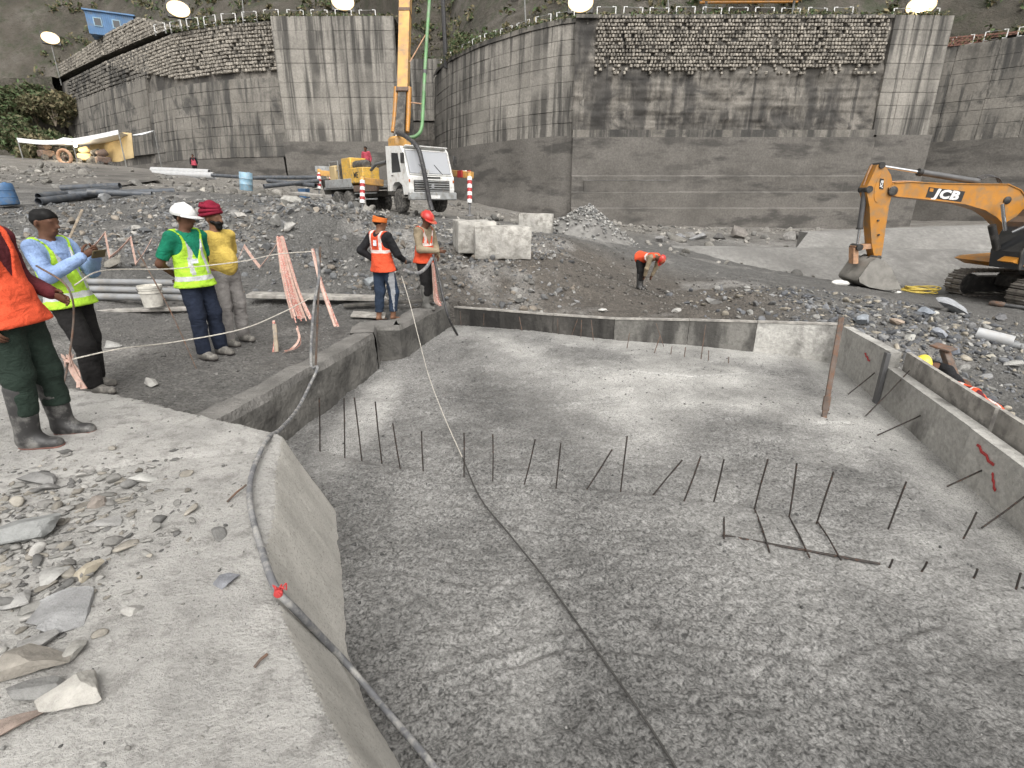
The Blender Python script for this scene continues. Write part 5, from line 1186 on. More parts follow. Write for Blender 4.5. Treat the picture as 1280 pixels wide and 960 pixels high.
obj('cab_frame', mb, MATS['machine_black'], cab, eo); obj('cab_roof', MB().box(((xr+P[0][0]+.28)/2, EY-.72, top+.05), (xr-P[0][0]-.2,1.08,.1), bev=.04), MATS['machine_black'], cab, eo)
obj('seat', MB().box((16.35,EY-.72,zb+.7), (.5,.5,.15), bev=.05), MATS['machine_black'], cab, eo)
obj('engine_cover', MB().box((18.4,EY+.1,zb+.85), (2.9,2.5,1.1), bev=.12), MATS['machine_yellow'], ex, eo); obj('counterweight', MB().lathe([(0,-.5),(1.2,-.5),(1.3,-.3),(1.3,.5),(1.15,.6),(0,.6)], 24, (19.3,EY,zb+.7), sc=(.6,1,1)), MATS['machine_black'], ex, eo)
# jack hammer tool at the right edge
a, b = ground_at(1236,381,12.9)+(0,0,.07), ground_at(1300,390,12.3)+(0,0,.07)
jt = thing('breaker_tool', 'rusty breaker chisel lying before the near track', 'tool', a); obj('shank', MB().tube([a+(b-a)*.3, b], .055, 10), MATS['cylinder_grey'], jt, a); obj('head', MB().tube([a, a+(b-a)*.05, a+(b-a)*.28, a+(b-a)*.32], [.05,.085,.085,.06], 10), MATS['rust_steel'], jt, a)

# ================================================================== PUMP TRUCK
tf = PT(541,266,23.6); tf[2] = min(tf[2], 1.25); TRZ = R(221)
tr = thing('pump_truck', 'white cabbed concrete pump truck with a tall ochre boom raised', 'truck', tf, TRZ)
TMI = (Matrix.Translation(Vector(tf)) @ Matrix.Rotation(TRZ, 4, 'Z')).inverted()
def TL_(p): return np.array(TMI @ Vector(p))
def sidep(poly, x0, w): return MB().prism([(x0, y, z) for y, z in poly], (w, 0, 0))
cabt = obj('cab', sidep([(0,.78),(.06,1.0),(.05,1.52),(-.02,1.62),(-.36,2.62),(-.52,2.78),(-1.8,2.86),(-1.85,.95),(-1.45,.95),(-1.38,1.18),(-1.15,1.32),(-.75,1.32),(-.5,1.18),(-.42,.78)], -1.2, 2.4), MATS['cab_white'], tr, None, None)
ws = sidep([(.012,1.68),(-.015,1.66),(-.325,2.58),(-.298,2.60)], -1.06, 2.12); obj('windscreen', ws, MATS['windscreen'], cabt, None, None)
obj('screen_frame', MB().tube([(-1.1,.02,1.62),(-1.1,-.31,2.62),(1.1,-.31,2.62),(1.1,.02,1.62),(-1.1,.02,1.62)], .03, 6), MATS['cab_white'], cabt)
obj('wiper', MB().tube([(.2,.05,1.64),(.55,-.1,2.05)], .012, 5).tube([(-.6,.05,1.64),(-.25,-.1,2.05)], .012, 5), MATS['machine_black'], cabt)
obj('paper', MB().box((.35,.04,1.74), (.5,.02,.16), rotm(-.3,0,.1)), MATS['cab_white'], cabt)
for s in (1, -1):
    w = sidep([(-.55,1.72),(-.72,2.5),(-1.3,2.55),(-1.35,1.72)], s*1.2 - .012, .024)
    d_ = obj('door', sidep([(-.44,1.40),(-.44,1.7),(-.66,2.6),(-1.42,2.64),(-1.5,1.4)], s*1.2 - .006, .012), MATS['cab_white'], tr, None, None); obj('side_window', w, MATS['cab_glass'], d_, None, None)
    obj('handle', MB().box((s*1.222,-1.32,1.6), (.03,.14,.04)), MATS['machine_black'], d_)
    m_ = obj('mirror', MB().box((s*1.38,-.05,2.25), (.20,.06,.42), bev=.03), MATS['machine_black'], tr); obj('mirror_arm', MB().tube([(s*1.2,-.3,2.5),(s*1.38,-.05,2.45)], .014, 5), MATS['machine_black'], m_)
    obj('step', MB().box((s*1.12,-.3,.66), (.3,.5,.06)), MATS['chassis_dark'], tr)
    obj('headlight', MB().box((s*.9,.12,.78), (.36,.05,.16), bev=.02), MATS['windscreen'], tr)
    obj('orange_marker', MB().box((s*1.16,.03,1.35), (.06,.1,.12), bev=.01), MATS['cloth_orange'], tr)
gr = obj('grille', MB().box((0,.055,1.14), (1.9,.05,.50), bev=.03), MATS['machine_black'], tr)
for k in range(5): obj('grille_bar', MB().box((0,.085,.94+.10*k), (1.82,.02,.035)), MATS['deck_grey'], gr)
obj('emblem', MB().lathe([(0,0),(.09,0),(.09,.02),(0,.02)], 16, (0,.1,1.14), rotm(R(-90),0,0)), MATS['chrome'], gr)
obj('badge_strip', MB().box((0,.062,1.50), (.9,.03,.07), bev=.01), MATS['machine_black'], tr)
bu = obj('bumper', MB().box((0,.10,.72), (2.5,.22,.34), bev=.04), MATS['deck_grey'], tr); obj('number_plate', MB().box((0,.22,.68), (.6,.02,.14)), MATS['white_paint'], bu)
obj('roof_visor', MB().box((0,-.34,2.76), (2.2,.25,.05), rotm(.3,0,0), bev=.02), MATS['cab_white'], tr)
for s in (-1, 1): obj('chassis_rail', MB().box((s*.42,-5.0,.88), (.12,8.6,.26)), MATS['chassis_dark'], tr)
def wheel(x, y, r=.52, w=.30, s=1):
    p = obj('wheel', MB().lathe([(r*.55,-w/2),(r*.86,-w/2),(r*.97,-w*.42),(r,-w*.3),(r,w*.3),(r*.97,w*.42),(r*.86,w/2),(r*.55,w/2)], 26, (x, y, r), rotm(0,R(90),0)), MATS['tyre_rubber'], tr, None, 50)
    obj('rim', MB().lathe([(0,-w*.3),(r*.2,-w*.3),(r*.2,-w*.1),(r*.45,-w*.05),(r*.55,-w*.4),(r*.58,w*.4),(r*.52,w*.42),(r*.42,w*.12),(r*.2,w*.18),(r*.2,w*.36),(0,w*.36)], 20, (x, y, r), rotm(0,R(90*s),0)), MATS['rim_steel'], p, None, 40)
    mb = MB()
    for k in range(8): a = k*math.pi/4; mb.box((x+s*w*.2, y+r*.3*math.cos(a), r+r*.3*math.sin(a)), (.05,.04,.04))
    obj('wheel_nut', mb, MATS['chassis_dark'], p, None, None)
for s in (1, -1):
    wheel(s*1.02, -.95, s=s)
    for y in (-6.4, -7.8): wheel(s*.98, y, s=s, w=.46)
    obj('mudguard', MB().tube([(s*1.0, -.95+.62*math.cos(a), .52+.62*math.sin(a)) for a in np.linspace(.2, 2.9, 12)], .06, 6), MATS['machine_black'], tr)
dk = obj('deck', MB().box((0,-6.2,1.2), (2.3,6.6,.14), bev=.02), MATS['deck_grey'], tr)
obj('side_board', MB().box((1.18,-7.4,1.42), (.06,3.4,.42), bev=.01), MATS['deck_grey'], dk); obj('side_board', MB().box((-1.18,-7.4,1.42), (.06,3.4,.42), bev=.01), MATS['deck_grey'], dk)
obj('deck_beam', MB().box((1.16,-4.2,1.12), (.10,2.6,.30), bev=.01), MATS['rust_steel'], dk); obj('underrun_rail', MB().box((1.1,-4.4,.62), (.05,2.4,.06)).box((1.1,-4.4,.9), (.05,2.4,.06)), MATS['deck_grey'], tr)
yb = obj('yellow_box', MB().box((.75,-5.1,1.75), (.9,1.6,.72), bev=.03), MATS['pump_yellow'], tr)
letters('ME', .38, MATS['black_paint'], yb, M4(Vector((1.205,-5.1,1.75)), (0,1,0), (0,0,1)), bold=.008, th=.005)
obj('tall_box', MB().box((.55,-6.6,2.0), (.9,1.1,1.3), bev=.03), MATS['pump_yellow'], tr); obj('engine_block', MB().box((.2,-7.7,1.9), (1.4,1.0,1.1), bev=.08), MATS['chassis_dark'], tr)
obj('air_tank', MB().tube([(.75,-5.95,2.25),(.75,-5.85,2.25),(.75,-4.75,2.25),(.75,-4.65,2.25)], [.15,.24,.24,.15], 14), MATS['chassis_dark'], tr)
obj('pipe_bundle', MB().tube([(.3,-4.4,2.2),(.3,-3.2,2.35)], .09, 8).tube([(.9,-4.0,1.95),(.9,-3.4,2.2),(.6,-3.0,2.3)], .07, 8), MATS['cylinder_grey'], tr)
mb = MB(); mb.tube([(1.05,-8.6,1.6),(1.05,-8.6,2.55),(1.05,-7.5,2.55),(1.05,-7.5,1.6)], .03, 6); mb.tube([(1.05,-8.6,2.1),(1.05,-7.5,2.1)], .025, 6); obj('guard_rail', mb, MATS['deck_grey'], tr)
obj('water_tank', MB().box((.7,-8.1,1.95), (.9,.8,.8), bev=.06), MATS['canvas_tan'], tr); obj('hopper', MB().prism([(-.9,-9.0,.9),(.9,-9.0,.9),(1.1,-9.0,1.7),(-1.1,-9.0,1.7)], (0,-1.0,0)), MATS['chassis_dark'], tr, None, None)
obj('pedestal', MB().lathe([(0,.8),(.75,.8),(.7,1.6),(.5,1.9),(.45,2.7),(0,2.7)], 18, (0,-2.6,0)), MATS['chassis_dark'], tr)
tu = obj('turret', MB().box((0,-2.6,3.05), (.85,.9,.7), bev=.12), MATS['boom_ochre'], tr)
# raised boom: tapered box with a dark greased foot, side cylinders and pipe
def tbox(path, ws, ds, xdir): 
    xd = np.asarray(xdir, float); v, f = [], []; P = np.asarray(path, float)
    T = np.gradient(P, axis=0)
    for p, t, w, d in zip(P, T, ws, ds):
        t = t/np.linalg.norm(t); y = np.cross(t, xd); y /= np.linalg.norm(y); v += [p - xd*w/2 - y*d/2, p + xd*w/2 - y*d/2, p + xd*w/2 + y*d/2, p - xd*w/2 + y*d/2]
    for i in range(len(P)-1):
        for j in range(4): f.append((i*4+j, i*4+(j+1) % 4, (i+1)*4+(j+1) % 4, (i+1)*4+j))
    k = 4*(len(P)-1); f += [(3,2,1,0), (k,k+1,k+2,k+3)]; return MB().add(v, f)
wx = TL_(np.array(tf) + (1,0,0)); wx = wx/np.linalg.norm(wx)
foot = TL_(PT(499,181,25.3)); p1 = TL_(PT(504,118,25.5)); p2 = TL_(PT(507,0,26)); p3 = TL_(PT(510,-170,27.5)); p4 = p3 + (0,0,2)
bm_ = obj('boom', tbox([p1, p2, p3, p4], [.50,.54,.46,.4], [.5,.55,.5,.4], wx), MATS['boom_ochre'], tr, None, None)
obj('boom_foot', tbox([foot, foot + (p1-foot)*.45, p1 + (p2-p1)*.02], [.55,.42,.40], [.5,.45,.45], wx), MATS['chassis_dark'], bm_, None, None)
for s in (-1, 1):
    obj('side_cylinder', MB().tube([foot + (p1-foot)*.25 + wx*.36*s, foot + (p1-foot)*.62 + wx*.33*s, p1 + wx*.32*s + (0,0,.3)], [.10,.12,.12], 10), MATS['machine_yellow'], bm_)
obj('boom_band', tbox([p1+(p2-p1)*.0, p1+(p2-p1)*.04], [.60,.60], [.6,.6], wx), MATS['rust_steel'], bm_, None, None); obj('boom_band', tbox([p2+(p1-p2)*.16, p2+(p1-p2)*.13], [.57,.57], [.6,.6], wx), MATS['rust_steel'], bm_, None, None)
obj('turret_arm', tbox([TL_(PT(494,192,25)), TL_(PT(498,168,25.2))], [.16,.16], [.3,.3], wx), MATS['cab_white'], bm_, None, None)
gp_ = [TL_(PT(*q)) for q in ((512,172,25.2),(520,170,25.2),(527,160,25.3),(529,130,25.4),(531,90,25.6),(534,40,25.8),(538,-20,26.1),(545,-150,27.2))]
dp_ = obj('delivery_pipe', MB().tube(spline(gp_, 6), .085, 10), MATS['pipe_green'], tr)
for k in (4, 6): obj('pipe_clamp', MB().tube([gp_[k]+(0,0,-.1), gp_[k]+(0,0,.1)], .12, 10), MATS['cylinder_grey'], dp_)
obj('pipe_bracket', MB().tube([gp_[3], TL_(PT(512,128,25.4))], .03, 6).tube([gp_[5], TL_(PT(512,78,25.6))], .03, 6), MATS['link_pink'], dp_)
hp2 = [np.array(q) for q in ((.25,-2.3,3.5),(.55,-1.1,3.25),(.62,-.05,2.75),(.6,.28,2.1),(.52,.38,1.3),(.42,.45,.5),(.4,.6,.1))]
obj('rubber_hose', MB().tube(spline(hp2, 6), .10, 10), MATS['hose_dark'], tr)
# outriggers
def outrigger(beam, leg, r=.09, stripes=True, zf=None):
    a, b = TL_(PT(*beam[0])), TL_(PT(*beam[1])); x, y, z = frame(b-a); L = np.linalg.norm(b-a)
    o = obj('outrigger', MB().box((a+b)/2, (.26,.30,L), np.stack([x,y,z],1), bev=.02), MATS['boom_ochre'], tr, None)
    t, g = TL_(PT(*leg[0])), TL_(PT(*leg[1])); obj('leg_tube', MB().tube([t, t + (g-t)*.55], r*1.2, 10), MATS['boom_ochre'], o); obj('leg_foot', MB().tube([t + (g-t)*.5, g], r*.55, 8).lathe([(0,0),(.22,0),(.2,.06),(0,.06)], 14, g), MATS['cylinder_grey'], o)
    k = 7
    for i in range(k):
        p_, q_ = t + (g-t)*(.08+.62*i/k), t + (g-t)*(.08+.62*(i+1)/k); obj('stripe', MB().tube([p_, q_], r*1.3, 10), MATS['red_paint' if i % 2 else 'white_paint'], o)
    return o
o_ = outrigger(((478,229,24.4),(452,226,23.6)), ((453,222,23.5),(453,268,23.5)))
o_ = outrigger(((430,219,29.5),(397,216,29.2)), ((399,212,29.2),(399,247,29.2)))
o_ = outrigger(((560,216,25.2),(590,219,24.2)), ((587,217,24.2),(587,270,24.2)))
for k in range(3): 
    c0 = TL_(PT(575+5*k,217.5,24.45)); obj('stripe', MB().box(c0 + (0,.0,0), (.08,.34,.31), rotm(0,0,0)), MATS['red_paint' if k % 2 == 0 else 'white_paint'], o_)
obj('rear_box', tbox([TL_(PT(395,211,30)), TL_(PT(432,212,30))], [.3,.3], [.3,.3], (0,0,1)), MATS['deck_grey'], tr, None, None)

# ================================================================== THINGS ON AND ABOVE THE WALLS
def floodlight(px, py, y, lb, az):
    p = PY(px, py, y); base = p.copy(); zb_ = float(np.interp(p[0], WX, WZ)); base[2] = zb_
    t = thing('floodlight', lb, 'floodlight', base, 0, 'lit floodlights on the walls')
    hgt = p[2] - zb_
    obj('mast', MB().tube([(0,0,-.3), (0,0,max(hgt-.1, .4))], .07, 8), MATS['pole_grey'], t)
    d = np.array((0,0,1.0)) - np.array((p[0], p[1], p[2]))*1.0; yaw = math.atan2(-p[0], p[1]); rot = rotm(R(-16), 0, yaw*1.0)
    hd = obj('lamp_head', MB().box((0,.16,hgt), (2.2,.26,1.7), rot, bev=.05), MATS['machine_black'], t)
    c0 = np.array((0,.16,hgt)) + rot @ np.array((0, -.15, 0))
    obj('lens', MB().lathe([(0,0),(.66,0),(.62,.08),(.45,.16),(.2,.2),(0,.21)], 28, c0, rot @ rotm(R(90),0,0), sc=(1,.78,1)), MATS['lamp_glow'], hd)
    obj('reflector', MB().lathe([(.64,0),(.86,.0),(.84,.06),(.64,.05)], 28, c0, rot @ rotm(R(90),0,0), sc=(1,.78,1)), MATS['reflector_glow'], hd)  # glowing ring added to imitate the glare around the lens
    obj('reflector_rim', MB().lathe([(.86,0),(1.06,.0),(1.05,.09),(.86,.07)], 28, c0, rot @ rotm(R(90),0,0), sc=(1,.78,1)), MATS['reflector_dim'], hd)  # dimmer outer ring, also added so the glare fades outwards
    return t
floodlight(62,48,86.5,'bright floodlight leftmost of all, above the overgrown slope',0); floodlight(222,12,63.5,'bright floodlight right of the blue shed',0); floodlight(428,3,59.3,'bright floodlight left of the pump boom',0)
floodlight(726,4,51.6,'bright floodlight above the curved wall',0); floodlight(1153,8,51.2,'bright floodlight above the buttress at right',0)
# barrier panels along the wall heads: two white brackets on a dull rail
def rail_proto():
    r = thing('road_barrier', 'x', 'barrier', (0,0,-50)); w, h = 1.55, .80
    for s in (-1, 1): obj('bracket', MB().tube([(s*.32*w,0,h), (s*.5*w,0,h), (s*.5*w,0,.12), (s*.32*w,0,.12)], .05, 6), MATS['white_paint'], r, None, None)
    [obj('rail', MB().tube([(-.32*w,0,zz),(.32*w,0,zz)], .022, 6), MATS['pole_grey'], r, None, None) for zz in (h-.02,.12)]; [obj('foot', MB().box((xx*w,0,.0), (.1,.1,.34)), MATS['pole_grey'], r, None, None) for xx in (-.5,.5)]; return r
proto = rail_proto(); first = True; ci = 0
runs = [('left wall', [(-38,63.4),(-29,60.0),(-23.2,58.9),(-11.8,58.9)], 18.55, 2.35), ('curved wall', [(-8.2,67.6),(-6.2,62.9),(-2.9,58.1),(1.3,53.8),(4.2,51.7),(6.3,50.8)], 16.25, 2.2), ('stone faced wall', [(6.8,50.7),(31,50.7)], 16.25, 2.2), ('buttress and recessed wall', [(31.6,50.7),(36.2,50.7)], 16.2, 2.2), ('recessed wall at the right', [(37.6,59.2),(40.9,57.6),(46.4,52.7),(58,43.3)], 15.7, 2.3)]
for nm, P, z, st_ in runs:
    L, at = path_sampler(P); n = int(L/st_)
    for i in range(n):
        s = st_*(i+.5); q = at(s); nn = out_normal(at, s)
        o = proto if first else copy_tree(proto); first = False
        o.location = (*q, z + random.uniform(-.05,.05)); o.rotation_euler = (random.uniform(-.05,.05), random.uniform(-.05,.05), math.atan2(nn[1], nn[0]) + R(90))
        o['label'] = 'white bracketed barrier panel, %s from the left on the %s' % (ORD[i], nm); o['group'] = 'barrier panels along the wall tops'
# blue shed
bsl = PY(143,40,80.0); bsl[2] = 22.35; bs = thing('blue_shed', 'blue corrugated metal shed on the left wall', 'shed', bsl, R(28))
mb = MB()
for k in range(24): mb.box((-2.5+5*k/23, -1.65, 1.3), (.12,.06,2.6))
for k in range(14): mb.box((2.53, -1.6+3.2*k/13, 1.3), (.06,.12,2.6))
obj('wall', MB().box((0,0,1.3), (5,3.2,2.6)), MATS['shed_blue'], bs, None, None); obj('corrugation', mb, MATS['shed_blue'], bs, None, None)
obj('roof', MB().prism([(-2.8,-1.9,2.55),(2.8,-1.9,2.55),(2.8,-1.9,2.7),(-2.8,-1.9,2.7)], (0,3.8,.35)), MATS['shed_blue'], bs, None, None)
for x in (-1.4,.6): 
    w_ = obj('window', MB().box((x,-1.72,1.4), (.9,.05,1.0)), MATS['barrel_pale_blue'], bs, None, None); obj('pane', MB().box((x,-1.75,1.4), (.7,.03,.8)), MATS['cab_glass'], w_, None, None)
# poles
for px, p0, p1, y, r, m, lb in ((557,-60,72,64,.22,'hose_dark','dark thick pole beside the gap in the walls'), (658,-80,30,55,.07,'pole_grey','thin pale pole on the curved wall'), (838,-60,14,53,.06,'pole_grey','thin pale pole on the stone faced wall'), (576,-60,20,80,.06,'pole_grey','thin pole on the hill behind the gap'),(303,-60,8,64,.06,'pole_grey','thin pole left of the boom on the left wall')):
    a, b = PY(px, p1, y), PY(px-6, p0, y); t = thing('pole', lb, 'pole', a); obj('shaft', MB().tube([a-(0,0,1), b], r, 8), MATS[m], t, a); obj('cap', MB().lathe([(0,0),(r*1.5,0),(r*1.2,.15),(0,.15)], 8, b), MATS[m], t, a)
# orange crane jib and teal tank on the bench
a, b = PY(878,0,57), PY(1002,-1,57); cj = thing('crane_jib', 'orange lattice jib at the top edge above the stone faced wall', 'crane', (a+b)/2)
for dy in (0,.7):
    for dz in (0,.7): obj('chord', MB().tube([a+(0,dy,dz), b+(0,dy,dz)], .10, 6), MATS['machine_yellow'], cj, cj.location)
for k in range(8): q = a + (b-a)*(k+.5)/8; obj('lattice_bar', MB().tube([q+(-.5,0,0), q+(.5,0,.7)], .05, 5).tube([q+(-.5,.7,0), q+(.5,.7,.7)], .05, 5), MATS['machine_yellow'], cj, cj.location)
for q in (a+(0.5,.35,0), b+(-.5,.35,0)): obj('support', MB().tube([q, (q[0], q[1], 15.5)], .12, 6), MATS['pole_grey'], cj, cj.location)
q = PY(762,6,55.5); tt = thing('water_drum', 'teal plastic drum on the bench right of the central floodlight', 'drum', (q[0], q[1], 16.2)); obj('shell', MB().lathe([(0,0),(.5,0),(.55,.1),(.55,.9),(.4,1.1),(0,1.15)], 16, (0,0,.1)), MATS['barrel_pale_blue'], tt); obj('lid', MB().lathe([(0,1.2),(.2,1.2),(.2,1.3),(0,1.3)], 12), MATS['plastic_blue'], tt)
# red brick patch at the right bench
mb = MB(); q = PY(1225,30,56.5)
for i in range(14):
    for j in range(5): mb.box((q[0]-2.6+.38*i+.19*(j % 2), q[1]-.4*i*.9*.38, 15.75+.16*j), (.34,.16,.13), rotm(0,0,-.72))
o = obj('brick_stack', mb, MATS['brick_red'], None, (q[0], q[1], 15.7), None); tag(o, 'low stack of red bricks on the recessed wall', 'brick stack')
# tarp workshop at the left
tp = PT(90,204,45); tn = thing('tarp_shelter', 'white tarp shelter with a lit tan canvas wall at far left', 'shelter', tp); to = np.array(tp)
def T3(px, py, t): return PT(px, py, t)
rowA = [T3(22,175,44), T3(55,178,44), T3(90,176,44), T3(125,170,44.5), T3(148,165,45)]; rowB = [p + (0,5.0,.75) for p in rowA]
mb = MB(); v = []; n = 17; A, B = spline(rowA, 4), spline(rowB, 4)
for a, b in zip(A, B):
    for k in range(6): f_ = k/5; v.append(a*(1-f_) + b*f_ + (0,0,-.35*math.sin(math.pi*f_)))
F = [(i*6+j, (i+1)*6+j, (i+1)*6+j+1, i*6+j+1) for i in range(len(A)-1) for j in range(5)]
mb.add(v, F); mb.add(np.array(v) + (0,0,-.05), [tuple(reversed(q)) for q in F]); mb.ribbon(A, .34, .06, (0,0,1)); obj('tarp', mb, MATS['tarp_white'], tn, to, 60)
rowC = [T3(112,176,48), T3(125,170,47.5), T3(148,166,46.5), T3(163,166,46)]; rowD = [T3(112,203,48), T3(125,204,47.5), T3(148,202,46.5), T3(166,197,46)]
mb = MB(); v = []; A, B = spline(rowC, 4), spline(rowD, 4)
for i, (a, b) in enumerate(zip(A, B)):
    for k in range(5): f_ = k/4; v.append(a*(1-f_)+b*f_ + (0,.12*math.sin(i*1.7),0))
F = [(i*5+j, (i+1)*5+j, (i+1)*5+j+1, i*5+j+1) for i in range(len(A)-1) for j in range(4)]; mb.add(v, F); mb.add(np.array(v)+(0,.05,0), F); obj('canvas_wall', mb, MATS['canvas_tan'], tn, to, 60)
for p in (rowA[0], rowA[2], rowA[4], rowB[0], rowB[4]): obj('tent_pole', MB().tube([p, (p[0], p[1], Hs(p[0],p[1])-.2)], .05, 6), MATS['pole_grey'], tn, to)
for i, (px, py, t) in enumerate(((94,181,44.6), (112,174,45.0))):
    q = PT(px, py, t); bl = thing('work_lamp', ['lit bulb hanging under the tarp','lit bulb at the canvas end of the shelter'][i], 'lamp', q)
    obj('bulb', MB().lathe([(0,-.16),(.1,-.14),(.16,0),(.1,.13),(.05,.2),(0,.2)], 12), MATS['bulb_glow'], bl); obj('cord', MB().tube([(0,0,.2),(0,.3,.9)], .015, 5), MATS['wire_dark'], bl)
    ld = bpy.data.lights.new('bulb_light', 'POINT'); ld.energy = 160; ld.color = (1,.86,.62); ld.shadow_soft_size = .2; lo_ = bpy.data.objects.new('bulb_light', ld); COL.objects.link(lo_); lo_.parent = bl; lo_.location = (0,-.25,-.1)
q = PT(82,201,43.5); cr = thing('cable_reel', 'orange red round reel standing before the shelter', 'reel', q)
mb = MB(); an = np.linspace(0, 6.283, 21); mb.tube(np.c_[.55*np.cos(an), 0*an, .55*np.sin(an)+.3], .13, 8, cap=False); obj('ring', mb, MATS['link_pink'], cr); obj('hub', MB().tube([(0,-.15,.3),(0,.15,.3)], .12, 8).tube([(-.5,0,.3),(.5,0,.3)], .04, 5).tube([(0,0,-.2),(0,0,.8)], .04, 5), MATS['rust_steel'], cr)
for i, (px, py, t, m, lb) in enumerate(((75,197,46,'chassis_dark','dark machine behind the round reel'), (108,200,46,'canvas_tan','tan drum machine under the tarp'), (122,199,46,'chassis_dark','dark machine beside the canvas wall'), (130,203,45.5,'rust_steel','small rusty machine at the canvas foot'), (60,200,45,'rust_steel','rusty frame at the left under the tarp'))):
    q = PT(px, py, t); q[2] = Hs(q[0], q[1]); g = thing('machine', lb, 'machine', q, .3*i); obj('body', MB().box((0,0,.55), (1.1,.7,.6), bev=.1), MATS[m], g); obj('drum', MB().tube([(-.3,0,.95),(-.25,0,1.0),(.35,.1,1.25),(.4,.1,1.3)], [.2,.33,.3,.15], 12), MATS[m], g)
    for sx in (-.4,.4): obj('wheel', MB().lathe([(0,-.08),(.25,-.08),(.25,.08),(0,.08)], 14, (sx,-.4,.22), rotm(R(90),0,0)), MATS['tyre_rubber'], g)
# concrete ramp at far left
mb = MB(); P0 = [T3(-60,246,20), T3(50,249,20.5), T3(200,226,33), T3(185,212,42), T3(60,200,45), T3(-60,194,46)]
mb.add([p + (0,0,.06) for p in P0], [tuple(range(len(P0)))]); mb.add([p + (0,0,-.5) for p in P0], [tuple(reversed(range(len(P0))))])
o = obj('ramp', mb, MATS['wall_apron'], None, None, None); tag(o, 'smooth grey concrete ramp at the far left', kind='structure')
mb = MB(); a, b = T3(8,194,44), T3(-60,196,44)
# ------------------------------------------------------------------ vegetation
def leaf_cloud(n, rad, size, squash=(1,1,.8)):
    p = RNG.normal(size=(n,3)); p /= np.linalg.norm(p, axis=1)[:, None]; p *= (RNG.random(n)**.45)[:, None]*rad*np.array(squash)
    p *= (1 + .35*fbm(p[:,0]/rad*2+5, p[:,1]/rad*2, p[:,2]/rad*2))[:, None]
    a = RNG.normal(size=(n,3)); a /= np.linalg.norm(a, axis=1)[:, None]; b = np.cross(a, RNG.normal(size=(n,3))); b /= np.linalg.norm(b, axis=1)[:, None]
    s = size*RNG.uniform(.6,1.4,n)[:, None]
    return np.stack([p - a*s, p - b*s*.45, p + a*s, p + b*s*.45], 1)
def leaf_mesh(name, Q, mats, parent=None):
    n = len(Q); me = np_mesh(name, Q.reshape(-1,3), np.arange(4*n).reshape(n,4), mats)
    me.polygons.foreach_set('material_index', RNG.integers(0, len(mats), n).astype(np.int32)); return link(name, me, parent)
def bush(p, rad, n, lb, mats=('foliage_a','foliage_b'), size=.16):
    t = thing('bush', lb, 'bush', p, 0, 'bushes on the slopes'); Q = []
    for k in range(6):
        c0 = np.array((random.uniform(-.6,.6)*rad, random.uniform(-.4,.4)*rad, random.uniform(.25,.85)*rad)); Q.append(leaf_cloud(n//6, rad*random.uniform(.4,.65), size) + c0)
    leaf_mesh('foliage', np.concatenate(Q), [MATS[m] for m in mats], t)
    mb = MB()
    for k in range(5): mb.tube([(0,0,-.3),(random.uniform(-.3,.3)*rad,random.uniform(-.3,.3)*rad,rad*.8)], [.06,.02], 5)
    obj('stem', mb, MATS['wood_pale'], t)
def hz(x, k): return np.array((x, float(np.interp(x, WX, WY))+k, float(np.interp(x, WX, WZ)) + float(hill_rise(np.array([x]), np.array([k]))[0])))
for px, y, kx, rad, lb in ((592,62,0,2.3,'green bush hanging over the left end of the curved wall'), (575,66,0,1.6,'small bush at the wall gap'), (625,56.5,0,.9,'low weeds clump on the curved wall top'), (765,52,0,.8,'weeds clump right of the central floodlight'), (1025,52,0,.9,'weeds clump on the stone faced wall top'), (1075,52,0,.8,'weeds clump near the buttress')):
    x = (px-640)/640*y/1.17; bush((x, y+.2, float(np.interp(x, WX, WZ)) - .1 + (0 if rad > 1 else -.1)), rad, 1500 if rad > 1 else 500, lb, size=.15)
for i, (x, y, rad, lb) in enumerate(((-60,71,4.2,'large dark bush at the left edge above the shelter'), (-55,66,3.0,'dark bush low at the left edge'), (-70,84,4.5,'pale green bush high at the left edge'), (-57.5,72,2.6,'brown bush at the foot of the left wall'), (-72,80,4,'tall dark bush beyond the left edge'), (-65,81,3.4,'dark bush beside the left wall end'), (-66,76,3.8,'olive bush in the middle of the left slope'))):
    bush((x, y, float(spur(np.array([x]), np.array([y]))[0]) - .3 + (5 if i in (2,4,5) else 0)), rad, 3600, lb, (('foliage_b','foliage_a'), ('foliage_b','dry_grass'))[i % 2], .30)
# scrub on the hill and grass fringe on the wall heads
Q = []
for _ in range(1000):
    x = random.uniform(-75, 62); k = random.uniform(3, 26); s = random.uniform(.3, 1.3); Q.append(leaf_cloud(32, s, .26) + hz(x, k) + (0,0,s*.4))
tag(leaf_mesh('scrub', np.concatenate(Q), [MATS['foliage_a'], MATS['foliage_b'], MATS['dry_grass']]), 'low scrub growing over the hillside', kind='stuff')
Q = []
for P, z, w in (([(-8.4,67.7),(-6.4,62.8),(-3,58),(1.2,53.6),(4.2,51.4),(6.4,50.5)],16.3,1), ([(6.4,50.3),(36,50.3)],16.3,1), ([(-36,62.8),(-23,58.4),(-11.6,58.4)],18.6,.8), ([(37,58.5),(46,52),(58,42.5)],15.7,.4)):
    L, at = path_sampler(P)
    for _ in range(int(L*16*w)):
        s = random.uniform(0, L); q = at(s); g = .5 + .5*float(vnoise(s*.35, 3.3)); 
        Q.append(leaf_cloud(5, .16 + .2*g, .13, (1,1,.9)) + (*q + RNG.normal(size=2)*.25, z + .05 + .12*g))
tag(leaf_mesh('grass_fringe', np.concatenate(Q), [MATS['foliage_a'], MATS['foliage_b'], MATS['dry_grass']]), 'ragged grass growing along the wall tops', kind='stuff')
for o in bpy.data.objects:
    if o.parent is None and o.name.split('.')[0] in ('retaining_wall','wall_pilaster','gap_wall','stone_bank','low_wall','form_wall','gravel_heap'): o['kind'] = 'thing'

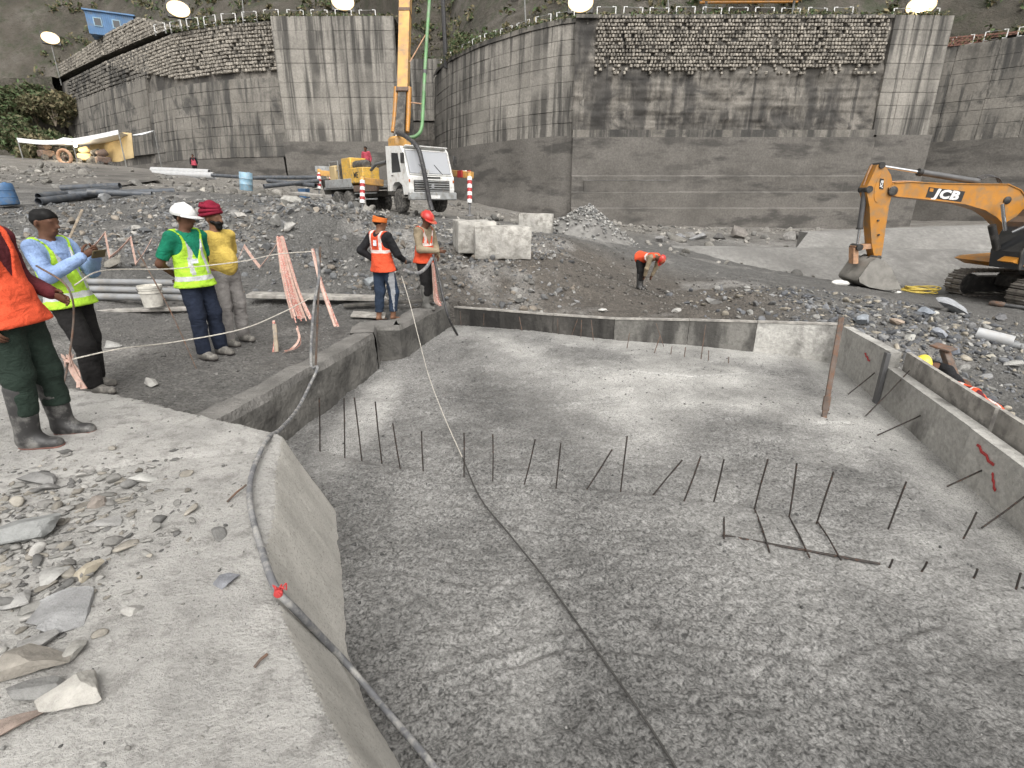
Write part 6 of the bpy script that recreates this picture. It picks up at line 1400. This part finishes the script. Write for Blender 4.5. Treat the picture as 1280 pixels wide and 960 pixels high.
# ================================================================== PEOPLE
def surface_nets(D, org, h):
    S = D < 0; nx, ny, nz = D.shape
    cs = np.zeros((nx-1, ny-1, nz-1), np.int8)
    for i in (0,1):
        for j in (0,1):
            for k in (0,1): cs += S[i:nx-1+i, j:ny-1+j, k:nz-1+k]
    act = (cs > 0) & (cs < 8); idx = np.full(act.shape, -1, np.int64); I = np.argwhere(act); idx[act] = np.arange(len(I))
    acc = np.zeros((len(I), 3)); cnt = np.zeros(len(I))
    for ax in range(3):
        o_ = [a for a in range(3) if a != ax]
        for p in (0,1):
            for q in (0,1):
                a = I.copy(); a[:, o_[0]] += p; a[:, o_[1]] += q; b = a.copy(); b[:, ax] += 1
                da, db = D[tuple(a.T)], D[tuple(b.T)]; m = (da < 0) != (db < 0)
                t = np.where(m, da/(da-db+1e-12), 0); pos = a.astype(float); pos[:, ax] += t
                acc[m] += pos[m]; cnt[m] += 1
    V = acc/np.maximum(cnt, 1)[:, None]*h + org; F = []
    for ax in range(3):
        o_ = [a for a in range(3) if a != ax]; sl0 = [slice(None)]*3; sl1 = [slice(None)]*3; sl0[ax] = slice(0,-1); sl1[ax] = slice(1,None)
        A, B = S[tuple(sl0)], S[tuple(sl1)]; E_ = np.argwhere(A != B)
        E_ = E_[(E_[:, o_[0]] > 0) & (E_[:, o_[1]] > 0) & (E_[:, o_[0]] < D.shape[o_[0]]-1) & (E_[:, o_[1]] < D.shape[o_[1]]-1)]
        c = []
        for p, q in ((-1,-1), (0,-1), (0,0), (-1,0)):
            e = E_.copy(); e[:, o_[0]] += p; e[:, o_[1]] += q; c.append(idx[tuple(e.T)])
        c = np.stack(c, 1); fl = A[tuple(E_.T)] ^ (ax == 1); c[~fl] = c[~fl][:, ::-1]; F.append(c)
    return V, np.concatenate(F)
def smin(a, b, k): h_ = np.clip(.5 + .5*(b-a)/k, 0, 1); return b + (a-b)*h_ - k*h_*(1-h_)
class Sdf:
    def __init__(s, h=.012): s.p = []; s.h = h
    def cone(s, a, b, ra, rb, n=None, sq=1.0, k=.03): s.p.append((np.array(a,float), np.array(b,float), ra, rb, None if n is None else np.array(n,float), sq, k)); return s
    def mesh(s, clip=None, infl=0.0, wr=0.0):
        lo = np.min([np.minimum(p[0]-max(p[2],p[3])*1.3, p[1]-max(p[2],p[3])*1.3) for p in s.p], 0) - .05 - infl
        hi = np.max([np.maximum(p[0]+max(p[2],p[3])*1.3, p[1]+max(p[2],p[3])*1.3) for p in s.p], 0) + .05 + infl
        h = s.h; n = np.ceil((hi-lo)/h).astype(int)+1; D = np.full(n, .5, np.float64)
        for a, b, ra, rb, nn, sq, k in s.p:
            m = max(ra,rb)*1.25 + .07 + infl; i0 = np.maximum(((np.minimum(a,b)-m-lo)/h).astype(int), 0); i1 = np.minimum(((np.maximum(a,b)+m-lo)/h).astype(int)+2, n)
            sl = tuple(slice(x, y) for x, y in zip(i0, i1)); G = [lo[q] + h*np.arange(i0[q], i1[q]) for q in range(3)]
            X, Y, Z = np.meshgrid(*G, indexing='ij'); P = np.stack([X,Y,Z], -1); ab = b-a; L2 = max(ab @ ab, 1e-9)
            t = np.clip(((P-a) @ ab)/L2, 0, 1); q = P - a - t[...,None]*ab
            if nn is not None: c = q @ nn; q = q + nn*(c*(1/sq-1))[...,None]
            d = np.linalg.norm(q, axis=-1) - (ra + (rb-ra)*t) - infl
            D[sl] = smin(D[sl], d, k)
        G = [lo[q] + h*np.arange(n[q]) for q in range(3)]; X, Y, Z = np.meshgrid(*G, indexing='ij')
        if wr: near = np.abs(D) < .06; D[near] += wr*fbm(X[near], Y[near], Z[near]*1.4, s=9, o=3)
        if clip is not None: D = np.maximum(D, clip(np.stack([X,Y,Z], -1)))
        return surface_nets(D, lo, h)
def part(name, VF, mats, parent, mfn=None, smooth=180):
    V, F = VF
    if len(F) == 0: return None
    me = np_mesh(name, V, F, mats, smooth)
    if mfn is not None: me.polygons.foreach_set('material_index', mfn(V[F].mean(1)).astype(np.int32))
    return link(name, me, parent)
def person(label, loc, head, H_=1.72, h=.013, skin='skin_brown', shirt='shirt_blue', sleeve=1.0, trousers='trouser_black', shoes='shoe_grey', boots=False, bare=False, vest=None, vest2='reflective', vstyle='x',
           hat=None, hair=True, beard=False, belly=0.0, lean=(0,0), headrot=(0,0), RE=None, RW=None, LE=None, LW=None, RK=None, LK=None, RA=None, LA=None, curl=.6, group=None, wide=1.0, hands=True, tuck=True, sole='sole_dark', track_side=False, fist=False):
    s = H_/1.75
    def S3(p): return np.array(p, float)
    hip = S3((0,0,.93))
    Rt = rotm(-lean[0], lean[1], 0)                                # forward lean, side lean
    def T(p): return Rt @ (np.array(p, float) - hip) + hip
    def Ti(P): return (P - hip) @ Rt + hip
    nb = S3((0,.0,1.50)); Rh = rotm(-headrot[0], 0, headrot[1])
    def Hd(p): return T(Rh @ (np.array(p, float) - nb) + nb)
    w = wide; fwd = Rt @ np.array((0,1.0,0)); rgt = Rt @ np.array((1.0,0,0))
    RS, LS = T((.185*w,0,1.425)), T((-.185*w,0,1.425))
    RE = T((.25,-.02,1.14)) if RE is None else T(RE); LE = T((-.25,-.02,1.14)) if LE is None else T(LE)
    RW = T((.26,.06,.90)) if RW is None else T(RW); LW = T((-.26,.06,.90)) if LW is None else T(LW)
    RH, LH = S3((.095,0,.92)), S3((-.095,0,.92))
    RA = S3((.11,-.02,.09)) if RA is None else S3(RA); LA = S3((-.11,-.02,.09)) if LA is None else S3(LA)
    RK = (RH+RA)/2 + (0,.03,.03) if RK is None else S3(RK); LK = (LH+LA)/2 + (0,.03,.03) if LK is None else S3(LK)
    root_loc = np.array(loc, float)
    # ---- prims
    tor = [(T((0,-.005,1.10)), T((0,.0,1.30)), .152*w, .168*w, fwd, .68), (T((-.12*w,-.01,1.405)), T((.12*w,-.01,1.405)), .082, .082, None, 1), (T((0,0,.98)), T((0,0,1.12)), .155*w, .148*w, fwd, .72)]
    if belly: tor.append((T((0,.035,1.06)), T((0,.04,1.14)), .115+belly*.35, .115+belly*.35, None, 1))
    pel = [((-.055,0,.94), (.055,0,.94), .135*w, .135*w, (0,1,0), .85)]
    legs = [(RH+(0,0,-.02), RK, .088*w, .064, None, 1), (LH+(0,0,-.02), LK, .088*w, .064, None, 1), (RK, RA, .062, .043, None, 1), (LK, LA, .062, .043, None, 1)]
    arms = [(RS, RE, .056, .044, None, 1), (LS, LE, .056, .044, None, 1), (RE, RW, .042, .029, None, 1), (LE, LW, .042, .029, None, 1)]
    body = Sdf(h)
    for p in tor + pel + legs + arms: body.cone(*p[:4], n=p[4], sq=p[5])
    body.cone(T((0,-.01,1.44)), Hd((0,.01,1.57)), .062, .055)
    body.cone(Hd((0,-.015,1.655)), Hd((0,.02,1.665)), .089, .083, n=Rt@Rh@np.array((1.,0,0)), sq=.86)
    body.cone(Hd((0,.045,1.62)), Hd((0,.058,1.565)), .062, .046, n=Rt@Rh@np.array((1.,0,0)), sq=.9, k=.025)
    body.cone(Hd((0,.105,1.645)), Hd((0,.122,1.615)), .010, .017, k=.012)
    body.cone(Hd((-.045,.087,1.662)), Hd((.045,.087,1.662)), .013, .013, k=.012)
    for sg in (-1,1): body.cone(Hd((sg*.083,-.005,1.645)), Hd((sg*.085,-.01,1.61)), .016, .012, k=.008)
    body.cone(Hd((-.022,.098,1.578)), Hd((.022,.098,1.578)), .010, .010, k=.008)
    if bare or not boots:
        for K_, A_ in ((RK,RA),(LK,LA)):
            body.cone(A_+(0,-.03,-.03), A_+(0,.14,-.065), .036, .026, n=(0,0,1), sq=.8)
    # palms
    hand = []
    for E_, W_, sg in ((RE,RW,1),(LE,LW,-1)):
        d = (W_-E_)/np.linalg.norm(W_-E_); nrm = np.cross(d, (0,0,1.)) if abs(d[2]) < .9 else np.array((sg*1.,0,0)); nrm /= np.linalg.norm(nrm)
        sd = np.cross(nrm, d); body.cone(W_, W_+d*.085, .030, .034, n=nrm, sq=.5, k=.02); hand.append((W_, d, nrm, sd, sg))
    V, F = body.mesh(); mb = MB(); mb.add(V, F.tolist())
    if hands:
        for W_, d, nrm, sd, sg in hand:
            for k in range(4):
                b0 = W_ + d*.085 + sd*(.024-.016*k); L = (.075,.084,.078,.062)[k]; dd = d.copy(); P = [b0 - d*.015]; c = b0
                inn = -nrm*sg if True else nrm
                for q in range(3):
                    c = c + dd*L*(.42,.32,.26)[q]; P.append(c); dd = dd*math.cos(curl) + inn*math.sin(curl); dd /= np.linalg.norm(dd)
                mb.tube(P, [.0095,.009,.0085,.007], 6)
            b0 = W_ + d*.03 + sd*.026; inn = -nrm*sg; dd = d*.6 + sd*.7 + inn*.3; dd /= np.linalg.norm(dd); mb.tube([b0, b0+dd*.035, b0+dd*.05+d*.022+inn*.012, b0+dd*.05+d*.045+inn*.02], [.013,.011,.010,.008], 6)
    VV = mb.verts()*s; root = link('person', np_mesh('person', VV[:0], np.zeros((0,4), int), MATS[skin])) if False else None
    me = bpy.data.meshes.new('person'); me.from_pydata(VV.tolist(), [], mb.f); me.materials.append(MATS[skin]); me.polygons.foreach_set('use_smooth', np.ones(len(me.polygons), bool)); me.update()
    root = link('person', me); root.location = root_loc; root.rotation_euler = (0,0,head); tag(root, label, 'person', group)
    def sub(name, sdf, mats, clip=None, infl=0, wr=0, mfn=None):
        V, F = sdf.mesh(clip, infl, wr)
        if len(F) == 0: return None
        C = V[F].mean(1) if mfn is not None else None
        me = np_mesh(name, V*s, F, [MATS[m] for m in (mats if isinstance(mats, (list,tuple)) else [mats])], 180)
        if mfn is not None: me.polygons.foreach_set('material_index', mfn(C).astype(np.int32))
        return link(name, me, root)
    # ---- shirt
    sh = Sdf(h)
    for p in tor: sh.cone(*p[:4], n=p[4], sq=p[5])
    for (S_, E_, W_) in ((RS,RE,RW),(LS,LE,LW)):
        sh.cone(S_, E_, .062, .052)
        if sleeve > .6: sh.cone(E_, E_ + (W_-E_)*(.97 if sleeve >= 1 else .55), .050, .037)
    hem = .90 if (tuck is False or belly) else .955
    def cl_shirt(P):
        c = Ti(P); a = hem - c[...,2]
        neck = .062 - np.hypot(c[...,0], c[...,1]+.005-(c[...,2]-1.46)*.25); neck = np.where(c[...,2] > 1.40, neck, -1)
        d = np.maximum(a, neck)
        if sleeve <= .6:
            for S_, E_ in ((RS,RE),(LS,LE)):
                u = (E_-S_)/np.linalg.norm(E_-S_); q = (P-S_) @ u - np.linalg.norm(E_-S_)*.80; r = np.linalg.norm(P - S_ - ((P-S_) @ u)[...,None]*u, axis=-1)
                d = np.where((r < .14), np.maximum(d, q), d)
        return d
    if sleeve <= .6:
        pass
    sub('shirt', sh, shirt, cl_shirt, .012, .011)
    # ---- trousers
    tr_ = Sdf(h)
    for p in pel: tr_.cone(*p[:4], n=p[4], sq=p[5])
    tr_.cone((0,0,.97), (0,0,1.0), .150*w, .148*w, n=(0,1,0), sq=.75)
    for H2, K_, A_ in ((RH,RK,RA),(LH,LK,LA)):
        tr_.cone(H2, K_, .094*w, .078); end = K_ + (A_-K_)*(.98 if not boots else .55); tr_.cone(K_, end, .076, .064 if not bare else .052)
    tmats = [trousers] + (['stripe_grey'] if track_side else [])
    mf = (lambda C: ((np.abs(C[:,0]) > .13) & (np.abs(C[:,1]) < .05) & (C[:,2] < .9)).astype(int)) if track_side else None
    sub('trousers', tr_, tmats, lambda P: np.maximum(P[...,2] - 1.0, (.17 if bare else .07 if not boots else .25) - P[...,2]), .012, .013, mf)
    if belly or tuck:
        if shirt in ('shirt_yellow','shirt_blue'):
            bl = Sdf(h); bl.cone((0,0,.985), (0,0,.986), .172*w, .172*w, n=(0,1,0), sq=.78); sub('belt', bl, 'shirt_black', lambda P: np.maximum(P[...,2]-1.0, .965-P[...,2]))
    # ---- shoes, boots
    for A_, K_ in ((RA,RK),(LA,LK)):
        if bare:
            so = Sdf(h*.8); so.cone(A_+(0,-.05,-.075), A_+(0,.16,-.075), .05, .052, n=(0,0,1), sq=.3); sub('sandal', so, 'sole_dark'); continue
        so = Sdf(h*.8); z0 = A_[2]-.09
        so.cone(A_+(0,-.035,-.04), A_+(0,.15,-.052), .052, .042, n=(0,0,1), sq=.95); so.cone(A_+(0,-.02,0), A_+(0,.03,-.03), .058, .055)
        if boots: so.cone(A_+(0,-.015,0), A_ + (K_-A_)*.80 + (0,-.01,0), .064, .080)
        clipz = lambda P, z0=z0: z0 - P[...,2]
        bt_ = sub('boot' if boots else 'shoe', so, shoes, clipz, .004)
        V, F = so.mesh(lambda P, z0=z0: np.maximum(z0 - .002 - P[...,2], P[...,2] - z0 - .025), .010); me = np_mesh('sole', V*s, F, MATS[sole], 180); link('sole', me, bt_)
    # ---- vest
    if vest:
        ve = Sdf(h)
        for p in tor: ve.cone(*p[:4], n=p[4], sq=p[5])
        ve.cone(T((0,0,.88)), T((0,0,1.0)), .205*w, .168*w, n=fwd, sq=.80)
        if belly: pass
        def cl_v(P):
            c = Ti(P); x, y, z = np.abs(c[...,0]), c[...,1], c[...,2]
            d = .86 - z
            hole = .115 - np.hypot(np.maximum(x-.0,0)*0 + (x-.235*w), (z-1.37)*.72)
            d = np.maximum(d, hole); d = np.maximum(d, x - .172*w - np.clip((1.30-z)*.5,0,.06))
            vneck = np.where(y > 0, (z-1.16)*.42 - x, .075 - np.hypot(x, z-1.50)); d = np.maximum(d, np.where(z > 1.12, vneck, -1))
            d = np.maximum(d, .07 - np.hypot(c[...,0], c[...,1]) + np.where(z > 1.42, 0, -1))
            return d
        def mv(C):
            c = (C - hip) @ Rt + hip; x, z = np.abs(c[:,0]), c[:,2]; m = np.zeros(len(C), int)
            if vstyle == 'x':
                m[(z > .94) & (z < .995)] = 1; m[(np.abs(x - .095 - np.clip((1.15-z)*.25,-.02,0)) < .024) & (z > 1.0)] = 1
            elif vstyle == 'h':
                m[(z > 1.17) & (z < 1.215)] = 1; m[(np.abs(x-.10) < .022) & (z > 1.2)] = 1
            elif vstyle == 'bend': m[(z > 1.2) & (z < 1.26)] = 1
            return m
        vo = sub('vest', ve, [vest, vest2], cl_v, .032, .013, mv)
        if vstyle == 'h' and vo: 
            q = MB().box((.055,0,0), (.062,.006,.085), bev=0); o_ = obj('back_print', q, MATS['badge'], vo); P_ = T((-.03,-.155,1.335))*s; o_.location = P_; o_.rotation_euler = (R(-4),0,0)
        if vstyle == 'x' and hat == 'white' and vo:
            o_ = obj('name_badge', MB().box((0,0,0), (.075,.006,.05)), MATS['badge'], vo); o_.location = T((.07,.158,1.16))*s; o_.rotation_euler = (.0,0,-.3)
    # ---- head gear, hair
    HM = Rt @ Rh
    def hobj(name, V, F, mat, par=root, smooth=60):
        V = np.array([Hd(v) for v in V])*s; me = bpy.data.meshes.new(name); me.from_pydata(V.tolist(), [], [tuple(int(i) for i in f) for f in F]); me.materials.append(MATS[mat]); me.polygons.foreach_set('use_smooth', np.ones(len(me.polygons), bool)); me.set_sharp_from_angle(angle=R(smooth)); me.update(); return link(name, me, par)
    if hat in ('white','red','yellow'):
        m = 'helmet_' + hat; mb = MB(); an = np.linspace(0, np.pi/2, 9); prof = [(.128*math.cos(a), .115*math.sin(a)) for a in an]; prof = [(.118,-.02)] + prof; prof[-1] = (.002, prof[-1][1])
        mb.lathe(prof, 28, (0,-.005,1.675), sc=(.92,1.08,1)); hm = hobj('helmet', mb.verts(), mb.f, m)
        mb = MB(); ang = np.linspace(-1.25, 1.25, 15); v = []
        for a in ang: 
            for r, z in ((.118,.004),(.128+.065*math.cos(a*1.1)**.8,-.012),(.128+.063*math.cos(a*1.1)**.8,-.02),(.116,-.008)): v.append((r*math.sin(a)*.92, -.005+r*math.cos(a)*1.08, 1.675+z))
        f = [(i*4+j, i*4+(j+1) % 4, (i+1)*4+(j+1) % 4, (i+1)*4+j) for i in range(14) for j in range(4)]; hobj('brim', v, f, m, hm)
        mb = MB(); mb.tube([(0,-.125,1.70),(0,-.09,1.765),(0,0,1.796),(0,.08,1.765),(0,.12,1.71)], .012, 6); hobj('ridge', mb.verts(), mb.f, m, hm)
    elif hat == 'turban':
        tu_ = Sdf(.009); mb = MB()
        tu_.cone(Hd((0,-.035,1.712)), Hd((0,-.02,1.765)), .130, .098, n=Rt@Rh@np.array((1.,0,0)), sq=.9); t_ = sub('turban', tu_, 'turban_maroon', lambda P: -(((P-Hd((0,.0,1.69))) @ (HM @ np.array((0,-.35,1.0))))), .0, .006)
        for k in range(5):
            an = np.linspace(0, 6.283, 29); tl = .28 - .10*k; mb.tube(np.c_[(.118-.005*k)*np.sin(an), -.028+(.126-.006*k)*np.cos(an), 1.692+.026*k+tl*.11*np.cos(an)+.012*np.sin(an)*(1 if k % 2 else -1)], .022, 7, cap=False)
        hobj('turban_fold', mb.verts(), mb.f, 'turban_maroon', t_)
    elif hat == 'band':
        mb = MB()
        for k in range(4): an = np.linspace(0, 6.283, 29); mb.tube(np.c_[(.098-.003*k)*np.sin(an), -.01+.108*np.cos(an), 1.655+.021*k+.012*np.cos(an+.5*k)], .015, 7, cap=False)
        hobj('headband', mb.verts(), mb.f, 'cloth_orange')
    elif hat == 'cap':
        mb = MB(); mb.lathe([(.105,-.01),(.105,.03),(.08,.08),(.002,.105)], 20, (0,-.005,1.67), sc=(.92,1.05,1)); mb.box((0,.13,1.675), (.14,.10,.012)); hobj('cap', mb.verts(), mb.f, 'helmet_red')
    if hair:
        hr = Sdf(h*.8); hr.cone(Hd((0,-.018,1.660)), Hd((0,.014,1.676)), .0935, .085, n=Rt@Rh@np.array((1.,0,0)), sq=.90)
        ax = HM @ np.array((0,-.62,1.0))
        sub('hair', hr, 'hair_black', lambda P: -((P - Hd((0,.035,1.655))) @ ax)*.85, .004, .022)
    if beard:
        be = Sdf(h*.8); be.cone(Hd((0,.062,1.575)), Hd((0,.075,1.535)), .055, .035); be.cone(Hd((-.06,.03,1.60)), Hd((.06,.03,1.60)), .028, .028); be.cone(Hd((-.03,.108,1.592)), Hd((.03,.108,1.592)), .012, .012, k=.01)
        sub('beard', be, 'hair_black', lambda P: ((P - Hd((0,0,1.615))) @ (HM @ np.array((0,-.1,1.0)))), .004, .012)
    for sg in (-1,1):
        mb = MB(); mb.lathe([(0,-.007),(.006,-.005),(.009,0),(.006,.005),(0,.007)], 8, (sg*.033,.088,1.645)); hobj('eye', mb.verts(), mb.f, 'hair_black')
    return root
def at_feet(px, py, z): p = PZ(px, py, z); return p
FACE_R = R(-90)                                                   # facing +X
# the six near people
p = at_feet(62,552,.0); p[2] = 0.0
person('person in orange vest, maroon sleeves, green trousers and black gumboots cut by left edge', p, R(-84), 1.74, skin='skin_dark', shirt='shirt_maroon', trousers='trouser_green', boots=True, shoes='boot_rubber', sole='sole_rust', vest='vest_orange', vstyle='none', RE=(.27,-.10,1.16), RW=(.24,.02,.92), LE=(-.27,-.06,1.15), LW=(-.22,.16,1.02), LA=(-.12,.05,.09), LK=(-.11,.04,.50), lean=(-.10,0), wide=1.08)
p = at_feet(118,482,-.12); p[2] = Hs(p[0], p[1])
pm = person('person in lime vest and pale blue shirt looking at a phone held in both hands', p, R(-92), 1.74, skin='skin_dark', shirt='shirt_blue', trousers='trouser_black', shoes='shoe_grey', vest='vest_lime', lean=(-.10,0), headrot=(.28,.05), RE=(.23,.10,1.16), RW=(.07,.335,1.30), LE=(-.23,.12,1.16), LW=(-.08,.34,1.30), curl=.8, RA=(.13,.12,.09), RK=(.11,.12,.51), LA=(-.10,-.05,.09))
mw = pm.matrix_basis if False else Matrix.Translation(pm.location) @ Matrix.Rotation(R(-92), 4, 'Z')
hc = mw @ Vector((-.005, .40, 1.345)); ph = thing('phone', 'dark gold phone held up by the man in lime vest', 'phone', hc, R(-92)); ph.rotation_euler = (R(-25),0,R(-92))
obj('case', MB().box((0,0,0), (.155,.011,.078), bev=.005), MATS['phone_gold'], ph); obj('screen', MB().box((0,-.0075,0), (.14,.004,.068)), MATS['cab_glass'], ph); obj('camera_lens', MB().lathe([(0,0),(.008,0),(.008,.004),(0,.004)], 10, (.055,.006,.02), rotm(R(-90),0,0)), MATS['black_paint'], ph)
p = at_feet(263,446,-.16); p[2] = Hs(p[0], p[1])
gs = person('person in white helmet, lime vest and green polo shirt with hands behind back', p, R(-112), 1.74, skin='skin_dark', shirt='shirt_green', sleeve=.5, trousers='trouser_navy', shoes='shoe_grey', vest='vest_lime', hat='white', hair=True, headrot=(.22,.35), lean=(-.02,0), RE=(.28,-.13,1.14), RW=(.06,-.20,.97), LE=(-.28,-.13,1.14), LW=(-.05,-.22,.98), LA=(-.13,.05,.09), RA=(.12,.07,.09), tuck=False)
p = at_feet(296,430,-.16); p[2] = Hs(p[0], p[1])
person('person in maroon turban and yellow polo shirt with hands behind back', p, R(-115), 1.70, skin='skin_brown', shirt='shirt_yellow', sleeve=.5, trousers='trouser_grey', shoes='shoe_grey', hat='turban', hair=False, beard=True, belly=.12, headrot=(.12,.25), lean=(-.05,0), RE=(.28,-.14,1.14), RW=(.06,-.22,.98), LE=(-.28,-.14,1.14), LW=(-.05,-.23,.99), RA=(.15,.06,.09), LA=(-.13,.0,.09), wide=1.06)
p = at_feet(484,399,-.18); p[2] = Hs(p[0], p[1])
person('person in orange headband and orange vest over black shirt, barefoot in sandals, seen from behind', p, R(-30), 1.66, skin='skin_brown', shirt='shirt_black', trousers='trouser_track', bare=True, vest='vest_orange', vest2='reflective_pink', vstyle='h', hat='band', hair=True, headrot=(.25,-.35), lean=(-.04,0), RE=(.27,.08,1.14), RW=(.20,.30,1.02), LE=(-.34,-.12,1.20), LW=(-.18,.02,1.02), RA=(.07,.08,.09), RK=(.11,.10,.50), LA=(-.09,-.10,.09), track_side=True, tuck=False)
p = at_feet(534,384,-.19); p[2] = Hs(p[0], p[1])
person('person in red helmet and orange vest over khaki shirt with grey gumboots', p, R(-122), 1.70, skin='skin_dark', shirt='shirt_khaki', trousers='trouser_black', boots=True, shoes='boot_muddy', vest='vest_orange', vest2='reflective_pink', vstyle='h', hat='red', hair=True, headrot=(.45,.1), lean=(.06,0), RE=(.24,.10,1.12), RW=(.02,.33,1.10), LE=(-.24,.06,1.12), LW=(-.02,.30,1.0), RA=(.12,.10,.09), LA=(-.10,-.06,.09))
# people farther off
p = ground_at(798,361,15.5)
person('person in orange vest bending over on the soil mound', p, R(-142), 1.42, h=.018, skin='skin_dark', shirt='shirt_khaki', trousers='trouser_black', boots=True, shoes='boot_rubber', vest='vest_orange', vest2='reflective_pink', vstyle='bend', hat='red', hair=False, lean=(1.5,0), headrot=(.3,0), RE=(.22,.30,1.32), RW=(.16,.50,1.22), LE=(-.22,.30,1.32), LW=(-.14,.52,1.25), RA=(.12,.12,.09), LA=(-.12,-.02,.09))
q = tr.matrix_basis if False else None
tm = Matrix.Translation(Vector(tf)) @ Matrix.Rotation(TRZ, 4, 'Z')
q = tm @ Vector((.05,-7.15,1.28)); dp = PT(443,196,29.3)
q = np.array(tm @ Vector((-.35,-6.9,1.28)))
person('person in pink shirt standing on the deck of the pump truck', (q[0], q[1], q[2]+.35), R(170), 1.68, h=.025, skin='skin_dark', shirt='shirt_pink', trousers='trouser_black', hair=True, headrot=(.2,0))
p = ground_at(418,248,26.5)
person('person in orange vest bending beside the rear outrigger of the truck', p, R(70), 1.66, h=.024, skin='skin_dark', shirt='shirt_khaki', trousers='trouser_navy', vest='vest_orange', vest2='reflective_pink', vstyle='h', lean=(.55,0), hair=True, headrot=(.3,0), RW=(.2,.35,.9), LW=(-.2,.35,.9))
p = PT(246,223,44); p[2] = max(p[2], Hs(p[0], p[1]))
person('person in pink vest standing by the far white pipes', p, R(200), 1.72, h=.028, skin='skin_dark', shirt='shirt_black', trousers='trouser_black', vest='shirt_pink', vest2='shirt_pink', vstyle='none', hair=True)
# two crouched behind the right form, only their helmets and shoulders showing
for px, py, t, kw, lb in ((1194,480,6.0,dict(hat='red', vest='vest_orange', vest2='reflective_pink'),'person in red helmet and orange vest crouched behind the right form'), (1152,457,6.5,dict(hat='yellow', shirt='shirt_black'),'person in yellow helmet stooping behind the right form')):
    top_ = PT(px, py, t); kw.setdefault('shirt','shirt_maroon')
    g = Hs(top_[0], top_[1]); dz_ = min(0.0, top_[2] - (g + 1.18))
    person(lb, (top_[0]+.42 + (.16 if py < 470 else .08), top_[1]+.07, g + dz_ - (.02 if py < 470 else .09)), R(100), 1.66, h=.018, skin='skin_dark', trousers='trouser_black', hair=False, lean=(.95,0), headrot=(.5,0), RK=(.14,.34,.56), LK=(-.14,.30,.52), RE=(.24,.28,1.22), RW=(.15,.45,1.05), LE=(-.24,.28,1.22), LW=(-.15,.45,1.05), **kw)
